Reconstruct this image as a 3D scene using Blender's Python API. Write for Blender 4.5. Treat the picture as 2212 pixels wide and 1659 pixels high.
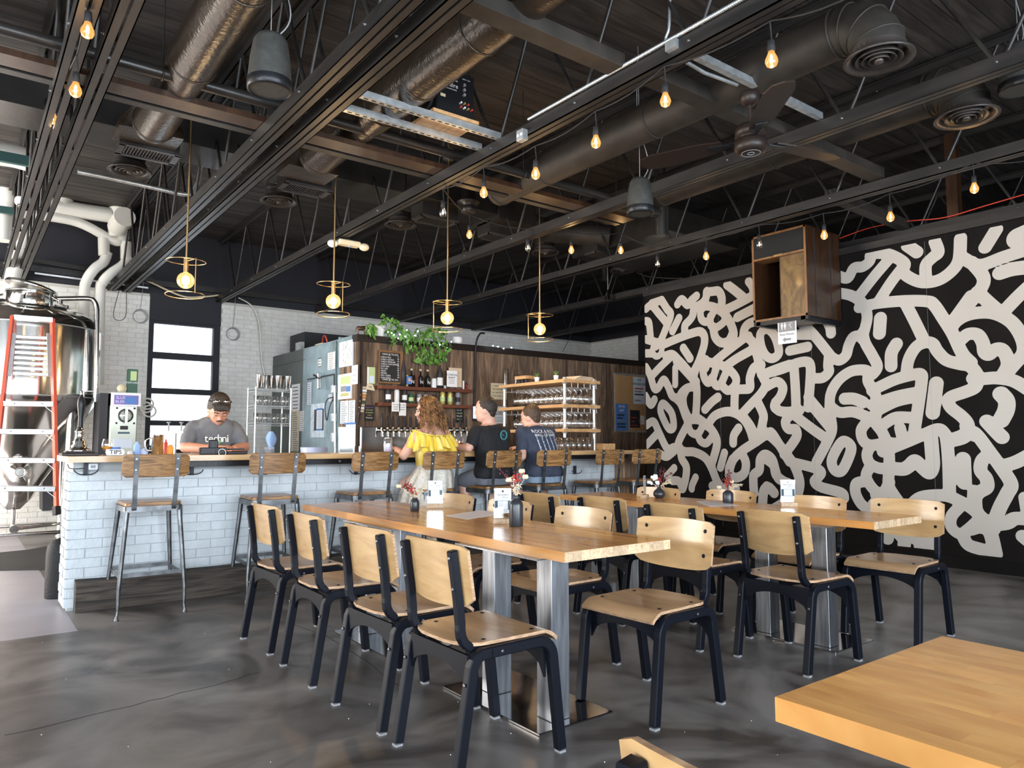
import bpy, bmesh, math, random
import numpy as np
from mathutils import Vector, Matrix
R = math.radians
random.seed(7)
for o in list(bpy.data.objects): bpy.data.objects.remove(o)
scn = bpy.context.scene
COL = scn.collection
# ---------------------------------------------------------------- camera
CH = 1.18
cd = bpy.data.cameras.new('camera'); cam = bpy.data.objects.new('camera', cd); COL.objects.link(cam)
cd.sensor_width = 36; cd.lens = 1578/2212*36; cd.clip_start = .02; cd.clip_end = 200
cam.location = (0, 0, CH); cam.rotation_euler = (R(90+4.46), 0, -R(37.19)); scn.camera = cam
# ---------------------------------------------------------------- world, light, exposure
w = bpy.data.worlds.new('sky'); scn.world = w; w.use_nodes = True
bg = w.node_tree.nodes['Background']; bg.inputs[0].default_value = (.80, .90, 1, 1); bg.inputs[1].default_value = 2.2
scn.view_settings.view_transform = 'Standard'; scn.view_settings.look = 'None'
scn.view_settings.exposure = 0.62; scn.view_settings.gamma = 1; scn.view_settings.use_curve_mapping = False
def area(name, loc, rot, sx, sy, power, col):
    l = bpy.data.lights.new(name, 'AREA'); l.shape = 'RECTANGLE'; l.size = sx; l.size_y = sy; l.energy = power; l.color = col
    o = bpy.data.objects.new(name, l); COL.objects.link(o); o.location = loc; o.rotation_euler = rot; return o
# daylight through the shopfront windows behind the camera, the side windows and the brewery door
area('window_light', (-2.6, -3.3, 1.75), (R(90), 0, 0), 4.2, 2.3, 330, (.80, .90, 1))
area('window_light', (2.6, -3.3, 1.75), (R(90), 0, 0), 4.2, 2.3, 330, (.80, .90, 1))
area('window_light', (-4.8, .5, 1.45), (R(90), 0, R(-90)), 3.6, 1.8, 200, (.86, .93, 1))
area('door_light', (-3.6, 9.0, 1.6), (R(90), 0, R(-90)), 3.4, 2.8, 400, (1, .93, .84))
sl = bpy.data.lights.new('sun', 'SUN'); sl.energy = 26; sl.angle = R(.6); sl.color = (1, .88, .70); so_ = bpy.data.objects.new('sun', sl); COL.objects.link(so_); so_.rotation_euler = (0, R(-59.4), R(3))
# ---------------------------------------------------------------- projection helper: a pixel of the photograph met with a plane of the room
_yaw, _pit = R(37.19), R(4.46)
_f = Vector((math.cos(_pit)*math.sin(_yaw), math.cos(_pit)*math.cos(_yaw), math.sin(_pit)))
_r = Vector((math.cos(_yaw), -math.sin(_yaw), 0)); _d = -_r.cross(_f)
def P(x, y, ax, v):
    d = _r*((x-1106)/1578) + _d*((y-829.5)/1578) + _f
    c = Vector((0, 0, CH)); t = (v-c[ax])/d[ax]; return c+d*t
PX = lambda x, y, v: P(x, y, 0, v)
PY = lambda x, y, v: P(x, y, 1, v)
PZ = lambda x, y, v=0: P(x, y, 2, v)
# ---------------------------------------------------------------- materials
def mat(name, col, rough=.5, metal=0, col2=None, var=0, vs=5, st=(1,1,1), bump=0, bs=30, rnd=0, emit=0, ecol=None, coat=0, dist=0, lo=.35, hi=.65, spec=None):
    m = bpy.data.materials.new(name); m.use_nodes = True; nt = m.node_tree; N = nt.nodes; L = nt.links
    b = N['Principled BSDF']; b.inputs['Roughness'].default_value = rough; b.inputs['Metallic'].default_value = metal
    c4 = (*col, 1); b.inputs['Base Color'].default_value = c4
    if coat: b.inputs['Coat Weight'].default_value = coat; b.inputs['Coat Roughness'].default_value = .12
    if spec is not None: b.inputs['Specular IOR Level'].default_value = spec
    if emit:
        b.inputs['Emission Color'].default_value = (*(ecol or col), 1); b.inputs['Emission Strength'].default_value = emit
    if col2 or bump or rnd:
        tc = N.new('ShaderNodeTexCoord'); mp = N.new('ShaderNodeMapping'); mp.inputs['Scale'].default_value = st
        L.new(tc.outputs['Object'], mp.inputs['Vector'])
        oi = N.new('ShaderNodeObjectInfo'); mu = N.new('ShaderNodeMath'); mu.operation = 'MULTIPLY'; mu.inputs[1].default_value = 37
        L.new(oi.outputs['Random'], mu.inputs[0]); L.new(mu.outputs[0], mp.inputs['Location'])
        src = None
        if col2:
            n = N.new('ShaderNodeTexNoise'); n.inputs['Scale'].default_value = vs; n.inputs['Detail'].default_value = 6; n.inputs['Distortion'].default_value = dist
            L.new(mp.outputs[0], n.inputs['Vector'])
            cr = N.new('ShaderNodeValToRGB'); cr.color_ramp.elements[0].position = lo; cr.color_ramp.elements[1].position = hi
            cr.color_ramp.elements[0].color = c4; cr.color_ramp.elements[1].color = (*col2, 1)
            L.new(n.outputs['Fac'], cr.inputs[0]); src = cr.outputs[0]
        if rnd:
            hs = N.new('ShaderNodeHueSaturation'); hs.inputs['Color'].default_value = c4
            mr = N.new('ShaderNodeMapRange'); mr.inputs[3].default_value = 1-rnd; mr.inputs[4].default_value = 1+rnd
            L.new(oi.outputs['Random'], mr.inputs[0]); L.new(mr.outputs[0], hs.inputs['Value'])
            if src: L.new(src, hs.inputs['Color'])
            src = hs.outputs[0]
        if src: L.new(src, b.inputs['Base Color'])
        if bump:
            n2 = N.new('ShaderNodeTexNoise'); n2.inputs['Scale'].default_value = bs; n2.inputs['Detail'].default_value = 4
            L.new(mp.outputs[0], n2.inputs['Vector'])
            bp = N.new('ShaderNodeBump'); bp.inputs['Strength'].default_value = bump; bp.inputs['Distance'].default_value = .01
            L.new(n2.outputs['Fac'], bp.inputs['Height']); L.new(bp.outputs[0], b.inputs['Normal'])
    return m
def glassmat(name, col=(1,1,1), fac=.12, rough=.03, emit=None):
    m = bpy.data.materials.new(name); m.use_nodes = True; nt = m.node_tree; N = nt.nodes; L = nt.links
    N.remove(N['Principled BSDF']); out = N['Material Output']
    t = N.new('ShaderNodeBsdfTransparent'); t.inputs[0].default_value = (*col, 1)
    g = N.new('ShaderNodeBsdfGlossy'); g.inputs['Roughness'].default_value = rough
    lw = N.new('ShaderNodeLayerWeight'); lw.inputs[0].default_value = .35
    mr = N.new('ShaderNodeMapRange'); mr.inputs[3].default_value = fac; mr.inputs[4].default_value = .8
    mx = N.new('ShaderNodeMixShader')
    L.new(lw.outputs['Facing'], mr.inputs[0]); L.new(mr.outputs[0], mx.inputs[0]); L.new(t.outputs[0], mx.inputs[1]); L.new(g.outputs[0], mx.inputs[2]); last = mx
    if emit:
        e = N.new('ShaderNodeEmission'); e.inputs[0].default_value = (*emit[:3], 1); e.inputs[1].default_value = emit[3]; ad = N.new('ShaderNodeMixShader'); ad.inputs[0].default_value = .35
        L.new(mx.outputs[0], ad.inputs[1]); L.new(e.outputs[0], ad.inputs[2]); last = ad
    L.new(last.outputs[0], out.inputs[0])
    return m
M = dict(
 black=mat('black_satin', (.008,.009,.011), .38, bump=.15, bs=60, spec=.35),
 frame=mat('chair_black', (.004,.005,.009), .42, spec=.16),
 chipped=mat('worn_edge', (.45,.42,.40), .5),
 steel=mat('brushed_steel', (.24,.255,.28), .36, 1, col2=(.40,.42,.46), vs=9, st=(6,6,.5), rnd=.05, bump=.05, bs=80),
 mirror=mat('polished_steel', (.66,.65,.63), .13, 1, bump=.03, bs=3),
 plate=mat('polished_plate', (.42,.42,.43), .12, 1, col2=(.62,.60,.58), vs=3, bump=.06, bs=6),
 stoolmetal=mat('raw_metal', (.10,.105,.11), .40, .85, col2=(.20,.205,.215), vs=14, rnd=.08),
 galv=mat('galvanised', (.50,.54,.56), .42, .85, col2=(.70,.74,.76), vs=18),
 alu=mat('aluminium', (.62,.63,.64), .4, .85, col2=(.74,.75,.76), vs=12),
 ply=mat('birch_ply', (.36,.21,.088), .34, col2=(.48,.305,.14), vs=3.2, st=(1.1,1.1,5.5), dist=1.2, rnd=.06, coat=.35, lo=.3, hi=.62),
 plyseat=mat('birch_seat', (.30,.172,.085), .34, col2=(.42,.262,.14), vs=2.6, st=(5,1,1), dist=1.4, rnd=.06, coat=.3, lo=.3, hi=.62),
 plyedge=mat('ply_edge', (.50,.32,.19), .6, col2=(.28,.16,.09), vs=30, st=(1,1,6)),
 stave=mat('butcher_block', (.50,.195,.045), .24, col2=(.70,.345,.10), vs=3, st=(9,.9,4), dist=.8, rnd=.22, coat=.3, lo=.3, hi=.62),
 stavelight=mat('butcher_block_light', (.52,.225,.055), .3, col2=(.68,.35,.105), vs=2.2, st=(8,.9,4), dist=.7, rnd=.13, coat=.25, lo=.3, hi=.65),
 endgrain=mat('end_grain', (.55,.40,.25), .5, col2=(.36,.22,.12), vs=22, dist=3, rnd=.2, st=(1,1,1), lo=.45, hi=.7),
 oak=mat('stained_oak', (.13,.058,.018), .4, col2=(.36,.185,.065), vs=3.4, st=(1.2,6,9), dist=2.2, rnd=.12, coat=.25),
 counter=mat('maple_counter', (.50,.29,.125), .3, col2=(.66,.42,.20), vs=3, st=(1,8,8), dist=.6, rnd=.1, coat=.3),
 shelfwood=mat('shelf_fir', (.42,.235,.10), .5, col2=(.58,.36,.17), vs=3, st=(8,1,8), dist=.8),
 redwood=mat('red_stained_shelf', (.085,.022,.012), .45, col2=(.16,.05,.022), vs=3, st=(1,8,8), dist=1),
 barn=mat('barn_wood', (.075,.046,.030), .7, col2=(.24,.150,.092), vs=3, st=(6,6,.7), dist=1.2, rnd=.42, bump=.25, bs=20),
 timber=mat('old_timber', (.022,.018,.015), .85, col2=(.085,.066,.052), vs=4, st=(.5,5,6), dist=1.5, bump=.7, bs=12),
 floor=mat('stained_concrete', (.048,.042,.039), .36, col2=(.215,.200,.192), vs=1.6, dist=1.6, bump=.10, bs=14, lo=.34, hi=.68),
 floorlight=mat('bare_concrete', (.30,.29,.33), .4, col2=(.40,.38,.42), vs=1.5, bump=.05, bs=8),
 paintbrick=mat('painted_brick', (.62,.61,.57), .55, col2=(.70,.69,.66), vs=9, rnd=.035, bump=.35, bs=45),
 barmortarshade=mat('bar_joint_shade', (.36,.385,.40), .8), barbrick=mat('painted_bar_brick', (.50,.54,.565), .5, col2=(.56,.60,.63), vs=9, rnd=.03, bump=.6, bs=30),  # shadow lines of the bar joints are put into the darker mortar colour
 mortar=mat('painted_mortar', (.46,.445,.41), .7, bump=.4, bs=50),
 dark=mat('dark_paint', (.012,.011,.012), .6, col2=(.020,.018,.019), vs=4, bump=.1, bs=20),
 navy=mat('navy_black_paint', (.012,.012,.018), .7),
 deck=mat('painted_deck', (.015,.012,.011), .65, col2=(.046,.039,.035), vs=2.5, st=(.6,5,5), dist=1, rnd=.25, bump=.2, bs=18),
 truss=mat('painted_truss', (.012,.011,.011), .42, col2=(.024,.021,.019), vs=3, st=(6,1,6)),
 dust=mat('dusty_black', (.014,.012,.010), .6, col2=(.030,.025,.020), vs=7, bump=.1, bs=40),
 duct=mat('dark_duct', (.018,.017,.016), .34, .2, col2=(.032,.028,.025), vs=4, bump=.12, bs=20),
 tape=mat('duct_tape_wrap', (.030,.021,.014), .26, .1, col2=(.052,.036,.023), vs=6, bump=.35, bs=45),
 muralwhite=mat('mural_white', (.47,.425,.375), .6, col2=(.50,.46,.415), vs=1.2, spec=.3),
 muralblack=mat('mural_black', (.006,.005,.0045), .75, col2=(.010,.008,.007), vs=2, spec=.12),
 white=mat('white_paint', (.80,.80,.80), .5),
 pvc=mat('pvc', (.66,.64,.58), .3, col2=(.74,.72,.67), vs=3, rnd=.04),
 paper=mat('paper', (.80,.80,.80), .7, rnd=.06),
 paperblue=mat('paper_blueish', (.66,.74,.86), .7),
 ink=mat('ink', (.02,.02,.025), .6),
 grey=mat('grey', (.25,.25,.26), .5),
 red=mat('red_paint', (.55,.05,.03), .4),
 ladder=mat('fibreglass_orange', (.62,.085,.045), .38),
 cork=mat('cork', (.42,.235,.10), .8, col2=(.52,.31,.14), vs=80),
 green=mat('leaf_green', (.06,.17,.025), .35, col2=(.14,.30,.05), vs=8, rnd=.35),
 greendark=mat('dark_green', (.02,.09,.05), .5),
 coolerA=mat('grey_green_panel', (.045,.055,.050), .45, col2=(.09,.11,.10), vs=1.6, bump=.05, bs=30),
 cooler=mat('embossed_galvanised', (.16,.22,.22), .35, .35, col2=(.34,.45,.50), vs=2.2, bump=.25, bs=120),
 yellow=mat('yellow_cloth', (.80,.56,.05), .8, col2=(.86,.68,.22), vs=3, st=(14,2,.4), lo=.45, hi=.6, bump=.2, bs=14),
 skirt=mat('cream_lace', (.72,.68,.60), .85, col2=(.56,.51,.44), vs=55, bump=.5, bs=50),
 skin=mat('skin', (.62,.33,.24), .5, col2=(.70,.41,.31), vs=7),
 skinred=mat('sun_skin', (.52,.235,.15), .5, col2=(.60,.30,.20), vs=7),
 hairdark=mat('dark_hair', (.018,.011,.008), .5, col2=(.04,.026,.018), vs=60, bump=.8, bs=90),
 hairbrown=mat('brown_hair', (.05,.028,.016), .5, col2=(.11,.06,.032), vs=60, bump=.8, bs=90),
 curl=mat('auburn_curl', (.09,.034,.011), .42, col2=(.36,.17,.058), vs=20, rnd=.3),
 teegrey=mat('heather_grey_tee', (.135,.138,.145), .9, col2=(.165,.168,.175), vs=20, bump=.3, bs=9),
 teeblack=mat('black_tee', (.010,.010,.012), .85, bump=.3, bs=9),
 teenavy=mat('navy_tee', (.035,.045,.075), .88, col2=(.048,.058,.09), vs=12, bump=.3, bs=9),
 shorts=mat('grey_shorts', (.14,.145,.17), .85, bump=.3, bs=12),
 jeans=mat('light_jeans', (.20,.27,.36), .85, col2=(.28,.36,.46), vs=30, bump=.3, bs=14),
 vase=mat('charcoal_ceramic', (.022,.024,.030), .32),
 cream=mat('dried_cream', (.68,.56,.38), .8, rnd=.2),
 dried=mat('dried_red', (.30,.03,.02), .7, rnd=.3),
 burg=mat('burgundy', (.12,.02,.025), .7, rnd=.3),
 brass=mat('brass', (.62,.42,.20), .3, 1),
 copper=mat('brown_cow', (.10,.05,.03), .4, .4),
 gold=mat('gold_can', (.55,.48,.16), .35, .5),
 amber=mat('amber_beer', (.75,.35,.05), .2),
 beer=mat('red_ale', (.45,.10,.02), .15),
 plydark=mat('walnut_cabinet', (.022,.008,.003), .42, col2=(.048,.019,.006), vs=2.2, st=(5,5,.9), dist=1.4, coat=.3),
 plygold=mat('gold_plywood', (.10,.055,.016), .4, col2=(.20,.12,.04), vs=2.4, st=(3,3,1.2), dist=3, coat=.3),
 edge=mat('oak_edge', (.17,.075,.025), .45, col2=(.25,.12,.045), vs=5, st=(4,4,1)),
 grille=mat('speaker_cloth', (.014,.014,.013), .9, bump=.6, bs=200),
 vent=mat('vent_metal', (.040,.034,.031), .38, .3, col2=(.065,.055,.05), vs=6), spk=mat('grey_speaker', (.026,.027,.024), .65, col2=(.040,.040,.035), vs=30),
 rubber=mat('rubber', (.012,.012,.013), .7, bump=.4, bs=60),
 blue=mat('blue', (.08,.20,.50), .6), bluelight=mat('towel_blue', (.30,.45,.75), .9, bump=.4, bs=20),
 tub=mat('translucent_tub', (.55,.62,.85), .3), chalk=mat('chalk_board', (.018,.018,.018), .8),
 brown=mat('dark_brown', (.016,.010,.008), .45, spec=.35), teal=mat('teal_green_paint', (.02,.07,.065), .5),
 beige=mat('beige_plastic', (.72,.62,.42), .5), orangep=mat('orange', (.75,.30,.05), .6), purple=mat('purple', (.22,.13,.42), .5),
 tanpaper=mat('tan_paper', (.62,.48,.33), .8), palegreen=mat('pale_green', (.50,.62,.30), .8), tealprint=mat('blue_grey_print', (.07,.13,.18), .8),
 skyemit=mat('screen', (.55,.60,.95), .3, emit=1.2),
 glass=glassmat('clear_glass', (1,1,1), .2), pane=glassmat('window_pane', (1,1,1), .03), bulbglass=glassmat('bulb_glass', (1,.86,.6), .05, emit=(1,.50,.14,1.3)), globeglass=glassmat('globe_glass', (1,.9,.7), .04, emit=(1,.62,.22,1.6)),
 fil=mat('filament', (1,.55,.18), .5, emit=60, ecol=(1,.52,.16)), filbig=mat('filament_big', (1,.62,.25), .5, emit=45, ecol=(1,.62,.26)),
 filoff=mat('filament_dim', (.6,.5,.4), .5, emit=.8, ecol=(1,.8,.6)),
 fairy=mat('fairy_led', (.75,.88,1), .4, emit=14), 
)
# ---------------------------------------------------------------- mesh helpers
class MB:
    def __init__(s): s.v = []; s.f = []; s.sm = []
    def add(s, vs, fs, smooth=False, m=None):
        n = len(s.v)
        for p in vs:
            p = Vector(p); s.v.append(m @ p if m else p)
        for f in fs: s.f.append([n+i for i in f]); s.sm.append(smooth)
        return s
    def box(s, c, d, m=None, rz=0):
        x, y, z = d[0]/2, d[1]/2, d[2]/2
        T = Matrix.Translation(c) @ Matrix.Rotation(rz, 4, 'Z')
        if m: T = m @ T
        vs = [(a*x, b*y, e*z) for a in (-1,1) for b in (-1,1) for e in (-1,1)]
        return s.add(vs, [(0,1,3,2),(4,6,7,5),(0,4,5,1),(2,3,7,6),(0,2,6,4),(1,5,7,3)], m=T)
    def b2(s, x0, x1, y0, y1, z0, z1): return s.box(((x0+x1)/2,(y0+y1)/2,(z0+z1)/2), (abs(x1-x0),abs(y1-y0),abs(z1-z0)))
    def bar(s, a, b, w_, h, up=(0,0,1)):
        a, b = Vector(a), Vector(b); d = (b-a); l = d.length; d.normalize(); u = Vector(up)
        sd = d.cross(u)
        if sd.length < 1e-4: u = Vector((1,0,0)); sd = d.cross(u)
        sd.normalize(); u = sd.cross(d)
        m = Matrix((( *sd, 0),( *d, 0),( *u, 0),(0,0,0,1))).transposed(); m = Matrix.Translation((a+b)/2) @ m
        return s.box((0,0,0), (w_, l, h), m)
    def rod(s, a, b, r, n=8, r2=None, caps=True):
        a, b = Vector(a), Vector(b); d = (b-a); l = d.length
        q = d.to_track_quat('Z', 'Y').to_matrix().to_4x4(); m = Matrix.Translation(a) @ q; r2 = r if r2 is None else r2
        vs = []; 
        for k, (rr, z) in enumerate(((r, 0), (r2, l))):
            vs += [(rr*math.cos(2*math.pi*i/n), rr*math.sin(2*math.pi*i/n), z) for i in range(n)]
        s.add(vs, [(i, (i+1)%n, n+(i+1)%n, n+i) for i in range(n)], True, m)
        if caps: s.add(vs, [tuple(range(n))[::-1], tuple(range(n, 2*n))], False, m)
        return s
    def tube(s, pts, r, n=8, closed=False, caps=True):
        pts = [Vector(p) for p in pts]; k = len(pts); rs = r if isinstance(r, (list, tuple)) else [r]*k
        t0 = (pts[1]-pts[0]).normalized(); nrm = t0.orthogonal().normalized(); rings = []
        for i, p in enumerate(pts):
            if closed: t = (pts[(i+1)%k]-pts[i-1])
            else: t = pts[min(i+1, k-1)]-pts[max(i-1, 0)]
            t = t.normalized() if t.length > 1e-9 else t0
            nrm = (nrm - t*nrm.dot(t)); nrm = nrm.normalized() if nrm.length > 1e-6 else t.orthogonal().normalized()
            bn = t.cross(nrm); t0 = t
            rings += [p + (nrm*math.cos(2*math.pi*j/n)+bn*math.sin(2*math.pi*j/n))*rs[i] for j in range(n)]
        fs = []
        for i in range(k if closed else k-1):
            a, b = i*n, ((i+1)%k)*n
            fs += [(a+j, a+(j+1)%n, b+(j+1)%n, b+j) for j in range(n)]
        s.add(rings, fs, True)
        if caps and not closed: s.add(rings[:n]+rings[-n:], [tuple(range(n))[::-1], tuple(range(n, 2*n))])
        return s
    def sweep(s, pts, side, w_, h):          # rectangular bar along a planar path; side = constant side vector
        pts = [Vector(p) for p in pts]; sd = Vector(side).normalized(); k = len(pts); vs = []
        for i in range(k):
            t = (pts[min(i+1, k-1)]-pts[max(i-1, 0)]).normalized(); nn = t.cross(sd).normalized()
            # mitre
            if 0 < i < k-1:
                t1 = (pts[i]-pts[i-1]).normalized(); c = max(.5, t.dot(t1)); hh = h/c
            else: hh = h
            vs += [pts[i]+sd*w_/2+nn*hh/2, pts[i]+sd*w_/2-nn*hh/2, pts[i]-sd*w_/2-nn*hh/2, pts[i]-sd*w_/2+nn*hh/2]
        fs = [(a*4+j, a*4+(j+1)%4, a*4+4+(j+1)%4, a*4+4+j) for a in range(k-1) for j in range(4)]
        fs += [(3,2,1,0), tuple(range(4*k-4, 4*k))]
        return s.add(vs, fs)
    def lathe(s, prof, c=(0,0,0), n=20, m=None, sc=(1,1)):
        vs = []; c = Vector(c)
        for r, z in prof: vs += [(c.x+r*sc[0]*math.cos(2*math.pi*i/n), c.y+r*sc[1]*math.sin(2*math.pi*i/n), c.z+z) for i in range(n)]
        k = len(prof)
        s.add(vs, [(a*n+i, a*n+(i+1)%n, a*n+n+(i+1)%n, a*n+n+i) for a in range(k-1) for i in range(n)], True, m)
        if prof[0][0] > 1e-5: s.add(vs[:n], [tuple(range(n))[::-1]], False, m)
        if prof[-1][0] > 1e-5: s.add(vs[-n:], [tuple(range(n))], False, m)
        return s
    def sph(s, c, r, n=12, m=None):
        r = r if isinstance(r, (tuple, list, Vector)) else (r, r, r); h = n//2; c = Vector(c); vs = []
        for i in range(h+1):
            a = math.pi*i/h
            vs += [(c.x+r[0]*math.sin(a)*math.cos(2*math.pi*j/n), c.y+r[1]*math.sin(a)*math.sin(2*math.pi*j/n), c.z-r[2]*math.cos(a)) for j in range(n)]
        return s.add(vs, [(i*n+j, i*n+(j+1)%n, i*n+n+(j+1)%n, i*n+n+j) for i in range(h) for j in range(n)], True, m)
    def torus(s, c, R_, r, n=32, k=6, m=None):
        pts = [(R_*math.cos(2*math.pi*i/n), R_*math.sin(2*math.pi*i/n), 0) for i in range(n)]
        t = MB().tube(pts, r, k, closed=True); T = Matrix.Translation(c)
        if m: T = T @ m
        return s.add(t.v, t.f, True, T)
    def prism(s, poly, z0, z1, m=None):
        n = len(poly); vs = [(x, y, z0) for x, y in poly]+[(x, y, z1) for x, y in poly]
        return s.add(vs, [tuple(range(n))[::-1], tuple(range(n, 2*n))]+[(i, (i+1)%n, n+(i+1)%n, n+i) for i in range(n)], False, m)
    def loft(s, rings, caps=True):
        n = len(rings[0]); vs = [p for r_ in rings for p in r_]
        fs = [(a*n+i, a*n+(i+1)%n, a*n+n+(i+1)%n, a*n+n+i) for a in range(len(rings)-1) for i in range(n)]
        s.add(vs, fs, True)
        if caps: s.add(vs, [tuple(range(n))[::-1], tuple(range(len(vs)-n, len(vs)))], True)
        return s
    def mesh(s, name, mt, off=None):
        me = bpy.data.meshes.new(name)
        vs = [tuple(p-off) if off is not None else tuple(p) for p in s.v]
        me.from_pydata(vs, [], s.f); me.validate(); me.polygons.foreach_set('use_smooth', s.sm[:len(me.polygons)] if len(s.sm) == len(me.polygons) else [False]*len(me.polygons))
        if mt: me.materials.append(M[mt] if isinstance(mt, str) else mt)
        me.update(); return me
    def build(s, name, mt, parent=None, bevel=0, local=False, seg=1):
        off = None
        if parent is not None and not local:
            off = parent.location.copy(); q = parent.parent
            while q is not None: off += q.location; q = q.parent
        o = bpy.data.objects.new(name, s.mesh(name, mt, off)); COL.objects.link(o)
        if parent is not None: o.parent = parent
        if bevel:
            bv = o.modifiers.new('bevel', 'BEVEL'); bv.width = bevel; bv.segments = seg; bv.limit_method = 'ANGLE'; bv.angle_limit = R(50)
        return o
def thing(name, label, cat, loc=(0,0,0), rz=0, group=None):
    o = bpy.data.objects.new(name, None); COL.objects.link(o); o.location = loc; o.rotation_euler = (0,0,rz); o.empty_display_size = .1
    o['label'] = label; o['category'] = cat
    if group: o['group'] = group
    return o
def tag(o, label, cat, group=None, kind=None):
    o['label'] = label; o['category'] = cat
    if group: o['group'] = group
    if kind: o['kind'] = kind
    return o
def struct(o): o['kind'] = 'structure'; return o
def single(mb, name, mt, label, cat, group=None, **k): return tag(mb.build(name, mt, **k), label, cat, group)
def children(o): return [c for c in bpy.data.objects if c.parent == o]
def copy_tree(o, loc=None, rz=None, label=None, parent=None, kids=None):
    c = o.copy(); COL.objects.link(c)
    if parent is not None: c.parent = parent
    if loc is not None: c.location = loc
    if rz is not None: c.rotation_euler = (0,0,rz)
    if label: c['label'] = label
    for ch in (KIDS.get(o.name) or children(o)): copy_tree(ch, parent=c)
    return c
KIDS = {}
def text_mesh(s_, size, name='lettering', mt='white', align='CENTER', ext=.0006, spacing=1):
    cu = bpy.data.curves.new('t', 'FONT'); cu.body = s_; cu.size = size; cu.align_x = align; cu.align_y = 'CENTER'; cu.extrude = ext; cu.resolution_u = 2; cu.space_line = spacing
    o = bpy.data.objects.new('t', cu); me = bpy.data.meshes.new_from_object(o); bpy.data.objects.remove(o); me.name = name; me.materials.clear(); me.materials.append(M[mt]); return me
def text(s_, size, m, parent, name='lettering', mt='white', **k):     # m = world matrix (text lies in its XY plane)
    me = text_mesh(s_, size, name, mt, **k); off = parent.location.copy(); q = parent.parent
    while q is not None: off += q.location; q = q.parent
    me.transform(Matrix.Translation(-off) @ m); o = bpy.data.objects.new(name, me); COL.objects.link(o); o.parent = parent; return o
def face_m(c, right, up):        # matrix whose x = right, y = up
    r_ = Vector(right).normalized(); u = Vector(up).normalized(); n = r_.cross(u)
    m = Matrix(((*r_, 0), (*u, 0), (*n, 0), (0,0,0,1))).transposed(); return Matrix.Translation(c) @ m
def spline(pts, k=6, closed=False):
    pts = [Vector(p) for p in pts]; n = len(pts); out = []
    for i in range(n if closed else n-1):
        g = lambda j: pts[j % n] if closed else pts[max(0, min(n-1, j))]
        p0, p1, p2, p3 = g(i-1), g(i), g(i+1), g(i+2)
        for t in range(k):
            t /= k; out.append(.5*((2*p1)+(p2-p0)*t+(2*p0-5*p1+4*p2-p3)*t*t+(3*p1-3*p2+p3-p0)*t**3))
    if not closed: out.append(pts[-1])
    return out
# ================================================================ the room
BY = 11.3; ZT = 3.25; ZC = 4.2; MX = 7.45; WY = 8.25
# floor: a dark stained slab in the taproom, a bare pale slab in the brewery beyond the joint
def fl_y(x): return 5.9 + (x)*(-.02)
struct(MB().b2(-6, 11.2, -3.9, 5.35, -.1, 0).b2(.66, 11.2, 5.35, 11.6, -.1, 0).build('floor', 'floor'))
fb = bpy.data.objects['floor']
MB().b2(-6, .66, 5.35, 11.6, -.1, .001).build('bare_slab', 'floorlight', fb)
for pts in ([(10,1588),(250,1532),(420,1490),(560,1452)], [(560,1330),(700,1372),(860,1480)], [(0,1368),(60,1362),(118,1356)]):
    q = [PZ(x, y, .0006) for x, y in pts]; q = spline(q, 5)
    for i in range(1, len(q)-1): q[i] += Vector((random.uniform(-.012,.012), random.uniform(-.012,.012), 0))
    mb = MB()
    for a, b in zip(q, q[1:]): mb.bar(a, b, .0035, .0008)
    mb.build('floor_crack', 'chalk', fb)
mb = MB()
for _ in range(45):
    x, y = random.uniform(.2, 5), random.uniform(1.3, 5.6); r_ = random.uniform(.0015, .0035); mb.lathe([(r_, 0), (r_*.6, .0015)], (x, y, .0), 5)
o = mb.build('floor_crumbs', 'paper', fb); o['kind'] = 'stuff'
# ceiling deck of boards running across the trusses
ce = struct(MB().b2(-6, 11.2, -3.9, 11.6, ZC+.04, ZC+.12).build('ceiling', 'dark'))
pm = MB().box((0,0,0), (16.4, .150, .03)).mesh('plank', 'deck'); y = -3.6; k = 0
while y < 11.3:
    o = bpy.data.objects.new('plank', pm); COL.objects.link(o); o.parent = ce
    o.location = (2.6+random.uniform(-.4,.4), y, ZC+.02+random.uniform(-.003, .003)); y += .156
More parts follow.
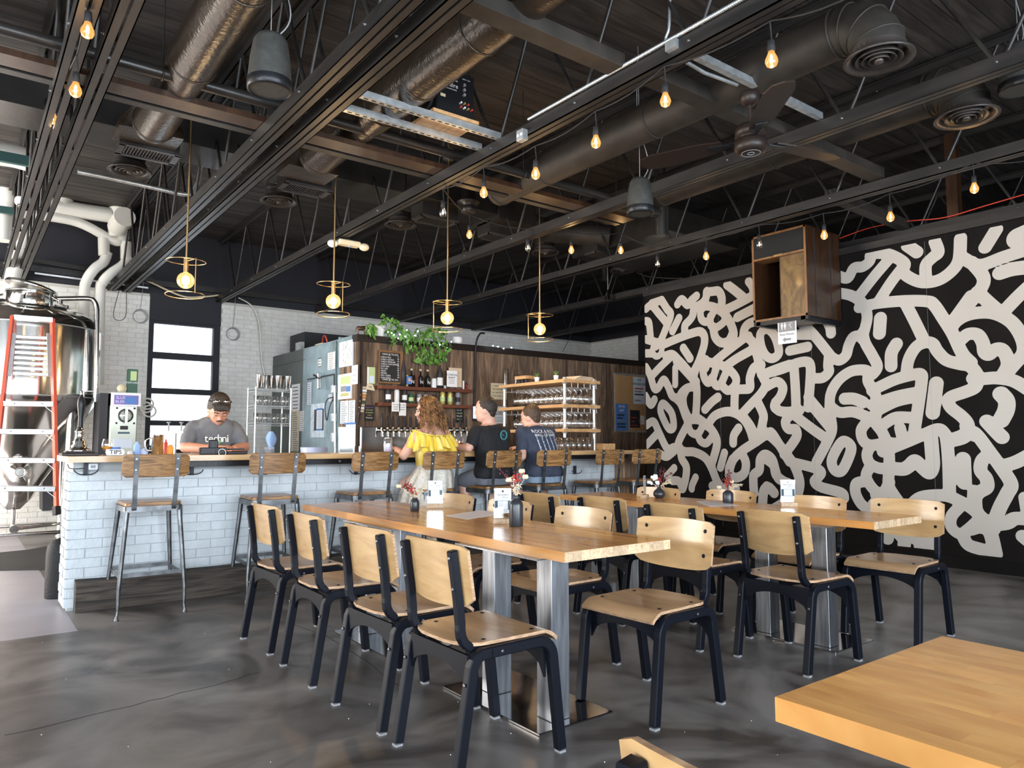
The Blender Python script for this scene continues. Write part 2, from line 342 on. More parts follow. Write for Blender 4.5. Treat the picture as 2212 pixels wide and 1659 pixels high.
# back wall: brick to truss height, dark paint above, window opening
wx0, wx1, wz0, wz1 = PY(322,700,BY).x, PY(477,700,BY).x, 1.0, PY(322,640,BY).z
ZB = PY(300, 632, BY).z
wb = struct(MB().b2(-6, wx0, BY, BY+.25, 0, ZB).b2(wx1, 11.2, BY, BY+.25, 0, ZB).b2(wx0, wx1, BY, BY+.25, 0, wz0).build('wall_back', 'mortar'))
MB().b2(-6, 11.2, BY+.02, BY+.25, ZB, ZC+.05).build('painted_upper_wall', 'navy', wb)
MB().b2(-6, 11.2, BY-.04, BY+.02, ZB+.12, ZB+.2).build('ledger_beam', 'truss', wb)
def bricks(parent, mt, X0, X1, z0, z1, place, big, hole=None, C_=.0673, L_=.212, H=.0618, vis=None, proud=.008, maxn=300):
    """courses of bricks; place(u, z) -> location and rotation; 'big' gives the priority for being a part of its own"""
    bm = MB().box((0,0,0), (L_-.0065, .03, H)).mesh('brick', mt)
    cells = []; row = 0; z = z0+C_/2
    while z < z1-.01:
        u = X0 - (L_/2 if row % 2 else 0)
        while u < X1-.02:
            a, b = max(u, X0), min(u+L_, X1)
            if hole and b > hole[0] and a < hole[1] and hole[2] < z < hole[3]:
                if a < hole[0]: b = hole[0]
                elif b > hole[1]: a = hole[1]
                else: a = b
            if b-a > .03: cells.append(((a+b)/2, z, b-a))
            u += L_
        z += C_; row += 1
    cells.sort(key=lambda c: big(c[0], c[1])); rest = MB(); n = 0
    for u, z, l in cells:
        loc, rz = place(u, z); j = random.uniform(-.0015, .0025)
        if n < maxn and big(u, z) < 1e5:
            o = bpy.data.objects.new('brick', bm); COL.objects.link(o); o.parent = parent
            o.location = Vector(loc) - parent.location + Vector((j*math.sin(rz), -j*math.cos(rz), 0)); o.rotation_euler = (random.uniform(-.01,.01), 0, rz+random.uniform(-.006,.006)); o.scale = ((l-.0065)/(L_-.0065), 1, 1); n += 1
        else: rest.box((loc[0]+j*math.sin(rz), loc[1]-j*math.cos(rz), z), (l-.0065, .03, H), rz=rz)
    if rest.v: rest.build('brickwork', mt, parent)['kind'] = 'stuff'
bricks(wb, 'paintbrick', .35, 10.68, 0, ZB, lambda u, z: ((u, BY+.0105, z), 0),
       lambda u, z: (abs(u-2.2) + abs(z-2.3)*.8 if (u < 3.9 and z > 1.1 and u > .5) else 1e6), hole=(wx0, wx1, wz0, 9))
# black panel over the window and the window itself
MB().b2(wx0-.005, wx1+.005, BY-.01, BY+.05, wz1-.0, ZB+.01).b2(wx0, wx1, BY-.005, BY+.05, PY(322,690,BY).z, wz1).build('black_lintel_panel', 'navy', wb)
wn = struct(MB().b2(wx0, wx0+.07, BY+.02, BY+.12, wz0, wz1).b2(wx1-.09, wx1, BY+.02, BY+.12, wz0, wz1).b2(wx0, wx1, BY+.02, BY+.12, wz0, wz0+.06).build('window_1', 'navy'))
bars = [(698,680),(774,760),(850,838),(919,908)]
zs = []
for lo_, hi_ in bars:
    a, b = PY(335, lo_, BY+.05).z, PY(335, hi_, BY+.05).z
    MB().b2(wx0+.05, wx1-.07, BY+.03, BY+.11, a, b).build('window_bar', 'navy', wn); zs.append((a, b))
top = [zs[0][0], zs[1][0], zs[2][0], zs[3][0]]; bot = [zs[1][1], zs[2][1], zs[3][1], wz0+.06]
for a, b in zip(top, bot): MB().b2(wx0+.07, wx1-.09, BY+.06, BY+.066, b, a).build('pane', 'pane', wn)
# right hand end wall of the back hall, white brick
FX = PY(1276, 748, BY).x
wf = struct(MB().b2(FX, FX+.2, -3.9, BY, 0, ZB).build('wall_far_right', 'mortar'))
MB().b2(FX+.01, FX+.2, -3.9, BY, ZB, ZC+.05).build('painted_upper_wall', 'navy', wf)
bricks(wf, 'paintbrick', 8.2, BY, 2.3, ZB, lambda u, z: ((FX+.0105, u, z), R(90)), lambda u, z: abs(z-3), maxn=120)
MB().b2(FX-.06, FX, 8.9, PX(1383,740,FX).y, 0, ZC).build('black_post', 'navy', wf)
# mural partition
MY1 = PX(1394, 800, MX).y; MZ = PX(1394, 641, MX).z
wr = struct(MB().b2(MX+.012, MX+.14, -3.9, MY1, 0, MZ).build('wall_right', 'muralblack'))
yy = MY1
while yy > -3.8:
    y2 = max(-3.9, yy-1.22)
    for z0, z1 in ((.0, PX(2041,1198,MX).z), (PX(2041,1198,MX).z, MZ)):
        MB().b2(MX, MX+.012, y2+.0015, yy-.0015, z0+.001, z1-.001).build('panel', 'muralblack', wr)
    yy = y2
MB().b2(MX-.03, MX+.14, -3.9, MY1, MZ, MZ+.07).build('cap_beam', 'truss', wr)
wl = struct(MB().b2(-5.1, -5, -3.9, 11.3, 0, .5).b2(-5.1, -5, -3.9, 6.5, 2.35, ZC).b2(-5.1, -5, 6.5, 11.3, 3.2, ZC).b2(-5.1, -5, -3.9, -1.4, .5, 2.4).b2(-5.1, -5, 2.4, 7.2, .5, 3.2).b2(-5.1,-5,10.8,11.3,.5,3.2).build('wall_left', 'paintbrick'))
wfr = struct(MB().b2(-5, FX, -3.9, -3.8, 0, .5).b2(-5, FX, -3.9, -3.8, 2.95, ZC).b2(-5, -4.8, -3.9, -3.8, .5, 2.95).b2(-.4, .4, -3.9, -3.8, .5, 2.95).b2(4.8, FX, -3.9, -3.8, .5, 2.95).build('wall_front', 'muralblack'))
# ---------------------------------------------------------------- mural strokes
def tile(ox, oy, s, *strokes):
    out = []
    for st in strokes:
        wd = 1.0
        if isinstance(st[0], (int, float)): wd, st = st[0], st[1:]
        cl = False
        if st[0] == 'c': cl, st = True, st[1:]
        out.append((wd, cl, [(ox+x/s, oy+y/s) for x, y in st]))
    return out
S = []
a = 6.9125; b = 6.506
S += tile(1380, 560, a,
 [(340,610),(420,740),(478,830),(410,1020),(330,1210),(260,1300)], [(110,740),(190,690),(300,810),(400,930)], [(190,660),(340,612)],
 [(95,925),(150,945),(170,1090),(180,1200)], [(100,1195),(330,1260)], [.8,(230,1260),(205,1380),(260,1450),(330,1410),(350,1290)], [(95,1405),(200,1405)],
 [(340,1290),(470,1230),(640,1160),(780,1110),(910,1080),(975,1140),(980,1260),(935,1420),(890,1540),(820,1680)],
 [(690,1120),(690,990),(760,910),(805,840),(830,730),(930,670),(1000,590),(1015,480)],
 [(1015,490),(1110,480),(1190,480),(1240,580),(1232,740)], [.9,(1010,690),(925,770),(940,900),(1030,930),(1110,800),(1140,720)],
 [.9,(1070,850),(1075,980),(1150,1020),(1260,950),(1290,880)], [(1110,1010),(1140,1160),(1230,1245),(1340,1220),(1400,1110)],
 [(960,690),(1130,720),(1280,820),(1380,980),(1415,1150),(1300,1260)],
 [(1320,380),(1440,470),(1560,570)], [(1280,760),(1450,680),(1620,590),(1740,520)], [.9,(1640,330),(1700,420),(1710,540)],
 [1.05,(1475,865),(1600,800),(1740,730)], [(1780,920),(1650,960),(1580,1040),(1560,1170)],
 [(1120,1540),(1300,1390),(1560,1190),(1640,1150)], [(1280,1610),(1450,1490),(1660,1370)], [(1600,1150),(1690,1230),(1750,1380),(1800,1580),(1830,1720)],
 [1.0,(580,670),(640,600),(730,680),(790,610),(860,550)], [(600,880),(505,1070)], [(665,1325),(765,1480)],
 [(400,1440),(500,1420),(600,1510),(700,1620),(860,1830)], [.95,'c',(1900,1045),(1815,1120),(1830,1300),(1900,1440),(2000,1480),(2090,1400),(2060,1220),(1990,1090)],
 [(500,1440),(330,1600),(180,1760)], [(1000,1520),(1130,1560)], [(1000,1500),(1000,1620)])
S += tile(1380, 780, a,
 [(105,90),(170,210),(230,400),(290,400),(370,280),(440,380),(500,520),(590,545),(650,460),(730,400),(860,380)],
 [.85,(545,100),(545,350)], [(560,0),(700,150),(830,300),(865,400),(865,600),(850,820)],
 [(720,410),(665,540),(680,700),(760,880)], [(560,560),(630,640),(700,830)], [(100,520),(180,650),(235,575)],
 [.95,'c',(355,635),(325,740),(390,910),(460,1015),(520,980),(500,800),(430,690)],
 [(110,960),(220,905),(300,1060),(420,1300),(520,1290)], [(120,1250),(270,1090)],
 [(290,1370),(400,1425),(470,1390),(560,1300),(620,1150),(720,960)], [(880,40),(820,230)],
 [.95,(960,80),(970,220),(1030,320),(1100,270),(1150,120)], [.95,(1090,250),(1150,360),(1220,350),(1300,180)],
 [.95,(1240,360),(1330,440),(1430,370),(1450,250),(1330,110),(1150,40),(960,20)],
 [(1440,400),(1430,600),(1430,760)], [(1440,420),(1560,420),(1660,400),(1660,250),(1720,100),(1830,60)],
 [(1790,60),(1860,250),(1900,340),(1830,480),(1680,640),(1530,800)], [(1880,190),(2060,120),(2250,55)],
 [(1880,400),(2060,310),(2150,390),(2120,520),(2040,640),(2090,740),(2250,760)], [1.0,(1180,540),(1090,610),(990,720)],
 [(1030,960),(1130,820),(1300,755),(1450,780),(1580,880),(1660,1020),(1710,1180)],
 [(840,820),(950,900),(1060,990),(1150,1130),(1165,1260),(1120,1440),(1090,1560),(1130,1700),(1200,1850),(1290,1900)],
 [.9,(740,950),(780,1060),(880,1090),(950,980)], [.9,(880,1080),(920,1190),(1010,1225),(1100,1120)], [(720,880),(900,880),(1040,980)],
 [(560,1290),(690,1350),(830,1360),(1000,1450),(1110,1640)], [(620,1300),(640,1450),(710,1580),(700,1750),(660,1900)],
 [.95,(1490,1000),(1420,1110),(1410,1225)], [.9,(1280,1370),(1220,1590)],
 [(1550,810),(1680,990),(1760,1200)], [(1780,620),(1860,800),(1850,920),(1830,1050),(1900,1110)],
 [(1345,1700),(1400,1490),(1530,1350),(1740,1210),(1930,1080),(1990,1080),(2100,1250),(2250,1500)],
 [(1400,1470),(1345,1640),(1440,1740),(1570,1680),(1600,1520),(1540,1380)])
S += tile(1380, 940, a,
 [(1720,860),(1710,650),(1730,580),(1800,520),(1815,360),(1890,290),(1990,360),(2040,520),(2090,650),(2240,720)],
 [.9,(530,490),(420,610)], [.85,(850,630),(800,740),(790,800)], [(500,680),(600,690),(650,800)],
 [1.05,(2020,860),(1940,780),(1870,830),(1850,1000)], [(1100,760),(1300,800),(1450,790)], [(2250,960),(2020,1100)])
S += tile(1660, 640, b,
 [(490,410),(620,520),(830,780),(900,870)], [(400,540),(600,540)], [1.0,(300,765),(550,710)], [1.0,(800,300),(865,430),(880,520)],
 [(880,850),(990,900),(1090,830),(1130,690),(1200,570),(1330,560)], [(1330,500),(1360,650),(1460,830),(1530,980),(1480,1080),(1400,1130)],
 [(850,850),(840,980),(850,1060),(760,1145),(620,1150)], [(-20,1085),(200,1020),(400,940),(540,920),(590,980),(590,1150),(560,1560)],
 [(360,1000),(380,1300),(390,1570)], [(560,1420),(740,1640),(820,1740)],
 [(865,1700),(870,1400),(970,1200),(1130,1070),(1280,1035),(1400,1060),(1400,1190),(1470,1320),(1520,1450),(1515,1660),(1480,1760)],
 [1.1,(1070,1440),(1200,1440),(1330,1490)], [1.15,(1575,310),(1560,520)], [1.1,(1800,670),(1730,800),(1725,980)])
S += tile(1892, 640, a,
 [(-60,1410),(100,1330),(300,1240),(560,1170),(680,1170),(680,1300),(640,1600),(570,2050)], [(-60,1620),(300,1500),(600,1440)], [(40,1700),(300,1570),(600,1500)],
 [(455,1180),(490,950),(600,760),(740,690),(850,710),(920,820),(1050,950),(1250,1010),(1400,1040),(1500,1150),(1520,1240)],
 [(440,100),(580,370),(720,660)], [(-250,170),(0,110),(400,70),(760,75),(870,130),(1000,320),(1150,560),(1290,850),(1420,990)],
 [(1420,0),(1290,180),(1130,400)], [(1150,420),(1300,310),(1500,250),(1750,250),(1980,350),(2120,500),(2210,700),(2200,860),(2080,1000),(1950,1150)],
 [(1270,650),(1380,565),(1520,575),(1600,700),(1620,830),(1690,870),(1790,790),(1890,800),(1960,920),(1970,1040),(1900,1170)],
 [(1450,1230),(1620,1230),(1800,1220),(2050,1260),(2280,1390)], [(1520,1250),(1480,1360),(1330,1430),(1130,1500),(1080,1570),(1130,1670),(1280,1790),(1370,1900),(1370,2010),(1290,2080),(1150,2130)],
 [1.15,(905,1300),(850,1740)], [1.2,(1870,1460),(1950,1560),(1945,1700),(1870,1850)])
S += tile(1892, 860, a,
 [1.1,(1660,350),(1790,490),(1880,580)], [(60,440),(150,370),(300,290),(500,290)], [(100,800),(400,680),(680,560),(920,465),(1020,520),(1060,640),(1090,1000),(1100,1420)],
 [1.15,(820,560),(840,800),(850,1000),(800,1110),(710,1050),(590,940),(500,1010),(400,1060),(200,1040)],
 [(1090,650),(1290,600),(1430,510),(1520,560),(1700,800),(1880,1050),(2020,1280),(1960,1430),(1860,1620),(1780,1820),(1740,1960)], [(1350,420),(1480,560)],
 [(1900,1010),(2080,960),(2280,860)], [(1700,840),(1590,930),(1565,1080),(1650,1200),(1660,1330),(1550,1400),(1490,1480),(1490,1620)], [1.15,(1305,910),(1320,1260)])
S += tile(1660, 860, b,
 [(860,100),(1000,200),(1200,195),(1450,290)], [(860,120),(880,280),(895,440),(840,590),(680,890)], [(330,900),(640,980),(740,1040),(690,1120),(650,1180),(740,1250),(1020,1330),(1060,1400)],
 [(380,250),(600,420),(800,560)], [(600,90),(730,250),(870,420)], [(100,60),(90,130),(190,190),(320,190),(440,170)], [(320,220),(240,330),(280,430),(380,440),(400,530),(330,650),(220,790)],
 [(-60,460),(120,620),(260,790),(370,960),(440,1170),(420,1330)], [(-60,840),(70,940),(110,1080),(230,1180)], [1.0,(-20,1240),(80,1330)],
 [1.0,'c',(1060,605),(970,700),(890,880),(930,1010),(1030,1020),(1130,830),(1160,680)],
 [(1390,330),(1305,450),(1330,590),(1430,660),(1600,640)], [(1430,680),(1385,800),(1430,920),(1560,985),(1700,985)], [(1430,960),(1375,1080),(1410,1190),(1510,1310),(1620,1340)],
 [(1370,1170),(1240,1200),(1225,1330),(1300,1480),(1400,1560)], [(1520,150),(1490,320),(1600,480),(1680,680),(1700,900),(1690,1100),(1700,1250),(1850,1480)], [(1700,1180),(1620,1340),(1480,1490)], [(1850,420),(1900,620)], [(1640,620),(1800,640)])
S += tile(1892, 1000, a,
 [(520,640),(640,530),(800,490),(1050,490),(1250,570),(1450,690),(1650,880),(1760,980)], [.9,(1250,660),(1130,800),(1130,960),(1260,1060),(1400,980),(1560,830)],
 [(1300,1080),(1380,1220),(1580,1290),(1760,1340)], [(1420,990),(1560,960),(1700,1040),(1780,1340)], [(1640,850),(1720,1050),(1790,1350)],
 [(1470,420),(1470,600),(1540,780),(1640,900)], [(1700,930),(1950,900),(2080,830),(2280,840)], [1.0,(2200,1100),(2300,1180)], [.9,(2230,520),(2260,700)],
 [1.15,(180,1040),(170,1120)], [1.1,(330,1040),(420,1150),(420,1260)], [(450,1040),(640,1180),(660,1280)], [(670,1040),(690,1280)], [(850,1040),(860,1300)],
 [1.0,(0,480),(140,620),(300,760)])
S += tile(1740, 400, 4.686,
 [(340,920),(430,940),(490,840),(580,825),(650,770),(655,715)], [(330,1090),(470,1120),(580,1200),(625,1330),(590,1500),(580,1560)], [(545,1120),(700,920),(850,745)], [(745,1170),(870,980),(970,850)],
 [(660,690),(840,700),(1000,790),(990,880),(1080,950),(1200,985),(1350,960),(1480,870),(1555,750),(1570,540)], [(1310,570),(1345,680),(1290,730),(1220,810),(1220,950)],
 [1.05,(1030,610),(1130,680)], [1.0,(1930,450),(1820,630)], [(1600,740),(1760,810),(2000,730),(2280,640)], [1.7,(2160,540),(2300,480)],
 [(1680,780),(1800,930),(1770,1060),(1620,1250),(1480,1440)], [(1740,1080),(1880,1210),(2000,1310)], [(2300,990),(2140,1140),(1980,1310)], [1.1,(1970,890),(2100,850),(2260,830)])
gs = .011; gy0, gy1, gz0, gz1 = -1.2, MY1+.02, .02, 3.25
def wallpt(x, y): p = PX(x, y, MX); return (p.y, p.z)
ny, nz = int((gy1-gy0)/gs), int((gz1-gz0)/gs)
GY, GZ = np.meshgrid(gy0+gs*np.arange(ny+1), gz0+gs*np.arange(nz+1), indexing='ij')
F = np.full(GY.shape, 9.)
zlo, zhi = PX(2000,1186,MX).z, PX(2085,503,MX).z
extra = []
for wd, cl, pts in S:
    w3 = [Vector((*wallpt(x, y), 0)) for x, y in pts]
    extra.append((wd, spline(w3, 6, cl), cl))
rs = random.Random(3)
for i in range(34):            # the painting carries on beyond the frame
    c = Vector((rs.uniform(-1.0, 1.75), rs.uniform(.35, 2.9), 0)); ang = rs.uniform(0, 6.3); q = [c]
    for _ in range(rs.choice((2, 3, 5))): ang += rs.uniform(-1.1, 1.1); c = c+Vector((math.cos(ang)*.22, math.sin(ang)*.22, 0)); q.append(c)
    if max(p.x for p in q) < 1.78: extra.append((1, spline(q, 5), False))
for wd, q, cl in extra:
    h = .0572*wd; seg = list(zip(q, q[1:])) + ([(q[-1], q[0])] if cl else [])
    for p0, p1 in seg:
        i0 = max(0, int((min(p0.x, p1.x)-.16-gy0)/gs)); i1 = min(ny+1, int((max(p0.x, p1.x)+.16-gy0)/gs)+1)
        j0 = max(0, int((min(p0.y, p1.y)-.16-gz0)/gs)); j1 = min(nz+1, int((max(p0.y, p1.y)+.16-gz0)/gs)+1)
        if i1 <= i0 or j1 <= j0: continue
        A, B = GY[i0:i1, j0:j1], GZ[i0:i1, j0:j1]; dx, dy = p1.x-p0.x, p1.y-p0.y; l2 = dx*dx+dy*dy+1e-9
        t = np.clip(((A-p0.x)*dx+(B-p0.y)*dy)/l2, 0, 1); D = np.hypot(A-p0.x-t*dx, B-p0.y-t*dy)-h
        F[i0:i1, j0:j1] = np.minimum(F[i0:i1, j0:j1], D)
F = np.maximum(F, zlo-GZ); F = np.maximum(F, GZ-zhi); F = np.maximum(F, GY-MY1+.004)
mb = MB(); XM = MX-.0025
def v3(y, z): return (XM, y, z)
for j in range(nz):
    i = 0
    while i < ny:
        c = (F[i,j], F[i+1,j], F[i+1,j+1], F[i,j+1])
        if max(c) <= 0:
            k = i
            while k < ny and F[k,j] <= 0 and F[k+1,j] <= 0 and F[k+1,j+1] <= 0 and F[k,j+1] <= 0: k += 1
            ya, yb, za, zb = gy0+gs*i, gy0+gs*k, gz0+gs*j, gz0+gs*(j+1)
            mb.add([v3(ya,za), v3(ya,zb), v3(yb,zb), v3(yb,za)], [(0,1,2,3)]); i = k; continue
        if min(c) < 0:
            cs = [(gy0+gs*i, gz0+gs*j), (gy0+gs*(i+1), gz0+gs*j), (gy0+gs*(i+1), gz0+gs*(j+1)), (gy0+gs*i, gz0+gs*(j+1))]; poly = []
            for k in range(4):
                p, q, fp, fq = cs[k], cs[(k+1)%4], c[k], c[(k+1)%4]
                if fp <= 0: poly.append(v3(*p))
                if (fp <= 0) != (fq <= 0):
                    t = fp/(fp-fq); poly.append(v3(p[0]+(q[0]-p[0])*t, p[1]+(q[1]-p[1])*t))
            if len(poly) >= 3: mb.add(poly, [tuple(range(len(poly)))[::-1]])
        i += 1
mb.build('mural', 'muralwhite', wr)['label'] = 'white painted looping brush lines'
mb = MB(); yy = MY1-1.22
while yy > 1.5: mb.b2(XM-.0004, XM, yy-.0008, yy+.0008, zlo, zhi); yy -= 1.22
mb.build('panel_seam', 'grey', wr)
# ================================================================ roof structure and services
def angle_pair(mb, x, y0, y1, z, down=True):
    for sx in (-1, 1):
        xi = x+sx*.007; xo = x+sx*.05
        if down: mb.b2(xi, xo, y0, y1, z, z+.008); mb.b2(xo-sx*.006, xo, y0, y1, z, z+.09)
        else: mb.b2(xi, xo, y0, y1, z+.052, z+.06); mb.b2(xi, xi+sx*.006, y0, y1, z, z+.06)
def truss(x, label, y0=-3.7, y1=BY, wr_=.013):
    t = thing('roof_truss', label, 'truss', (x, 4, ZT), 0, 'steel roof trusses')
    mb = MB(); angle_pair(mb, x, y0, y1, ZT); mb.build('bottom_chord', 'truss', t)
    mb = MB(); angle_pair(mb, x, y0, y1, 4.12, False); mb.build('top_chord', 'truss', t)
    y = .6-.9*5
    while y < y1:
        for a, b in ((y, y+.45), (y+.9, y+.47)):
            if a < y0 or b > y1-.05 or a > y1-.05: continue
            MB().rod((x, a, ZT+.03), (x, b, 4.15), wr_, 7).build('web_rod', 'truss', t)
        y += .9
    mb = MB(); y = -3
    while y < y1-.3:
        for sx in (-1, 1): mb.lathe([(.009,0),(.009,.006),(.005,.006),(.005,.014)], (0,0,0), 6, Matrix.Translation((x+sx*.05, y, ZT+.05)) @ Matrix.Rotation(sx*R(90), 4, 'Y'))
        y += .9
    mb.build('bolt', 'stoolmetal', t)['kind'] = 'stuff'
    return t
names = ['leftmost of the paired roof trusses, with string bulbs', 'roof truss paired close to the leftmost, just right of it', 'left one of the paired trusses over the first pendant lamp', 'right one of the paired trusses carrying the slotted steel channels',
 'single roof truss carrying the conduit box and hanging bulb string', 'single roof truss passing behind the ceiling fan', 'roof truss running just left of the wooden cabinet', 'roof truss above the mural wall with red cable', 'furthest roof truss, behind the top of the mural wall']
TX = [.41, .565, 1.615, 1.795, 3.05, 4.60, 6.05, 7.66, 9.33]
for x, n in zip(TX, names): truss(x, n)
# sprinkler main and boxed timber crossing on the chords
t = thing('sprinkler_pipe', 'thick black sprinkler pipe crossing over the truss chords', 'pipe', (1, 4.72, 3.42))
MB().tube([(-3, 4.72, 3.42), (4.9, 4.72, 3.42), (5.2, 4.75, 3.42)], .038, 12).build('main_pipe', 'duct', t)
MB().rod((5.2, 4.75, 3.42), (5.36, 4.75, 3.42), .05, 12).rod((5.45, 4.75, 3.2), (5.45, 4.75, 3.9), .055, 12).rod((5.3,4.75,3.42), (5.45,4.75,3.42), .045, 12).build('pipe_elbow', 'duct', t)
mb = MB()
for x in (-.6, .9, 2.3, 3.7, 4.8): mb.torus((x, 4.72, 3.42), .042, .006, 16, 5, Matrix.Rotation(R(90), 4, 'Y')).rod((x, 4.72, 3.46), (x, 4.72, 4.15), .004, 5)
mb.build('hanger', 'truss', t)['kind'] = 'stuff'
single(MB().b2(-3, 5.2, 4.86, 5.02, 3.345, 3.385), 'ceiling_timber', 'plydark', 'long brown timber board lying beside the sprinkler pipe', 'beam')
single(MB().b2(-3, 5.2, 5.06, 5.13, 3.345, 3.44), 'ceiling_timber', 'truss', 'narrow black timber behind the sprinkler pipe', 'beam')
single(MB().b2(1.85, 3.0, 2.86, 2.99, 3.345, 3.43), 'timber_beam', 'dust', 'black timber crossing at the top of the picture centre', 'beam', bevel=.004)
single(MB().b2(3.12, 6.0, 2.82, 2.95, 3.345, 3.43), 'timber_beam', 'dust', 'long black timber crossing beside the ceiling fan', 'beam', bevel=.004)
single(MB().bar((6.1, 3.35, 3.37), (7.6, 3.4, 3.37), .1, .09), 'timber_beam', 'dust', 'short black timber between the last trusses above the mural', 'beam')
single(MB().b2(7.62, 7.72, 2.9, 3.0, 3.3, 4.2), 'timber_post', 'plydark', 'short brown timber post standing on the wall above the mural', 'post')
def channel(y, label):
    t = thing('slotted_channel', label, 'steel channel', (2.45, y, 3.345), 0, 'slotted steel channels under the subwoofer')
    MB().b2(1.85, 3.02, y-.021, y-.018, 3.345, 3.39).b2(1.85, 3.02, y+.018, y+.021, 3.345, 3.39).b2(1.85, 3.02, y-.02, y+.02, 3.345, 3.348).build('channel', 'galv', t)
    mb = MB(); x = 1.9
    while x < 3.0: mb.b2(x, x+.03, y-.006, y+.006, 3.3435, 3.3455); x += .055
    mb.build('slot', 'ink', t)
channel(4.13, 'slotted galvanised channel nearer the camera, beneath the black subwoofer'); channel(4.37, 'slotted galvanised channel further from the camera, beneath the black subwoofer')
t = thing('fan_rail', 'pale galvanised strut holding the ceiling fan', 'steel channel', (3.8, 2.55, 3.345))
MB().b2(3.1, 4.55, 2.53, 2.57, 3.345, 3.387).build('strut', 'galv', t); MB().tube([(3.1,2.6,3.35),(3.4,2.61,3.335),(3.7,2.6,3.35)], .011, 8).build('flex_conduit', 'galv', t)
# subwoofer on the channels
t = thing('subwoofer', 'black cube subwoofer with white lettering sitting on steel channels', 'speaker', (2.66, 4.28, 3.39))
sw = face_m((2.66, 4.28, 3.39), (1,0,0), (0,1,0))
MB().b2(2.49, 2.80, 4.13, 4.43, 3.42, 3.74).build('cabinet', 'black', t, bevel=.008)
MB().b2(2.45, 2.82, 4.10, 4.46, 3.392, 3.415).build('base_board', 'shelfwood', t)
mb = MB().lathe([(.135,0),(.135,.012),(.12,.02),(.105,.006),(.05,.03),(0,.02)], (0,0,0), 24, Matrix.Translation((2.49, 4.28, 3.58)) @ Matrix.Rotation(R(-90), 4, 'Y')); mb.build('driver', 'rubber', t)
fm = lambda x, z: face_m((x, 4.1285, z), (1,0,0), (0,0,1))
text('Sunfire', .045, fm(2.60, 3.63), t); text('Bob Carver', .022, fm(2.61, 3.67), t); text('TRUE SUBWOOFER', .012, fm(2.60, 3.60), t); text('Sunfire Corporation\nSnohomish, WA', .009, fm(2.55, 3.715), t); text('300W / 120V', .012, fm(2.73, 3.70), t)
mb = MB()
for k in range(3): mb.rod((2.71, 4.13, 3.655-.035*k), (2.71, 4.115, 3.655-.035*k), .011, 10)
mb.build('knob', 'grey', t)
for k in range(7): MB().rod((2.68+.03*(k%4), 4.13, 3.49+.03*(k//4)), (2.68+.03*(k%4), 4.11, 3.49+.03*(k//4)), .007, 8).build('jack', ['red','white','gold'][k%3], t)
MB().b2(2.52, 2.56, 4.127, 4.13, 3.53, 3.55).build('rating_label', 'beige', t)
# ducts
def duct(label, X, Y0, Y1, Z, r, mt, elbow=True, bands=()):
    t = thing('round_duct', label, 'duct', (X, (Y0+Y1)/2, Z), 0, 'round ceiling ducts')
    MB().rod((X, Y0, Z), (X, Y1, Z), r, 28).build('duct_run', mt, t)
    mb = MB(); 
    for yb in [Y0+.02, Y1-.05]+list(bands): mb.torus((X, yb, Z), r+.001, .007, 28, 5, Matrix.Rotation(R(90), 4, 'X'))
    mb.build('seam_band', mt, t)['kind'] = 'stuff'
    if elbow:
        pts = [(X, Y0-.2*math.sin(a_), Z-.2*(1-math.cos(a_))) for a_ in [R(d) for d in range(0, 91, 15)]]
        MB().tube(pts, r, 28).build('elbow', 'dust', t)
        mb = MB()
        for i in (1, 3, 5):
            a_ = R(15*i); mb.torus(pts[i], r+.001, .006, 28, 5, Matrix.Rotation(R(90)-a_ + 2*a_, 4, 'X'))
        mb.build('elbow_seam', 'dust', t)
        diffuser_parts(t, X, Y0-.2, Z-.2, r)
    return t
def diffuser_parts(t, X, Y, Z, r, mt='vent'):
    R_ = r*1.32
    MB().lathe([(r,.02),(r,-.02),(R_*.98,-.035),(R_,-.045),(R_*.97,-.052),(R_*.75,-.03),(R_*.72,.0)], (X,Y,Z), 28).build('collar', mt, t)
    for k, f in enumerate((.62,.45,.28)):
        MB().lathe([(R_*f*.8,-.005-.002*k),(R_*f*1.08,-.045-.004*k),(R_*f*1.05,-.049-.004*k),(R_*f*.78,-.01)], (X,Y,Z), 24).build('ring', mt, t)
    MB().lathe([(.0,-.02),(R_*.12,-.03),(R_*.13,-.06),(0,-.062)], (X,Y,Z), 12).build('centre_cone', mt, t)
    MB().lathe([(0,0),(r*.98,0),(r*.98,.01),(0,.01)], (X,Y,Z+.01), 20).build('inner_dark', 'ink', t)
duct('brown wrapped round duct between the left truss pairs', 1.045, 2.0, 5.75, 3.50, .142, 'tape', False, (3.6, 4.6))
duct('dark brown round duct above the slotted steel channels', 2.28, 1.6, 5.7, 3.53, .148, 'tape', False, (3.3, 4.0, 4.5))
duct('black round duct with an elbow, passing above the ceiling fan', 3.86, 2.02, 5.3, 3.47, .135, 'dust', True, (3.4, 4.6))
duct('black round duct with an elbow, low on the right between trusses', 5.33, 2.15, 5.4, 3.60, .15, 'dust', True, (3.4, 4.6))
t = thing('trunk_duct', 'large black rectangular trunk duct crossing the ceiling', 'duct', (2, 6.4, 3.6))
for x0, x1 in ((-3,-1.5),(-1.5,-.2),(-.2,1.0),(1.0,2.2),(2.2,3.4),(3.4,4.5)): MB().b2(x0+.004, x1-.004, 6.2, 6.68, 3.6, 3.95).build('duct_section', 'duct', t, bevel=.004)
MB().b2(4.5, 5.0, 6.15, 6.7, 3.55, 3.98).build('duct_end', 'duct', t)
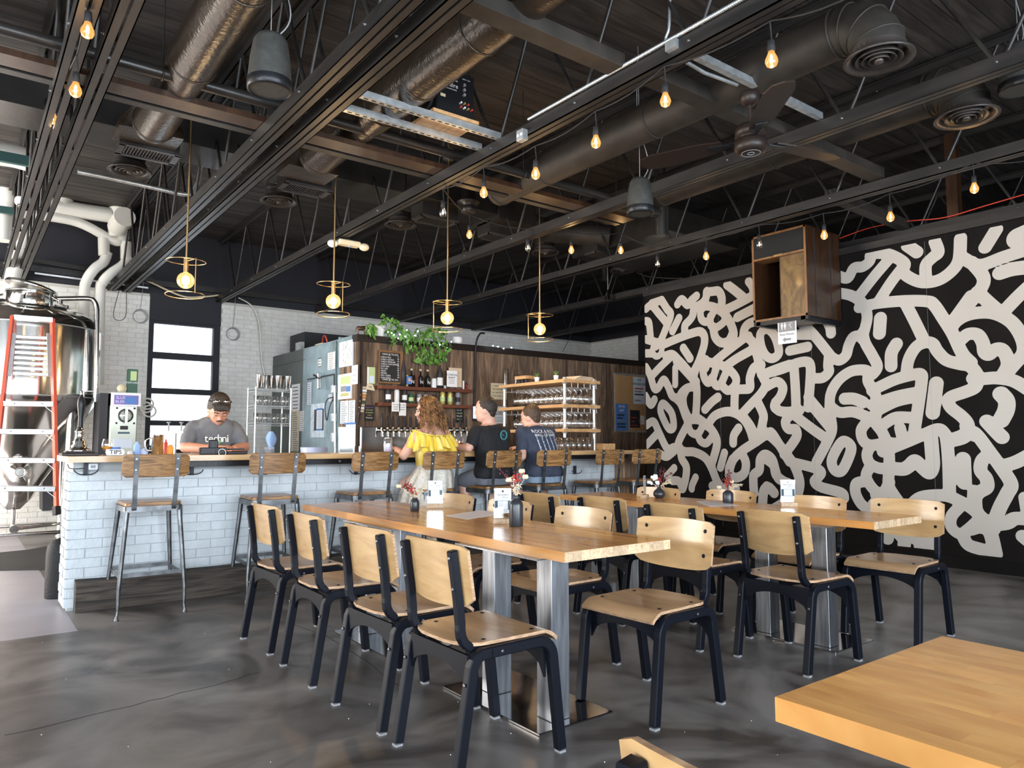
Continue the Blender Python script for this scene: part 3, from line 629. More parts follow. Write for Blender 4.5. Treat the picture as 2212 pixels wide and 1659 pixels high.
for X in (1.06, 2.32):
    c = MB(); n = 20; r0 = [Vector((X+.14*math.cos(2*math.pi*i/n), 5.85+.14*math.sin(2*math.pi*i/n), 3.66)) for i in range(n)]
    def sq(i, h, w_, d): 
        a_ = 2*math.pi*(i+.5)/n; x, y_ = math.cos(a_), math.sin(a_); k = 1/max(abs(x), abs(y_)); return Vector((X+x*k*w_, 6.0+y_*k*d, h))
    c.loft([r0, [sq(i, 3.53, .22, .16) for i in range(n)], [sq(i, 3.48, .22, .16) for i in range(n)]]); c.build('transition_hood', 'tape', t)
def register(X, Y, Z, label, wx=.42, wy=.24):
    t = thing('air_register', label, 'vent', (X, Y, Z), 0, 'rectangular ceiling registers')
    MB().b2(X-wx/2, X+wx/2, Y-wy/2, Y+wy/2, Z+.02, Z+.15).build('box', 'duct', t)
    MB().b2(X-wx/2-.01, X+wx/2+.01, Y-wy/2-.01, Y-wy/2+.025, Z, Z+.02).b2(X-wx/2-.01, X+wx/2+.01, Y+wy/2-.025, Y+wy/2+.01, Z, Z+.02).b2(X-wx/2-.01, X-wx/2+.035, Y-wy/2, Y+wy/2, Z, Z+.02).b2(X+wx/2-.035, X+wx/2+.01, Y-wy/2, Y+wy/2, Z, Z+.02).build('frame', 'vent', t)
    k = 0; x = X-wx/2+.05
    while x < X+wx/2-.04: MB().bar((x, Y-wy/2+.02, Z+.012), (x, Y+wy/2-.02, Z+.012), .003, .016, (.5,0,1)).build('louvre', 'vent', t); x += .022
    MB().b2(X-wx/2+.02, X+wx/2-.02, Y-wy/2+.02, Y+wy/2-.02, Z+.021, Z+.024).build('dark_throat', 'ink', t)
register(1.11, 6.26, 3.45, 'rectangular black air register above the first pendant lamp')
register(2.42, 6.32, 3.45, 'rectangular black air register right of the first, above the emergency light')
register(3.86, 6.42, 3.45, 'rectangular black air register beside the single truss, third from left')
register(4.75, 6.45, 3.42, 'rectangular black air register, fourth from left', .5)
register(6.3, 6.4, 3.45, 'rectangular black air register furthest right, over the bulb string', .5)
def flexdiff(px, py, label):
    p = PY(px, py, 7.0); t = thing('round_diffuser', label, 'vent', tuple(p), 0, 'round diffusers on flexible ducts')
    X, Y, Z = p.x, p.y, p.z+.05
    q = [(X, Y, Z), (X, Y-.0, Z+.12), (X+.02, Y-.1, Z+.24), (X+.03, Y-.35, Z+.28)]; q = spline(q, 5)
    MB().tube(q, [.125+.006*math.sin(i*2.2) for i in range(len(q))], 18).build('flex_duct', 'duct', t); diffuser_parts(t, X, Y, Z, .135)
for k, (px, py, l) in enumerate(((280,372,'round black diffuser nearest the white pipes'), (602,437,'round black diffuser left of the second pendant cord'), (866,488,'round black diffuser left of the third pendant cord'), (1178,548,'round black diffuser beside the fourth pendant cord'), (1345,586,'furthest round black diffuser, small, left of the mural top'))): flexdiff(px, py, l)
t = thing('flat_plenum', 'wide flat grey duct plenum above the left end of the mural', 'duct', (6.8, 5.9, 3.5))
MB().b2(6.2, 7.5, 5.3, 6.9, 3.52, 3.8).build('plenum_box', 'duct', t, bevel=.01); MB().tube(spline([(6.2,6.2,3.65),(5.9,6.5,3.7),(5.5,6.6,3.7),(5.0,6.45,3.72)],5), .13, 16).build('flex_duct', 'dust', t)
p = PY(1012, 440, 6.0)
t = thing('ceiling_vent_cap', 'small stepped black roof vent cap above the bulb string', 'vent', tuple(p)); MB().lathe([(.0,-.1),(.07,-.1),(.075,-.04),(.06,-.02),(.115,.0),(.12,.02),(.07,.04),(.07,.14),(.0,.14)], p, 20).build('cap', 'duct', t); MB().rod(p+Vector((0,0,.14)), (p.x,p.y,4.15), .06, 12).build('neck', 'duct', t)
# bell shaped pendant speakers
def bell(p, r, h, label):
    t = thing('pendant_speaker', label, 'speaker', tuple(p), 0, 'bell shaped pendant speakers')
    MB().lathe([(r*.98,0),(r,.02),(r*.99,.06),(r*.92,h*.55),(r*.78,h*.88),(r*.6,h*.98),(0,h)], p, 28).build('housing', 'spk', t)
    MB().lathe([(r*1.01,.05),(r*1.03,.03),(r*1.02,.0),(r*.93,-.006),(r*.90,.006)], p, 28).build('rim', 'black', t)
    MB().lathe([(0,.004),(r*.75,.004),(r*.92,.01)], p, 28).build('grille', 'spk', t)
    MB().rod(p+Vector((0,0,h)), (p.x, p.y, 4.18), .0025, 5).build('cable', 'alu', t); q = spline([p+Vector((.03,0,h)), p+Vector((.1,0,h+.15)), p+Vector((.04,.05,h+.5)), Vector((p.x+.1,p.y+.1,4.18))], 6)
    MB().tube(q, .004, 5).build('wire', 'grey', t)
bell(Vector((1.185, 3.6, 2.955)), .108, .29, 'dark grey bell speaker hanging large at the upper left'); bell(PX(1383,462,4.0), .10, .27, 'dark bell speaker hanging small near the picture centre right'); bell(PX(2205,195,5.25), .12, .3, 'dark bell speaker cut by the right edge of the picture')
# ceiling fan
t = thing('ceiling_fan', 'dark bronze ceiling fan with broad blades', 'fan', (3.75, 2.55, 3.0))
c = Vector((3.75, 2.55, 0))
MB().lathe([(0,3.30),(.045,3.30),(.062,3.275),(.055,3.24),(.03,3.215),(0,3.21)], c, 20).build('canopy', 'mirror' if 0 else 'brown', t); MB().rod((3.75,2.55,3.08), (3.75,2.55,3.22), .012, 10).build('downrod', 'brown', t)
MB().lathe([(0,3.09),(.075,3.085),(.09,3.06),(.092,3.02),(.07,3.015),(.07,3.0),(.095,2.995),(.098,2.95),(.09,2.925),(.06,2.915),(0,2.915)], c, 26).build('motor_housing', 'brown', t)
MB().torus((3.75,2.55,2.916), .055, .003, 24, 5).torus((3.75,2.55,2.914), .02, .002, 16, 5).build('trim_ring', 'grey', t)
for a0 in (-12, 108, 228):
    m = Matrix.Translation((3.75, 2.55, 3.0)) @ Matrix.Rotation(R(a0), 4, 'Z') @ Matrix.Rotation(R(10), 4, 'X')
    bl = MB().prism([(.17,-.05),(.3,-.075),(.62,-.085),(.70,-.06),(.72,0),(.70,.06),(.62,.085),(.3,.075),(.17,.05)], -.004, .004, m).build('blade', 'brown', t)
    MB().prism([(.08,-.02),(.14,-.015),(.25,-.035),(.25,.035),(.14,.015),(.08,.02)], -.012, -.005, m).build('blade_iron', 'black', t)
# conduit, junction boxes and coils on the fifth truss
t = thing('conduit', 'bright flexible metal conduit clipped along a truss, with switch box', 'conduit', (2.99, 2.6, 3.36))
q = [Vector((2.985, y, 3.352)) for y in (-.5, .5, 1.2, 2.0, 3.0, 3.75)]
MB().tube(q, .010, 10).build('pipe', 'galv', t); mb = MB(); y = -.4
while y < 3.7: mb.torus((2.985, y, 3.352), .0105, .0018, 10, 4, Matrix.Rotation(R(90), 4, 'X')); y += .012
mb.build('ribbing', 'galv', t)['kind'] = 'stuff'
p = PX(1128, 293, 2.98); MB().box(p, (.05, .07, .075)).build('switch_box', 'galv', t, bevel=.003)
for dy in (.018, -.018): MB().lathe([(.011,0),(.011,.002),(0,.002)], (0,0,0), 12, Matrix.Translation(p+Vector((-.025, dy, 0))) @ Matrix.Rotation(R(-90), 4, 'Y')).build('socket_face', 'white', t)
t = thing('conduit', 'pale flexible conduit drop with coil near the upper centre right', 'conduit', (3.0,1.7,3.4)); MB().tube(spline([PX(1447,0,3.05), PX(1445,60,3.05), PX(1438,85,3.05), PX(1446,105,3.05)],6), .009, 8).build('pipe', 'galv', t); MB().box(PX(1455,100,3.0), (.06,.07,.05)).build('box', 'galv', t)
# cables slung along the trusses
def cable(pts, r, mt, label, cat='cable'): return single(MB().tube(spline(pts, 8), r, 6), 'cable', mt, label, cat)
cable([PX(1814,515,7.55), PX(1880,492,7.55), PX(1960,478,7.55), PX(2040,470,7.55), PX(2130,444,7.55), PX(2230,415,7.55)], .006, 'red', 'red cable draped along the truss above the mural')
cable([PY(305,600,BY-.1), PY(330,612,BY-.15), PY(395,640,BY-.15), PY(440,641,BY-.15), PY(478,637,BY-.1)], .013, 'cream', 'cream hose sagging above the window')
cable([PY(515,643,BY-.08), PY(545,662,BY-.08), PY(560,700,BY-.08), PY(565,770,BY-.08), PY(573,820,BY-.08)], .010, 'pvc', 'pale hose curving down the brick beside the cooler')
cable([PY(258,625,BY-.05), PY(245,680,BY-.06), PY(258,692,BY-.06), PY(272,680,BY-.06), PY(273,625,BY-.05)], .004, 'ink', 'black cord loop hanging on the brick left of the window')
cable([PX(1250,670,9.2), PX(1235,720,9.2), PX(1215,760,9.0)], .006, 'ink', 'black cable hanging above the bar wall at right')
cable([PX(1355,575,7.5), PX(1390,595,7.5), PX(1440,601,7.5), PX(1475,601,7.5)], .007, 'dust', 'grey cord sagging above the start of the mural')
for px, py, l in ((302,684,'coil of grey wire hanging on the brick left of the window'), (502,722,'coil of grey wire hanging on the brick right of the window')):
    p = PY(px, py, BY-.04); t = thing('wire_coil', l, 'wire', tuple(p)); 
    for k in range(3): MB().torus(p+Vector((.004*k,-.01*k,.003*k)), .085+.006*k, .004, 24, 5, Matrix.Rotation(R(88+3*k), 4, 'X')).build('loop', 'grey', t)
    MB().tube([p+Vector((0,0,.09)), p+Vector((.02,0,.3)), p+Vector((.03,0,.62))], .004, 5).build('lead', 'grey', t)
# security camera
p = PX(52, 440, .40); t = thing('security_camera', 'white dome security camera on the left truss', 'camera', tuple(p)); MB().lathe([(0,.05),(.07,.05),(.075,.03),(.075,.0),(.065,-.015),(0,-.015)], p, 24).build('housing', 'white', t); MB().lathe([(.055,-.014),(.05,-.04),(.03,-.058),(0,-.064)], p, 20).build('dome', 'black', t)
MB().rod(p+Vector((0,0,.05)), p+Vector((0,0,.12)), .004, 6).build('cord', 'white', t)
# emergency light
p = PX(753, 520, 3.05); p = Vector((3.05, p.y, p.z)); p = PY(753, 526, 6.9); t = thing('emergency_light', 'cream twin-head emergency light hanging from a truss', 'light', tuple(p))
MB().box(p, (.24, .1, .055)).build('body', 'beige', t, bevel=.012); 
for s in (-1, 1): MB().sph(p+Vector((s*.16, -.03*s, -.02)), (.055,.045,.04), 14).build('lamp_head', 'beige' if s > 0 else 'white', t)
MB().rod(p+Vector((0,0,.03)), (p.x, p.y, 4.15), .012, 8).build('mount', 'truss', t); MB().lathe([(0,0),(.016,0),(.01,-.01),(0,-.012)], p+Vector((0,-.02,-.03)), 10).build('indicator', 'bluelight', t)
# ---------------------------------------------------------------- white PVC pipework, upper left
def pipe(label, runs, mt='pvc'):
    t = thing('pvc_pipe', label, 'pipe', tuple(runs[0][1][0]), 0, 'white pipework in the brewery corner')
    for nm, pts, r in runs: MB().tube(spline(pts, 6) if len(pts) > 2 else pts, r, 16).build(nm, mt, t)
    return t
Q = 10.55
q = lambda *a: [PY(x, y, Q) for x, y in a]
pipe('white pipe with an elbow running down the brick, left of a pair', [('run', q((232,545),(224,565),(205,580),(188,605),(182,640),(180,790)), .062), ('drop', q((224,515),(225,552)), .068)])
pipe('white pipe with an elbow running down the brick, right of a pair', [('run', q((276,555),(266,572),(240,590),(222,610),(216,640),(214,830)), .062), ('drop', q((272,523),(272,560)), .068)])
pipe('thick white vertical vent pipe with capped branch', [('riser', q((259,392),(256,514)), .125), ('branch', [PY(255,490,Q-.1), PY(270,468,Q-.5)], .125)])
pipe('white horizontal pipe ending in an elbow at the vent pipe', [('run', q((0,455),(120,470),(180,485),(245,520),(262,520),(272,530)), .06)])
pipe('long white upper pipe joining the vent pipe', [('run', q((110,443),(170,455),(240,465)), .10), ('leg', q((160,365),(150,400),(135,440)), .10)])
pipe('thick white horizontal pipe at the left edge, strapped', [('run', [PY(x,y,8.3) for x,y in ((-60,325),(20,335),(60,345))], .11)])
pipe('white bent pipe below it at the left edge', [('run', q((-40,390),(5,400),(18,430),(8,470),(5,520)), .11)])
pipe('white riser between the left trusses above the tank', [('run', q((60,490),(55,520),(30,590),(24,640),(24,690)), .085)])
single(MB().bar(PY(-40,330,7.9), PY(66,350,7.9), .05, .09), 'steel_rail', 'teal', 'dark teal steel rail crossing the left edge pipes, upper', 'rail'); single(MB().bar(PY(-40,447,10.2), PY(40,458,10.2), .05, .08), 'steel_rail', 'teal', 'dark teal steel rail crossing the left edge pipes, lower', 'rail')
single(MB().tube(spline([PY(168,371,7.7), PY(240,385,7.7), PY(330,405,7.7), PY(405,420,7.7), PY(425,400,7.7), PY(440,360,7.7), PY(450,340,7.7)],6), .022, 10), 'metal_conduit', 'galv', 'thin grey conduit curving behind the first diffuser', 'conduit')
single(MB().bar(PY(60,560,11.1), PY(330,605,11.1), .04, .05), 'steel_rail', 'duct', 'dark steel rail on the black wall above the tank, lower', 'rail'); single(MB().bar(PY(75,590,11.1), PY(320,622,11.1), .02, .02), 'steel_rail', 'alu', 'thin bright rail on the black wall above the tank', 'rail')
# ---------------------------------------------------------------- string lights
def bulb(p, lit, label, r=.03, drop=.10):
    t = thing('string_bulb', label, 'light bulb', tuple(p), 0, 'edison bulbs on the string lights')
    MB().lathe([(0,.045),(.016,.045),(.018,.02),(.02,-.0),(.017,-.008)], p, 12).build('socket', 'rubber', t)
    MB().lathe([(.013,-.005),(.018,-.02),(.029,-.045),(.031,-.06),(.024,-.078),(.009,-.088),(0,-.089)], p, 14).build('glass', 'bulbglass' if lit else 'glass', t)
    MB().lathe([(0,-.02),(.006,-.03),(.0075,-.055),(.004,-.066),(0,-.067)], p, 8).build('filament', 'fil' if lit else 'filoff', t)
    MB().tube([p+Vector((0,0,.045)), p+Vector((.006,.0,.06)), p+Vector((-.004,0,.045+drop))], .004, 5).build('lead', 'rubber', t)
    if lit:
        l = bpy.data.lights.new('bulb_glow', 'POINT'); l.energy = 1.1; l.color = (1,.60,.26); l.shadow_soft_size = .03
        o = bpy.data.objects.new('bulb_glow', l); COL.objects.link(o); o.parent = t; o.location = (0,0,-.105)
    return p+Vector((0,0,.045+drop))
up = Vector((0,0,.055))
bs = [('on the leftmost truss, highest',PX(190,45,.41),1),('on the leftmost truss, middle',PX(164,175,.41),1),('on the leftmost truss, lowest',PX(114,240,.41),1)]
A_ = [bulb(p, l, 'lit teardrop bulb hanging '+n) for n, p, l in bs]
C_ = [bulb(p, l, n) for n, p, l in (('lit bulb nearest the top, left of the elbowed duct', PX(1666,108,3.03),1), ('lit bulb second down the long string, beside the dark duct', PX(1437,198,3.03),1), ('lit bulb third down the long string, over the long duct', PX(1287,290,3.03),1), ('lit bulb fourth down the long string, at the duct end', PX(1157,360,3.03),1), ('lit bulb fifth down the long string, beside the vent cap', PX(1045,402,3.03),1), ('unlit clear bulb hanging below the third truss register', PX(957,446,3.03),0))]
D_ = [bulb(p, l, n) for n, p, l in (('lit bulb between two registers, above the fourth pendant', PY(1014,496,5.8),1), ('unlit clear bulb left of the fourth pendant cord', PX(1140,525,4.5),0))]
E_ = [bulb(p, l, n) for n, p, l in (('lit bulb right of the fourth pendant cord', PY(1234,530,5.6),1), ('lit bulb midway between the fourth pendant and the mural', PY(1341,531,5.5),1), ('unlit clear bulb above the left end of the mural', PX(1420,560,5.95),0), ('lit bulb above the mural, left of the cabinet', PX(1525,543,5.98),1), ('dim bulb in front of the cabinet grille', PX(1640,517,6.0),0), ('lit bulb in front of the cabinet side', PX(1780,496,6.0),1), ('lit bulb above the mural right of the cabinet', PX(1923,456,6.0),1), ('rightmost lit bulb above the mural', PX(2104,393,6.0),1))]
def strand(pts, label):
    out = []
    for a_, b_ in zip(pts, pts[1:]):
        for k in range(6): t_ = k/6; out.append(a_.lerp(b_, t_)-Vector((0,0,.03*math.sin(math.pi*t_))))
    out.append(pts[-1]); single(MB().tube(out, .0045, 6), 'string_light_cable', 'rubber', label, 'cable')
strand([PX(200,-60,.41)]+A_+[PX(80,330,.41)], 'black string light cable on the leftmost truss'); strand([PX(1900,-40,3.03)]+C_, 'black string light cable sagging along the centre truss'); strand([C_[-1]]+D_, 'black string light cable crossing between two trusses'); strand([D_[-1]]+E_+[PX(2300,330,6.0)], 'black string light cable running along the truss to the right')
# ---------------------------------------------------------------- pendants over the bar
def pendant(px, py, label, arm):
    p = PY(px, py, 6.08); t = thing('pendant_lamp', label, 'pendant lamp', tuple(p), 0, 'globe bulb pendants over the bar')
    MB().rod(p+Vector((0,0,.18)), (p.x, p.y, 4.19), .0075, 8).build('stem', 'brass', t); MB().lathe([(0,4.0),(.055,4.0),(.055,4.05),(.06,4.1),(0,4.1)], (p.x,p.y,0), 16).build('ceiling_cup', 'galv', t)
    MB().rod(p+Vector((0,0,.065)), p+Vector((0,0,.185)), .019, 14).build('socket', 'brass', t)
    MB().torus(p+Vector((0,0,.155)), .145, .004, 40, 6, Matrix.Rotation(R(2), 4, 'X')).build('upper_ring', 'brass', t)
    MB().torus(p+Vector((0,0,-.115)), .145, .004, 40, 6, Matrix.Rotation(R(-2), 4, 'X')).build('lower_ring', 'brass', t)
    q_ = Vector((.145*math.cos(arm), .145*math.sin(arm), 0)); MB().rod(p+q_+Vector((0,0,.155)), p+q_+Vector((0,0,-.115)), .004, 6).rod(p+Vector((0,0,.155)), p+q_+Vector((0,0,.155)), .004, 6).build('strut', 'brass', t)
    MB().sph(p, .066, 20).build('globe', 'globeglass', t); MB().sph(p+Vector((0,0,.0)), (.030,.030,.038), 12).build('filament', 'filbig', t)
    l = bpy.data.lights.new('pendant_glow', 'POINT'); l.energy = 10; l.color = (1,.66,.34); l.shadow_soft_size = .05
    o = bpy.data.objects.new('pendant_glow', l); COL.objects.link(o); o.parent = t; o.location = (0,0,-.13)
pendant(401, 606, 'globe pendant lamp furthest left, above the window', -1.3); pendant(720, 651, 'globe pendant lamp second from left, beside the cooler', -1.4); pendant(966, 687, 'globe pendant lamp third from left, beside the trailing plant', 3.0); pendant(1166, 711, 'globe pendant lamp furthest right, over the glass rack', 3.0)
# ================================================================ dining chairs
def screw(mb, p, n, r=.007):
    q_ = Vector(n).to_track_quat('Z', 'Y').to_matrix().to_4x4(); mb.lathe([(r,0),(r,.0015),(r*.6,.003),(0,.003)], (0,0,0), 10, Matrix.Translation(p) @ q_)
def make_chair():
    t = thing('dining_chair', '', 'chair', (0,0,0), 0, 'birch plywood dining chairs with black frames')
    L = dict(parent=t, local=True)
    # seat: dished, rounded at the rear, waterfall front, facing +x
    nx, ny_ = 22, 12; x0, x1 = -.205, .232; top = []; 
    def hw(x):
        if x < -.10: u = (x+.10)/(-.105); return .055+.150*math.sqrt(max(0, 1-u*u*.97))
        return .205
    def zz(x, y):
        z = .462 - .010*math.exp(-((x+.03)/.13)**2)*math.cos(y/.205*math.pi/2)
        if x > .165: u = (x-.165)/.067; z -= .034*u*u
        return z
    vs = []; 
    for lay in (0, -.012):
        for i in range(nx+1):
            x = x0+(x1-x0)*(1-math.cos(math.pi*i/nx))/2 if False else x0+(x1-x0)*i/nx
            for j in range(ny_+1):
                y = hw(x)*(2*j/ny_-1); vs.append((x + (lay*.6 if x > .19 else 0), y, zz(x, y)+lay))
    W = ny_+1; o_ = (nx+1)*W
    ft = [(i*W+j, (i+1)*W+j, (i+1)*W+j+1, i*W+j+1) for i in range(nx) for j in range(ny_)]
    MB().add(vs, ft, True).add(vs, [tuple(o_+k for k in f[::-1]) for f in ft], True).build('seat', 'plyseat', **L)
    loop = [j for j in range(W)] + [i*W+ny_ for i in range(1, nx+1)] + [nx*W+j for j in range(ny_-1, -1, -1)] + [i*W for i in range(nx-1, 0, -1)]
    MB().add(vs, [(loop[k], loop[(k+1) % len(loop)], o_+loop[(k+1) % len(loop)], o_+loop[k])[::-1] for k in range(len(loop))]).build('seat_edge', 'plyedge', **L)
    # backrest: curved sheet
    def bx(z): return -.172 - .155*(z-.6)
    nb, nz_ = 14, 8; vs = []
    for lay in (0, 1):
        for j in range(nz_+1):
            v = j/nz_
            for i in range(nb+1):
                y = -.222+.444*i/nb; e = abs(y)/.222
                zb = .592 + .014*(e**4) - .012*(1-e*e); zt_ = .812 - .006*e**2
                if e > .93: zb += .012; zt_ -= .012
                z = zb+(zt_-zb)*v; x = bx(z) - .030*(1-e*e) + (0 if lay else .012)
                vs.append((x, y, z))
    W2 = nb+1; o2 = (nz_+1)*W2; f1 = [(j*W2+i, j*W2+i+1, (j+1)*W2+i+1, (j+1)*W2+i) for j in range(nz_) for i in range(nb)]
    MB().add(vs, f1, True).add(vs, [tuple(o2+k for k in f[::-1]) for f in f1], True).build('backrest', 'ply', **L)
    lp = [i for i in range(W2)] + [j*W2+nb for j in range(1, nz_+1)] + [nz_*W2+i for i in range(nb-1, -1, -1)] + [j*W2 for j in range(nz_-1, 0, -1)]
    MB().add(vs, [(lp[k], lp[(k+1) % len(lp)], o2+lp[(k+1) % len(lp)], o2+lp[k]) for k in range(len(lp))]).build('backrest_edge', 'plyedge', **L)
    # side frames and back posts
    for s in (-1, 1):
        y = s*.212
        def arc(cx, cz, r, a0, a1, n=7): return [(cx+r*math.cos(R(a0+(a1-a0)*k/n)), y, cz+r*math.sin(R(a0+(a1-a0)*k/n))) for k in range(n+1)]
        fr = [(.236, y, .012), (.196, y, .36)] + arc(.122, .356, .074, 8, 86, 7) + [(-.10, y, .427)] 
        MB().sweep(fr, (0,1,0), .036, .040).build('leg', 'frame', bevel=.004, **L)
        rl = [(-.232, y, .012), (-.176, y, .36)] + [(-.176+.055*(1-math.cos(R(a_))), y, .36+.067*math.sin(R(a_))) for a_ in (20, 40, 60, 80)] + [(-.09, y, .4275)]
        MB().sweep(rl, (0,1,0), .036, .040).build('leg', 'frame', bevel=.004, **L)
        yp = s*.172
        po = [(-.232, yp, .792), (-.206, yp, .62), (-.196, yp, .53)] + [(-.196+.075-.075*math.cos(R(a_)), yp, .51-.075*math.sin(R(a_))) for a_ in (0, 18, 36, 54, 72, 90)] + [(.04, yp, .434)]
        MB().sweep(po, (0,1,0), .031, .032).build('back_post', 'frame', bevel=.004, **L)
        mb = MB(); screw(mb, (-.245, yp, .765), (-1,0,.15)); screw(mb, (-.228, yp, .655), (-1,0,.15)); screw(mb, (-.205, y+s*.0, .33), (-1,0,.2)); screw(mb, (.214, y, .33), (1,0,.1)); screw(mb, (-.05, y+s*.017, .425), (0,s,0))
        mb.build('screw', 'stoolmetal', **L)
        mb = MB(); screw(mb, (.135, s*.165, .4625), (0,0,1), .009); screw(mb, (-.09, s*.165, .4595), (0,0,1), .009)
        for z in (.765, .655): screw(mb, (bx(z)-.0135+.012+.002, yp, z), (1,0,0), .0095)
        mb.build('screw', 'frame', **L)
        for x in (.236, -.232): MB().box((x, y, .004), (.030, .032, .008)).build('foot_glide', 'grey', **L)
    # arched aprons
    for x, dz in ((-.178, 0), (.17, 0)):
        n = 14; poly = [(-.20, .425), (-.20, .285)] + [(-.20+.40*k/n, .30+.075*math.sin(math.pi*k/n)**.55) for k in range(1, n)] + [(.20, .285), (.20, .425)]
        m = Matrix(((0,0,1,0),(1,0,0,0),(0,1,0,0),(0,0,0,1))); MB().prism(poly, x-.006, x+.006, m).build('apron', 'frame', **L)
    return t
ch0 = make_chair(); KIDS[ch0.name] = children(ch0)
def chair(x, y, rz, label):
    global _used
    o = ch0 if not _used else copy_tree(ch0)
    _used = True; o.location = (x, y, 0); o.rotation_euler = (0, 0, R(rz)); o['label'] = label; return o
_used = False
chair(1.655, 2.40, 0, 'plywood chair nearest the camera on the left of the near table')
chair(1.65, 2.965, 1.5, 'plywood chair second from the camera along the left of the near table')
chair(1.655, 3.66, -1.5, 'plywood chair third from the camera along the left of the near table')
chair(1.665, 4.335, 2, 'plywood chair furthest from the camera along the left of the near table')
chair(2.56, 2.335, 183, 'plywood chair nearest on the right of the near table, seat facing the camera')
chair(2.61, 3.04, 181, 'plywood chair second on the right of the near table, its back above the tabletop end')
chair(2.59, 3.70, 179, 'plywood chair behind the tall vase on the right of the near table')
chair(2.59, 4.32, 180, 'plywood chair furthest on the right of the near table, behind its paper stand')
chair(3.70, 2.31, -2, 'plywood chair nearest on the left of the far table, seen from behind')
chair(3.62, 2.93, 0, 'plywood chair second on the left of the far table, half hidden behind another')
chair(3.68, 3.60, 1, 'plywood chair third on the left of the far table')
chair(3.55, 4.10, 0, 'plywood chair furthest on the left of the far table')
chair(4.63, 2.21, 182, 'plywood chair at the right end of the far table, seat facing the camera')
chair(4.42, 2.72, 180, 'plywood chair on the mural side, behind the white card stand')
chair(4.46, 3.42, 179, 'plywood chair on the mural side, behind the narrow vase of the far table')
chair(4.28, 3.97, 180, 'plywood chair on the mural side, behind the round vase')
chair(.905, .475, 0, 'plywood chair cut off at the bottom edge, beside the blond table')
# ================================================================ tables
def table(label, X0, X1, Y0, Y1, base, top='stave', zt=.73, th=.042, nst=None, cat_group='butcher block tables', endm='endgrain', chop=False):
    t = thing('dining_table', label, 'table', ((X0+X1)/2, (Y0+Y1)/2, 0), 0, cat_group)
    n = nst or int(round((X1-X0)/.045)); w_ = (X1-X0)/n
    sm = MB().box((0,0,0), (w_-.0006, 1, th), None).mesh('stave', top)
    em = MB().box((0,0,0), (w_-.0006, .003, th-.0006)).mesh('stave_end', endm)
    for i in range(n):
        x = X0+w_*(i+.5); cuts = [Y0]
        if chop:
            y = Y0 + random.uniform(.15, .5)
            while y < Y1-.12: cuts.append(y); y += random.uniform(.28, .62)
        else:
            cuts.append(Y0+(Y1-Y0)*random.uniform(.25, .75))
        cuts.append(Y1)
        for a_, b_ in zip(cuts, cuts[1:]):
            o = bpy.data.objects.new('stave', sm); COL.objects.link(o); o.parent = t; o.location = (x-t.location.x, (a_+b_)/2-t.location.y, zt-th/2); o.scale = (1, b_-a_-.0003, 1)
        for y in (Y0-.0012, Y1+.0012):
            o = bpy.data.objects.new('stave_end', em); COL.objects.link(o); o.parent = t; o.location = (x-t.location.x, y-t.location.y, zt-th/2)
    for bx0, bx1, by0, by1, posts in base:
        MB().b2(bx0, bx1, by0, by1, 0, .010).build('base_plate', 'plate', t, bevel=.002)
        for px_, py_ in posts:
            MB().b2(px_, px_+.10, py_, py_+.10, .010, zt-th).build('leg', 'steel', t, bevel=.003)
    for bx0, bx1, by0, by1, posts in base: MB().b2(bx0+.03, bx1+.1, by0+.05, by1-.05, zt-th-.006, zt-th).build('mounting_plate', 'steel', t)
    return t
table('glossy orange butcher block table in the middle, on paired steel columns', 1.985, 2.625, 2.265, 5.08, [(1.915, 2.33, 2.345, 3.07, [(2.03, 2.40), (2.03, 2.81)]), (1.918, 2.33, 3.64, 4.36, [(2.03, 3.72), (2.03, 4.14)])])
table('butcher block table beside the mural, with two vases', 4.09, 4.66, 2.06, 4.72, [(3.95, 4.37, 2.23, 2.92, [(4.0, 2.29), (4.0, 2.67)]), (4.0, 4.4, 3.75, 4.4, [(4.05, 3.8), (4.05, 4.2)])])
table('pale blond butcher block table cut off at the lower right corner', 1.172, 1.84, -1.6, .775, [(1.25, 1.7, -.6, .15, [(1.4, -.5), (1.4, 0)])], top='stavelight', endm='stavelight', chop=True, nst=14)
# ================================================================ bar
BX0, BXR, BF, BXW = .655, 6.34, 5.985, 6.02
t = thing('bar_counter', 'long white brick bar with a maple counter top', 'bar counter', (3.5, 6.2, 0)); bar_t = t
MB().b2(BX0+.012, BXW, BF+.008, BF+.22, 0, 1.03).build('core_wall', 'barmortarshade', t)
MB().b2(BX0+.02, BX0+.2, BF+.2, BF+.48, 0, 1.03).build('end_return', 'barmortarshade', t)
MB().b2(BXW, BXR-.02, BF+.02, BF+.2, 0, 1.03).build('wood_end_panel', 'brown', t)
x = BXW
while x < BXR-.05: MB().b2(x+.002, x+.12, BF, BF+.02, 0, 1.03).build('plank', 'barn', t); x += .122
def barplace(u, z): return ((u, BF+.0185, z), 0)
bricks(t, 'barbrick', BX0, BXW, .02, 1.0, barplace, lambda u, z: u-.5*z, maxn=300)
bk = MB().box((0,0,0), (.2, .03, .0605)).mesh('brick', 'barbrick')
for r_ in range(14):
    for k in range(2):
        o = bpy.data.objects.new('brick', bk); COL.objects.link(o); o.parent = t; l_ = (.20, .10)[(k+r_) % 2]
        y_ = BF+.012+(.10 if (k == 0 and l_ > .15) or False else (.05 if k == 0 else (.26 if l_ > .15 else .27))); o.location = Vector((BX0+.006, y_, .053+.0673*r_))-t.location; o.rotation_euler = (0,0,R(-90)); o.scale = (l_/.2, 1, 1)
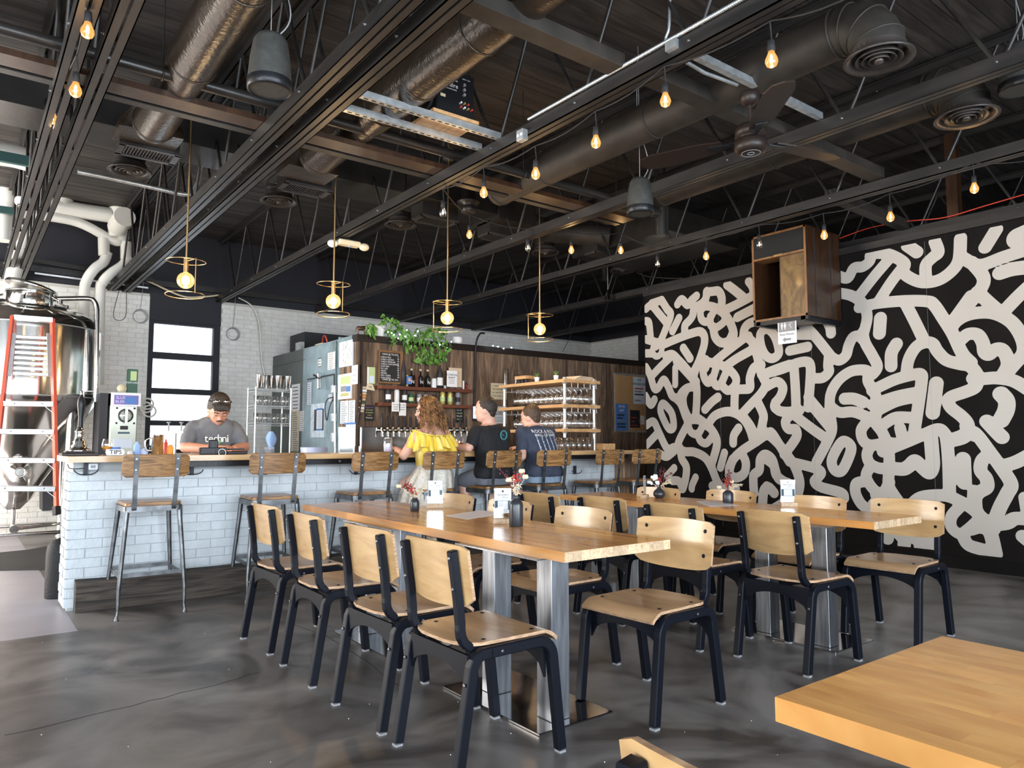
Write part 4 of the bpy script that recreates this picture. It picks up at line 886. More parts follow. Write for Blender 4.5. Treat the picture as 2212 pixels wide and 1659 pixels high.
# timber kerb
tm = MB(); n = 26; rings = []
for i in range(n+1):
    x = BX0+.05+(4.9)*i/n; j = lambda a_: random.uniform(-a_, a_)
    rings.append([(x, BF-.09+j(.006), .002), (x, BF-.092+j(.004), .12+j(.008)), (x, BF-.085+j(.005), .205+j(.006)), (x, BF-.0, .212+j(.006)), (x, BF+.0, .002)])
tm.loft(rings); tm.sm = [False]*len(tm.sm)
single(tm, 'kerb_timber', 'timber', 'rough dark timber lying along the foot of the bar', 'timber')
# counter: staves
ct_z0, ct_z1, cy0, cy1 = 1.032, 1.074, 5.82, 6.52
n = 14; w_ = (cy1-cy0)/n; sm = MB().box((0,0,0), (1, w_-.0006, .042)).mesh('stave', 'counter')
for i in range(n):
    x = BX0-.04; 
    while x < BXR:
        l_ = min(random.uniform(.7, 1.6), BXR-x); l_ = BXR-x if BXR-x-l_ < .3 else l_
        o = bpy.data.objects.new('stave', sm); COL.objects.link(o); o.parent = t; o.location = Vector((x+l_/2, cy0+w_*(i+.5), ct_z0+.021))-t.location; o.scale = (l_-.0004, 1, 1); x += l_
MB().b2(1.22, BXR-.2, 5.89, 5.93, .985, 1.031).build('under_rail', 'black', t)
mb = MB()
for x in (1.9, 2.62, 3.9, 5.2): MB().lathe([(.009,0),(.009,.004),(.006,.004),(.006,0)], (0,0,0), 14, Matrix.Translation((x, 5.889, 1.008)) @ Matrix.Rotation(R(90), 4, 'X')).build('rail_lock', 'alu', t)
MB().b2(BX0+.2, BXR, BF+.22, BF+.75, .86, .90).build('back_worktop', 'steel', t)
# coat hooks under the counter
for px in (185, 415, 565, 770, 1243):
    p = PY(px, 1018, 5.955); h = thing('coat_hook', 'black double coat hook under the counter' if px != 185 else 'black double coat hook at the left end of the bar', 'hook', tuple(p), 0, 'coat hooks under the bar' if px != 185 else None)
    MB().tube(spline([p+Vector((-.075,-.02,.012)), p+Vector((-.06,-.03,-.008)), p+Vector((-.03,-.02,-.022)), p+Vector((0,0,-.022)), p+Vector((.03,-.02,-.022)), p+Vector((.06,-.03,-.008)), p+Vector((.075,-.02,.012))],5), .004, 8).build('prongs', 'ink', h); MB().b2(p.x-.012, p.x+.012, p.y-.004, p.y+.022, p.z-.03, p.z+.06).build('backplate', 'ink', h)
single(MB().tube(spline([PY(146,1003,5.97), PY(152,1012,5.96), PY(175,1012,5.965), PY(195,1008,5.965)],5), .003, 5), 'cord', 'ink', 'thin black cord tacked under the left end of the bar', 'cord')
t = thing('wall_socket', 'small grey junction box tacked on the bar brick', 'socket', tuple(PY(201,1008,5.97))); MB().box(PY(201,1008,5.968), (.06,.03,.045)).build('box', 'paperblue', t, bevel=.004); MB().box(PY(201,1008,5.951), (.03,.004,.02)).build('face', 'grey', t)
# ================================================================ bar stools
def make_stool():
    t = thing('bar_stool', '', 'bar stool', (0,0,0), 0, 'industrial bar stools along the bar'); L = dict(parent=t, local=True)
    sq = lambda a_, r_, n=5: [(sx*(a_-r_)+r_*math.cos(R(q0+90*k/n)), sy*(a_-r_)+r_*math.sin(R(q0+90*k/n))) for sx, sy, q0 in ((1,1,0),(-1,1,90),(-1,-1,180),(1,-1,270)) for k in range(n+1)]
    MB().prism(sq(.178,.035), .738, .762).build('seat', 'oak', bevel=.003, **L)
    MB().prism(sq(.186,.04), .700, .7375).build('seat_rim', 'stoolmetal', **L)
    for sx in (-1, 1):
        for sy in (-1, 1):
            a_, b_ = Vector((sx*.165, sy*.165, .71)), Vector((sx*.205, sy*.215, .06)); 
            mb = MB().tube([a_, a_+Vector((sx*.004,sy*.004,-.06)), b_+Vector((0,0,.12)), b_], [.021,.020,.015,.010], 4); mb.tube([b_, b_+Vector((sx*.006,sy*.006,-.05))], .0075, 8); mb.lathe([(.007,.03),(.010,.022),(.013,.006),(.017,.0),(.0,0)], b_+Vector((sx*.006,sy*.006,-.06)), 10)
            mb.build('leg', 'stoolmetal', **L)
    z = .27
    for sx in (-1, 1): MB().bar((sx*.19, -.197, z), (sx*.19, .197, z), .006, .026).build('stretcher', 'stoolmetal', **L)
    for sy in (-1, 1): MB().bar((-.188, sy*.197, z+.012), (.188, sy*.197, z+.012), .006, .026).build('stretcher', 'stoolmetal', **L)
    for s in (-1, 1):
        pts = [(s*.125, -.16, .704), (s*.125, -.186, .715), (s*.126, -.196, .76), (s*.128, -.215, .9), (s*.13, -.242, 1.088)]
        MB().sweep(spline(pts, 5), (1,0,0), .030, .006).build('back_strap', 'stoolmetal', **L)
        mb = MB(); 
        for z_, y_ in ((1.058,-.241),(.985,-.231)): screw(mb, (s*.13, y_, z_), (0,-1,0), .008)
        mb.build('bolt', 'alu', **L)
    n = 10; vs = []; out = []
    pr = []
    w2, h2, r_ = .212, .078, .022
    for sx, sy, q0 in ((1,1,0),(-1,1,90),(-1,-1,180),(1,-1,270)):
        for k in range(5): a_ = R(q0+90*k/4); pr.append((sx*(w2-r_)+r_*math.cos(a_), sy*(h2-r_)+r_*math.sin(a_)))
    bm_ = bmesh.new(); m2 = MB()
    # curved board as strips
    nb = 16; vs = []
    for lay in (0, .016):
        for i in range(nb+1):
            x = -w2+2*w2*i/nb; e = abs(x)/w2; hh = h2 - (r_*(1-math.sqrt(max(0, 1-((abs(x)-(w2-r_))/r_)**2))) if abs(x) > w2-r_ else 0)
            for sz in (-1, 1): 
                z_ = 1.012+sz*hh; vs.append((x, -.236+lay+.022*e*e-.13*(z_-1.012), z_))
    N_ = (nb+1)*2; fs = []
    for i in range(nb): a_ = i*2; fs += [(a_, a_+2, a_+3, a_+1), (N_+a_, N_+a_+1, N_+a_+3, N_+a_+2), (a_+1, a_+3, N_+a_+3, N_+a_+1), (a_+2, a_, N_+a_, N_+a_+2)]
    fs += [(0,1,N_+1,N_), (nb*2+1, nb*2, N_+nb*2, N_+nb*2+1)]
    MB().add(vs, fs).build('backrest', 'oak', bevel=.004, **L)
    return t
st0 = make_stool(); KIDS[st0.name] = children(st0)
sl = ['bar stool furthest left, empty, in front of the brick end', 'bar stool second from left, empty, in front of the bartender', 'bar stool third from left, empty, left of the woman in yellow', 'bar stool under the woman in yellow', 'bar stool under the man in the black tee', 'bar stool under the man in the navy tee', 'empty bar stool right of the man in navy', 'empty bar stool furthest right, beside the mural edge']
SX = [1.105, 1.955, 2.755, 3.42, 4.065, 4.70, 5.45, 6.03]
for i, (x, l) in enumerate(zip(SX, sl)):
    o = st0 if i == 0 else copy_tree(st0); o.location = (x, 5.70 if i < 7 else 5.70, 0); o.rotation_euler = (0,0,R([0,-2,1,0,3,-3,2,-4][i])); o['label'] = l
# ================================================================ table things
def vase(p, prof, label, stems):
    t = thing('flower_vase', label, 'vase', tuple(p)); MB().lathe(prof, p, 28).build('vase_body', 'vase', t)
    rs = random.Random(label); h = max(z for r_, z in prof)
    for kind, dx, dy, top in stems:
        a_ = p+Vector((0,0,h-.03)); b_ = p+Vector((dx, dy, top)); m_ = a_.lerp(b_, .5)+Vector((-dx*.12,-dy*.12,.01)); pts = spline([a_, m_, b_], 6)
        mt = {'r':'dried','c':'cream','w':'cream','b':'burg','g':'white'}[kind]
        st_ = MB().tube(pts, .0012, 5).build('stem', 'burg' if kind in 'rb' else 'cream', t)
        mb = MB()
        if kind == 'r':
            for k in range(26): q_ = pts[-1-rs.randrange(4)]+Vector([rs.gauss(0,.012) for _ in range(3)]); mb.sph(q_, rs.uniform(.004,.008), 6)
        elif kind == 'b':
            for k in range(16): q_ = pts[-1-rs.randrange(7)]+Vector([rs.gauss(0,.007) for _ in range(3)]); mb.sph(q_, rs.uniform(.003,.0055), 6)
        elif kind == 'c':
            for k in range(20):
                q_ = pts[-1-rs.randrange(8)]; d = Vector([rs.gauss(0,1) for _ in range(3)]); d.z = -abs(d.z)*.6; d = d.normalized()*rs.uniform(.015,.03); mb.tube([q_, q_+d*.5, q_+d], [.001,.0032,.0005], 5)
        elif kind in 'wg':
            for k in range(6):
                a__ = k*1.05; d = Vector((math.cos(a__), math.sin(a__), .5)); q_ = pts[-1]; mb.sph(q_+d*.010, (.009,.009,.013), 7)
            if kind == 'g': mb.sph(pts[-3]+Vector((.01,0,0)), (.01,.01,.014), 7); mb.sph(pts[-4]+Vector((-.01,0,.005)), (.009,.009,.013), 7)
        mb.build('blossom', mt, t)
    return t
small = [(0,0),(.026,0),(.030,.006),(.030,.055),(.025,.072),(.016,.079),(.0155,.084),(.019,.085),(.019,.08)]
tall = [(0,0),(.034,0),(.037,.006),(.037,.112),(.033,.128),(.020,.140),(.014,.146),(.013,.160),(.017,.162),(.017,.156)]
roundv = [(0,0),(.026,0),(.044,.018),(.047,.035),(.040,.055),(.022,.072),(.014,.082),(.014,.088),(.012,.088)]
vase(PZ(896,1104,.73), small, 'small charcoal vase of cream and red dried flowers on the near table', [('w',-.085,.06,.155),('r',-.02,.02,.145),('r',-.045,.04,.175),('c',.03,-.02,.15),('c',.05,-.03,.165),('c',.0,.02,.13),('b',-.06,.05,.16)])
vase(PZ(1115,1137,.73), tall, 'tall charcoal bottle vase with red and cream dried flowers on the near table', [('r',.0,.02,.255),('r',.01,.0,.265),('w',.03,-.01,.285),('w',.045,-.02,.255),('c',-.02,.01,.26),('b',-.07,.05,.30),('b',-.05,.03,.28),('c',-.01,.0,.20),('c',.02,.0,.22),('w',-.035,.02,.24)])
vase(PZ(1424,1076,.73), roundv, 'round charcoal vase with white blossoms and red thistle on the far table', [('g',-.05,.02,.16),('g',-.03,.01,.17),('g',-.07,.04,.12),('g',-.02,.0,.12),('r',.0,.0,.15),('b',.09,-.05,.20),('b',.07,-.03,.18),('c',.08,-.05,.15),('c',.06,-.06,.13),('b',.05,-.02,.23),('b',.03,.0,.24)])
vase(PZ(1573,1087,.73), [(0,0),(.034,0),(.038,.01),(.038,.07),(.03,.082),(.018,.09),(.017,.094),(.015,.09)], 'narrow-necked charcoal vase with red sprig on the far table', [('r',-.02,.0,.15),('r',-.01,.0,.17),('b',.01,-.01,.25),('b',.02,-.01,.22),('b',.0,.0,.20),('c',.05,-.05,.13),('c',.07,-.06,.14),('c',.03,-.03,.14),('w',-.05,.04,.11),('w',.03,-.01,.15)])
def stand(p, rz, label, w_=.105, h=.155):
    t = thing('menu_stand', label, 'card stand', tuple(p), 0, 'menu cards in clear stands')
    m = Matrix.Translation(p) @ Matrix.Rotation(R(rz), 4, 'Z')
    MB().box((0,0,.014), (w_*1.08, .05, .028), m).build('wood_base', 'endgrain', t, bevel=.002)
    MB().box((0,0,.028+h/2), (w_, .005, h), m).build('acrylic_holder', 'glass', t)
    MB().box((0,-.0005,.032+h*.56), (w_*.94, .0012, h*.82), m).build('card', 'white', t)
    f = lambda x, z: m @ face_m((x, -.0014, .03+z), (1,0,0), (0,0,1))
    text('MENU & EVENTS', w_*.085, f(0, h*.76), t, mt='ink'); text('follow us', w_*.09, f(w_*.14, h*.68), t, mt='grey'); text('scan here for our menu', w_*.055, f(0, h*.22), t, mt='ink')
    MB().box((0,-.0014,.03+h*.42), (w_*.86,.0006,h*.30), m).build('printed_panel', 'tealprint', t); MB().box((0,-.0019,.03+h*.42), (w_*.56,.0006,h*.28), m).build('blank_label', 'paper', t)
    MB().lathe([(0,0),(.006,0),(.006,.0006),(0,.0006)], (0,0,0), 12, f(0, h*.88)).build('emblem', 'ink', t)
    return t
stand(PZ(940,1097,.73), -32, 'clear menu card stand beside the small vase on the near table'); stand(PZ(1086,1131,.73), -30, 'clear menu card stand just left of the tall vase on the near table', .10, .165)
stand(PZ(1393,1076,.73), 30, 'clear menu card stand seen nearly edge-on beside the round vase', .08, .15); stand(PZ(1703,1094,.73), -38, 'clear menu card stand near the middle of the far table, before the mural')
def sheet(pts, label, n=9):
    q_ = [PZ(x, y, .7306) for x, y in pts]; t = thing('paper_sheet', label, 'paper', tuple(q_[0])); MB().add(q_+[p+Vector((0,0,.0006)) for p in q_], [(4,5,6,7),(3,2,1,0),(0,1,5,4),(1,2,6,5),(2,3,7,6),(3,0,4,7)]).build('sheet', 'white', t)
    mb = MB()
    for k in range(1, n): 
        a_, b_ = q_[0].lerp(q_[3], k/n), q_[1].lerp(q_[2], k/n); z = Vector((0,0,.0009)); mb.bar(a_.lerp(b_, .1)+z, a_.lerp(b_, .85)+z, .003, .0003)
    mb.build('print_lines', 'purple', t)
sheet([(960,1114),(1010,1122),(1092,1109),(1040,1102)], 'white printed sheet lying behind the tall vase on the near table'); sheet([(1503,1083),(1532,1094),(1597,1092),(1545,1081)], 'white printed sheet lying beside the vase on the far table')
# ================================================================ walk-in cooler clad in barn wood
CX = PY(773, 720, WY).x; CZ = PY(773, 722, WY).z; CE = BY-.03
yA, yB = PX(735, 800, CX).y, PX(655, 800, CX).y
wc = struct(MB().b2(CX+.03, FX-.1, WY+.03, WY+.12, 0, CZ-.08).b2(CX+.03, CX+.12, WY+.1, CE, 0, CZ-.08).b2(CX+.03, FX-.1, WY+.1, CE, CZ-.1, CZ-.08).build('wall_center', 'brown'))
MB().b2(CX-.02, FX-.1, WY-.025, WY+.12, CZ-.085, CZ).build('trim_cap', 'brown', wc)
MB().b2(CX-.015, CX+.1, WY+.12, yA, CZ-.085, CZ).build('trim_cap', 'cooler', wc)
x = CX
while x < 10.5:
    wd = random.choice((.075,.09,.1,.12)); j = random.uniform(0, .005)
    MB().b2(x+.001, x+wd-.001, WY-j, WY+.03, 0, CZ-.086).build('plank', 'barn', wc); x += wd
y = WY+.03
while y < yA-.02: wd = min(.09, yA-y); MB().b2(CX-.004, CX+.03, y+.001, y+wd-.001, 0, CZ-.086).build('plank', 'barn', wc); y += wd
MB().b2(CX-.002, CX+.03, yA, yB, 0, CZ-.0).build('door_surround', 'cooler', wc); MB().b2(CX-.002, CX+.03, yB, CE, 0, CZ-.0).build('side_panel', 'coolerA', wc)
MB().b2(CX-.02, CX+.03, yA-.02, yA+.03, 0, CZ+.02).build('corner_trim', 'cooler', wc)
MB().b2(CX-.006, CX, yA, CE, CZ-.165, CZ-.16).build('seam', 'ink', wc)
def rX(x0, y0, x1, y1, name, mt, parent=wc, th=.008, off=0):   # flat piece on the cooler side, given by photograph corners
    a_, b_ = PX(x0, (y0+y1)/2, CX-off), PX(x1, (y0+y1)/2, CX-off); xm = (x0+x1)/2; z1, z0 = PX(xm, y0, CX-off).z, PX(xm, y1, CX-off).z
    return MB().b2(CX-off-th, CX-off, b_.y, a_.y, z0, z1).build(name, mt, parent)
def rY(x0, y0, x1, y1, name, mt, parent=wc, th=.008, off=.006, yw=None):
    Y = (WY if yw is None else yw)-off; xm = (x0+x1)/2; ym = (y0+y1)/2; a_, b_ = PY(x0, ym, Y).x, PY(x1, ym, Y).x
    return MB().b2(a_, b_, Y-th, Y, PY(xm, y1, Y).z, PY(xm, y0, Y).z).build(name, mt, parent)
def tX(s_, size, px, py, parent, mt='ink', off=.02): return text(s_, size, face_m(PX(px, py, CX-off), (0,-1,0), (0,0,1)), parent, mt=mt)
def tY(s_, size, px, py, parent, mt='ink', off=.02, Y=None, **k): return text(s_, size, face_m(PY(px, py, (WY if Y is None else Y)-off), (1,0,0), (0,0,1)), parent, mt=mt, **k)
def thX(name, label, cat, px, py): return thing(name, label, cat, tuple(PX(px, py, CX-.01)))
def thY(name, label, cat, px, py, g=None): return thing(name, label, cat, tuple(PY(px, py, WY-.01)), 0, g)
# door
t = thing('cooler_door', 'grey embossed cooler door with a small window', 'door', tuple(PX(690, 850, CX)))
d0, d1 = PX(662, 850, CX).y, PX(727, 850, CX).y
MB().b2(CX-.03, CX-.003, d1, d0, .08, PX(695, 745, CX).z).build('door_leaf', 'cooler', t, bevel=.004)
rX(674,872,704,945,'window_frame','galv',t,.02,.03); rX(679,884,699,930,'window_pane','brown',t,.004,.05); rX(684,884,696,928,'taped_list','paperblue',t,.002,.054); rX(684,882,696,886,'blue_tape','blue',t,.002,.057); rX(684,926,696,930,'blue_tape','blue',t,.002,.057)
for k in range(11): rX(686,889+3.3*k,694,890+3.3*k,'print_line','grey',t,.001,.0565)
t = thX('bar_clamp', 'black strap bar with a steel latch across the cooler door', 'latch', 695, 815); MB().bar(PX(664,820,CX-.06), PX(722,808,CX-.06), .012, .012).bar(PX(722,808,CX-.06), PX(722,832,CX-.06), .012, .012).build('bar', 'ink', t)
MB().bar(PX(690,805,CX-.09), PX(690,841,CX-.09), .045, .055).build('latch_body', 'mirror', t, bevel=.01); MB().rod(PX(678,810,CX-.12), PX(690,818,CX-.1), .014, 8).build('lever', 'ink', t)
t = thX('round_sticker', 'white oval sticker with lettering on the cooler door', 'sticker', 690, 783); MB().lathe([(0,0),(.062,0),(.062,.002),(0,.002)], (0,0,0), 24, face_m(PX(690.5,783,CX-.032),(0,-1,0),(0,0,1))).build('disc', 'paper', t)
for k, s_ in enumerate(('COMMON','take one','leave one','thanks')): tX(s_, .022, 690.5, 774+6*k, t, 'ink', .036)
def paperX(x0,y0,x1,y1,label,mt='paper',lines=8,off=.034,lmt='grey',cat='paper'):
    t = thX('notice_sheet', label, cat, (x0+x1)/2, (y0+y1)/2); rX(x0,y0,x1,y1,'sheet',mt,t,.0015,off)
    for k in range(lines): yy_ = y0+(y1-y0)*(k+.8)/(lines+.6); rX(x0+(x1-x0)*.14, yy_, x1-(x1-x0)*random.uniform(.15,.4), yy_+max(.6,(y1-y0)*.03), 'print_line', lmt, t, .0008, off+.0016)
    return t
paperX(708,761,724,798,'grey printed notice high on the cooler door')
paperX(664,826,673,874,'narrow printed calendar strip on the cooler door','paperblue',10)
paperX(630,830,648,887,'whiteboard with marker notes on the dark cooler panel','white',7,.006,'ink','whiteboard')
paperX(630,887,646,975,'long cream price list hanging below the whiteboard','beige',18,.006)
paperX(647,888,659,931,'short white list beside the long cream one','paper',9,.006)
def frameX(x0,y0,x1,y1,label,art):
    t = thX('picture_frame', label, 'picture', (x0+x1)/2, (y0+y1)/2); rX(x0,y0,x1,y1,'frame','paperblue' if art == 'blue' else 'white',t,.02,.005); rX(x0+2.5,y0+3,x1-2.5,y1-4,'backing','paper',t,.002,.0255)
    rs = random.Random(label)
    if art == 'blue':
        for k in range(14): a_ = PX(rs.uniform(x0+5,x1-5), rs.uniform(y0+8,y1-12), CX-.03); b_ = a_+Vector((0, rs.uniform(-.08,.08), rs.uniform(-.09,.09))); MB().bar(a_, b_, .002, .002).build('ink_stroke', 'navy', t)
        rX(x0+4,y1-9,x1-5,y1-7,'ground_line','beige',t,.001,.028)
    else:
        rX(x0+3,y0+5,x1-4,y0+22,'green_block','palegreen',t,.001,.028); rX(x0+3,y0+26,x0+15,y0+38,'grey_block','grey',t,.001,.028); rX(x0+15,y0+26,x1-4,y0+38,'blue_block','blue',t,.001,.028); rX(x0+3,y0+41,x1-8,y1-6,'yellow_block','gold',t,.001,.028)
frameX(736,737,764,792,'framed ink drawing of a windmill on the side boards, upper','blue'); frameX(733,808,761,862,'framed green and blue print on the side boards, lower','col')
paperX(735,866,752,915,'blue-lined printed sheet pinned on the side boards','paperblue',12,.01); paperX(753,865,767,914,'printed sheet pinned near the wooden corner','paperblue',12,.01); paperX(747,916,768,964,'white sheet hanging from blue tape below the lists','white',3,.012); paperX(760,789,773,830,'small drawing on white paper at the wooden corner','paper',3,.012); 
rX(744,913,768,917,'blue_tape','blue',wc,.002,.014); MB().b2(CX-.03, CX-.01, PX(768,950,CX).y, PX(735,950,CX).y, .9, PX(750,922,CX).z).build('steel_splash', 'mirror', wc)
t = thX('cooler_light_switch', 'grey conduit with switches and a hanging cord beside the cooler door', 'conduit', 720, 880)
MB().rod(PX(723,835,CX-.05), PX(724,978,CX-.05), .015, 10).build('conduit', 'galv', t)
for y0,y1 in ((832,849),(893,911),(935,955)): MB().bar(PX(721,y0,CX-.05), PX(721,y1,CX-.05), .06, .06).build('switch_box', 'galv', t, bevel=.004)
MB().tube(spline([PX(722,858,CX-.06), PX(708,862,CX-.09), PX(702,880,CX-.09), PX(706,908,CX-.09), PX(712,880,CX-.09), PX(720,860,CX-.06)],6), .006, 6).build('cord', 'ink', t); MB().bar(PX(714,852,CX-.06), PX(714,868,CX-.06), .04, .04).build('plug', 'white', t)
for (a_, b_, l) in ((620,740,'black box on top of the cooler'),(662,738,'cream gauge with red hose on top of the cooler')):
    p = PX(a_, b_, CX+.4); t = thing('roof_equipment', l, 'equipment', (p.x, p.y, CZ-.08))
    if a_ == 620: MB().b2(CX+.2, CX+1.0, 10.5, 11.1, CZ-.08, CZ+.32).build('black_case', 'ink', t); MB().b2(CX+.1, CX+.16, 10.4, 10.6, CZ-.08, CZ+.15).build('end_plate', 'galv', t)
    else: MB().b2(CX+.1, CX+.3, 9.6, 9.85, CZ-.08, CZ+.05).build('gauge_body', 'beige', t); MB().tube(spline([(CX+.2,9.6,CZ), (CX+.15,9.6,CZ+.14), (CX+.2,9.8,CZ+.15), (CX+.25,9.95,CZ)],6), .012, 8).build('hose', 'red', t)
# black cross beam riser on the wall: pipe and tablet
t = thY('wall_tablet', 'small lit tablet on the boards above the black tee', 'screen', 1027, 890); rY(1020,874,1034,909,'casing','ink',t,.02,.02); rY(1022,878,1032,904,'display','skyemit',t,.002,.042)
MB().tube(spline([PY(1025,874,WY-.05), PY(1027,800,WY-.05), PY(1028,745,WY-.05), PY(1036,722,WY-.02), PY(1046,720,WY+.1)],6), .013, 8).build('cable_riser', 'ink', t)
# letter board
t = thY('letter_board', 'black letter board with white letters in an oak frame', 'letter board', 842, 793)
rY(817,758,868,829,'frame','edge',t,.03,.05); rY(821,762,864,825,'felt','chalk',t,.003,.082)
L1 = [('CANS @ TO-GO',0),('CZECH PILS','6'),('CHELA AZUDA','16'),('CHELA FAMILIAR','16'),('CHELA CON LIMON','16'),('LOW RIN','18'),('FLY LIFE','12'),('HELIO','20'),('REVIVE','16'),('DRY CIDER','18'),('OUR SODA','10'),('CANS @ TO GO',0)]
for k, (s_, n_) in enumerate(L1):
    y_ = 766+4.95*k
    if n_ == 0: tY(s_, .030, 843, y_, t, 'white', .087)
    else: tY(s_, .027, 822.5, y_, t, 'white', .087, align='LEFT'); tY(n_, .027, 860, y_, t, 'white', .087)
# shelves
def wshelf(y_, label):
    p0, p1 = PY(816, y_, WY-.08), PY(1013, y_+14, WY-.08); z = p0.z-.02
    single(MB().b2(p0.x, p1.x, WY-.17, WY-.006, z-.045, z), 'wall_shelf', 'redwood', label, 'shelf', bevel=.003); return z
ZS1 = wshelf(829, 'upper red-stained wall shelf under the letter board'); ZS2 = wshelf(866, 'lower red-stained wall shelf lined with cans')
def onshelf(px, z, yd=.09): p = PY(px, 850, WY-yd); return Vector((p.x, WY-yd, z))
def bottle(px, label, body='ink', lab=None, cork=True, r=.038, h=.27, txt=None, dark=False):
    p = onshelf(px, ZS1); t = thing('bottle', label, 'bottle', tuple(p), 0, 'bottles on the upper wall shelf')
    MB().lathe([(0,0),(r,0),(r,h*.58),(r*.85,h*.66),(r*.34,h*.76 if not dark else h*.9),(r*.34,h)], p, 18).build('body', body, t)
    if lab: MB().lathe([(r+.001,h*.12),(r+.001,h*.45)], p, 18).build('paper_label', lab, t)
    if cork: MB().lathe([(r*.36,h),(r*.5,h+.004),(r*.5,h+.025),(0,h+.028)], p, 10).build('stopper', 'tanpaper', t)
    if txt: text(txt, .06, face_m(p+Vector((0,-r-.002,h*.30)), (1,0,0), (0,0,1)), t)
bottle(871,'tall dark bottle behind the letter board','ink',None,False,.036,.33,dark=True)
bottle(888.5,'corked black bottle with a white N, leftmost','black',None,True,.034,.21,'N'); bottle(908,'corked black bottle with a white N, middle','black',None,True,.034,.21,'N'); bottle(923.5,'corked black bottle with a white N, rightmost','black',None,True,.034,.21,'N')
bottle(950,'tall dark bottle with a white label','ink','paper',False,.040,.31,dark=True)
p = onshelf(937, ZS1); t = thing('jar', 'stubby can with a white label on the upper shelf', 'jar', tuple(p)); MB().lathe([(0,0),(.034,0),(.036,.01),(.036,.11),(.03,.125),(0,.127)], p, 18).build('body', 'paper', t); MB().lathe([(.03,.122),(.031,.13),(0,.131)], p, 16).build('lid', 'galv', t)
p = onshelf(961, ZS1, .06); single(MB().lathe([(0,0),(.018,0),(.018,.045),(0,.05)], p, 12), 'small_pot', 'white', 'tiny white pot on the upper shelf', 'pot')
t = thing('photo_book', 'small blue framed portrait propped on the upper shelf', 'picture', tuple(onshelf(884, ZS1))); rY(878,813,891,830,'picture','blue',t,.01,.11); rY(882,817,887,824,'painted_face','skin',t,.001,.121)
single(MB().box(onshelf(877.5, ZS1+.075, .08), (.035,.03,.15)), 'yellow_packet', 'gold', 'yellow packet beside the letter board', 'packet'); single(MB().box(onshelf(899.5, ZS1+.08, .07), (.06,.04,.16)), 'red_box', 'redwood', 'reddish brown box between the N bottles', 'box')
t = thing('framed_sign', 'white card reading common enemy at the shelf end', 'sign', tuple(onshelf(976, ZS1))); rY(965,801,987,836,'card','paper',t,.006,.13); rY(967,803,985,834,'border','white',t,.001,.137)
for k, s_ in enumerate(('COMMON','ENEMY')): tY(s_, .034, 976, 810+6*k, t, 'ink', .14)
for k in range(4): rY(970,820+2.6*k,982,820.8+2.6*k,'print_line','grey',t,.001,.1385)
t = thing('menu_board', 'tan card standing behind the white sign', 'card', tuple(onshelf(985, ZS1))); rY(969,795,997,836,'card','tanpaper',t,.006,.07)
single(MB().lathe([(0,0),(.013,0),(.013,.12),(0,.12)], onshelf(1001, ZS1), 10), 'white_tube', 'white', 'thin white tube near the shelf end', 'tube')
t = thing('berry_sprig', 'sprig of red berries at the shelf end', 'ornament', tuple(onshelf(1007, ZS1)))
for k in range(16): MB().sph(onshelf(1007, ZS1+random.uniform(.01,.11))+Vector((random.uniform(-.025,.025),random.uniform(-.02,.02),0)), .010, 8).build('berry', 'red' if k%3 else 'ink', t)
for k, (px, mt, h, l) in enumerate(((839,'ink',.168,'first can from the left, black and pink'),(857,'paper',.168,'second can, plain white'),(874,'ink',.168,'third can, black with a white face'),(888,'greendark',.125,'fourth can, short and dark'),(906,'grey',.125,'fifth can, short and grey'),(920,'grey',.125,'sixth can, short, right of the fifth'),(938,'ink',.125,'seventh can, short, black with pink label'),(956,'gold',.168,'eighth can, tall pale green'),(972,'gold',.168,'ninth can, tall yellow'),(989,'grey',.168,'last can at the right end, tall silver and black'))):
    p = onshelf(px, ZS2); t = thing('drink_can', l, 'can', tuple(p), 0, 'cans on the lower wall shelf'); r = .033
    MB().lathe([(0,.003),(r*.8,0),(r,.008),(r,h-.014),(r*.82,h-.002),(r*.8,h)], p, 18).build('body', mt, t); MB().lathe([(r*.8,h-.001),(r*.78,h-.004),(0,h-.004)], p, 18).build('lid', 'alu', t)
    MB().lathe([(r+.0008,h*.25),(r+.0008,h*.62)], p, 18).build('label_band', ['white','paper','white','palegreen','white','purple','red','palegreen','palegreen','ink'][k], t)
# hanging things on the boards
t = thY('belt_board', 'long dark strip studded with dots down the corner boards', 'decoration', 776, 830); MB().bar(PY(780,738,WY-.02), PY(779,860,WY-.02), .07, .012).bar(PY(779,860,WY-.02), PY(770,918,WY-.02), .08, .012).build('strip', 'brown', t)
for k in range(13): MB().sph(PY(781-(k>7)*(k-7)*1.6, 745+13.5*k, WY-.03), .008, 8).build('stud', 'orangep' if k in (3,4,8,9,12) else 'paper', t)
t = thY('sticker_garland', 'slanting strip of striped stickers beside the corner', 'decoration', 786, 860); 
for k in range(9): rY(783-k*.9,835+6.3*k,793-k*.9,840+6.3*k,'sticker',['orangep','paper','greendark'][k%3] if k%2 else 'tanpaper',t,.003,.012)
t = thY('map_poster', 'small green and blue map pinned on the boards', 'map', 801, 811); rY(793,793,810,829,'sheet','palegreen',t,.003,.01); rY(798,812,808,827,'lake','paperblue',t,.001,.0135); rY(793,793,796.5,829,'fold','paper',t,.001,.0135)
t = thY('small_flag', 'small cream flag under the map', 'flag', 800, 836); MB().prism([(-.06,-.03),(-.045,.04),(.03,.035),(.06,-.045)], 0, .004, face_m(PY(800,836,WY-.02),(1,0,0),(0,0,1))).build('cloth', 'beige', t); tY('CK', .035, 800, 836, t, 'ink', .028)
t = thY('chalk_menu', 'small chalk board with coloured writing, left of the taps', 'chalk board', 798, 891); rY(788,875,808,909,'board','chalk',t,.01,.01)
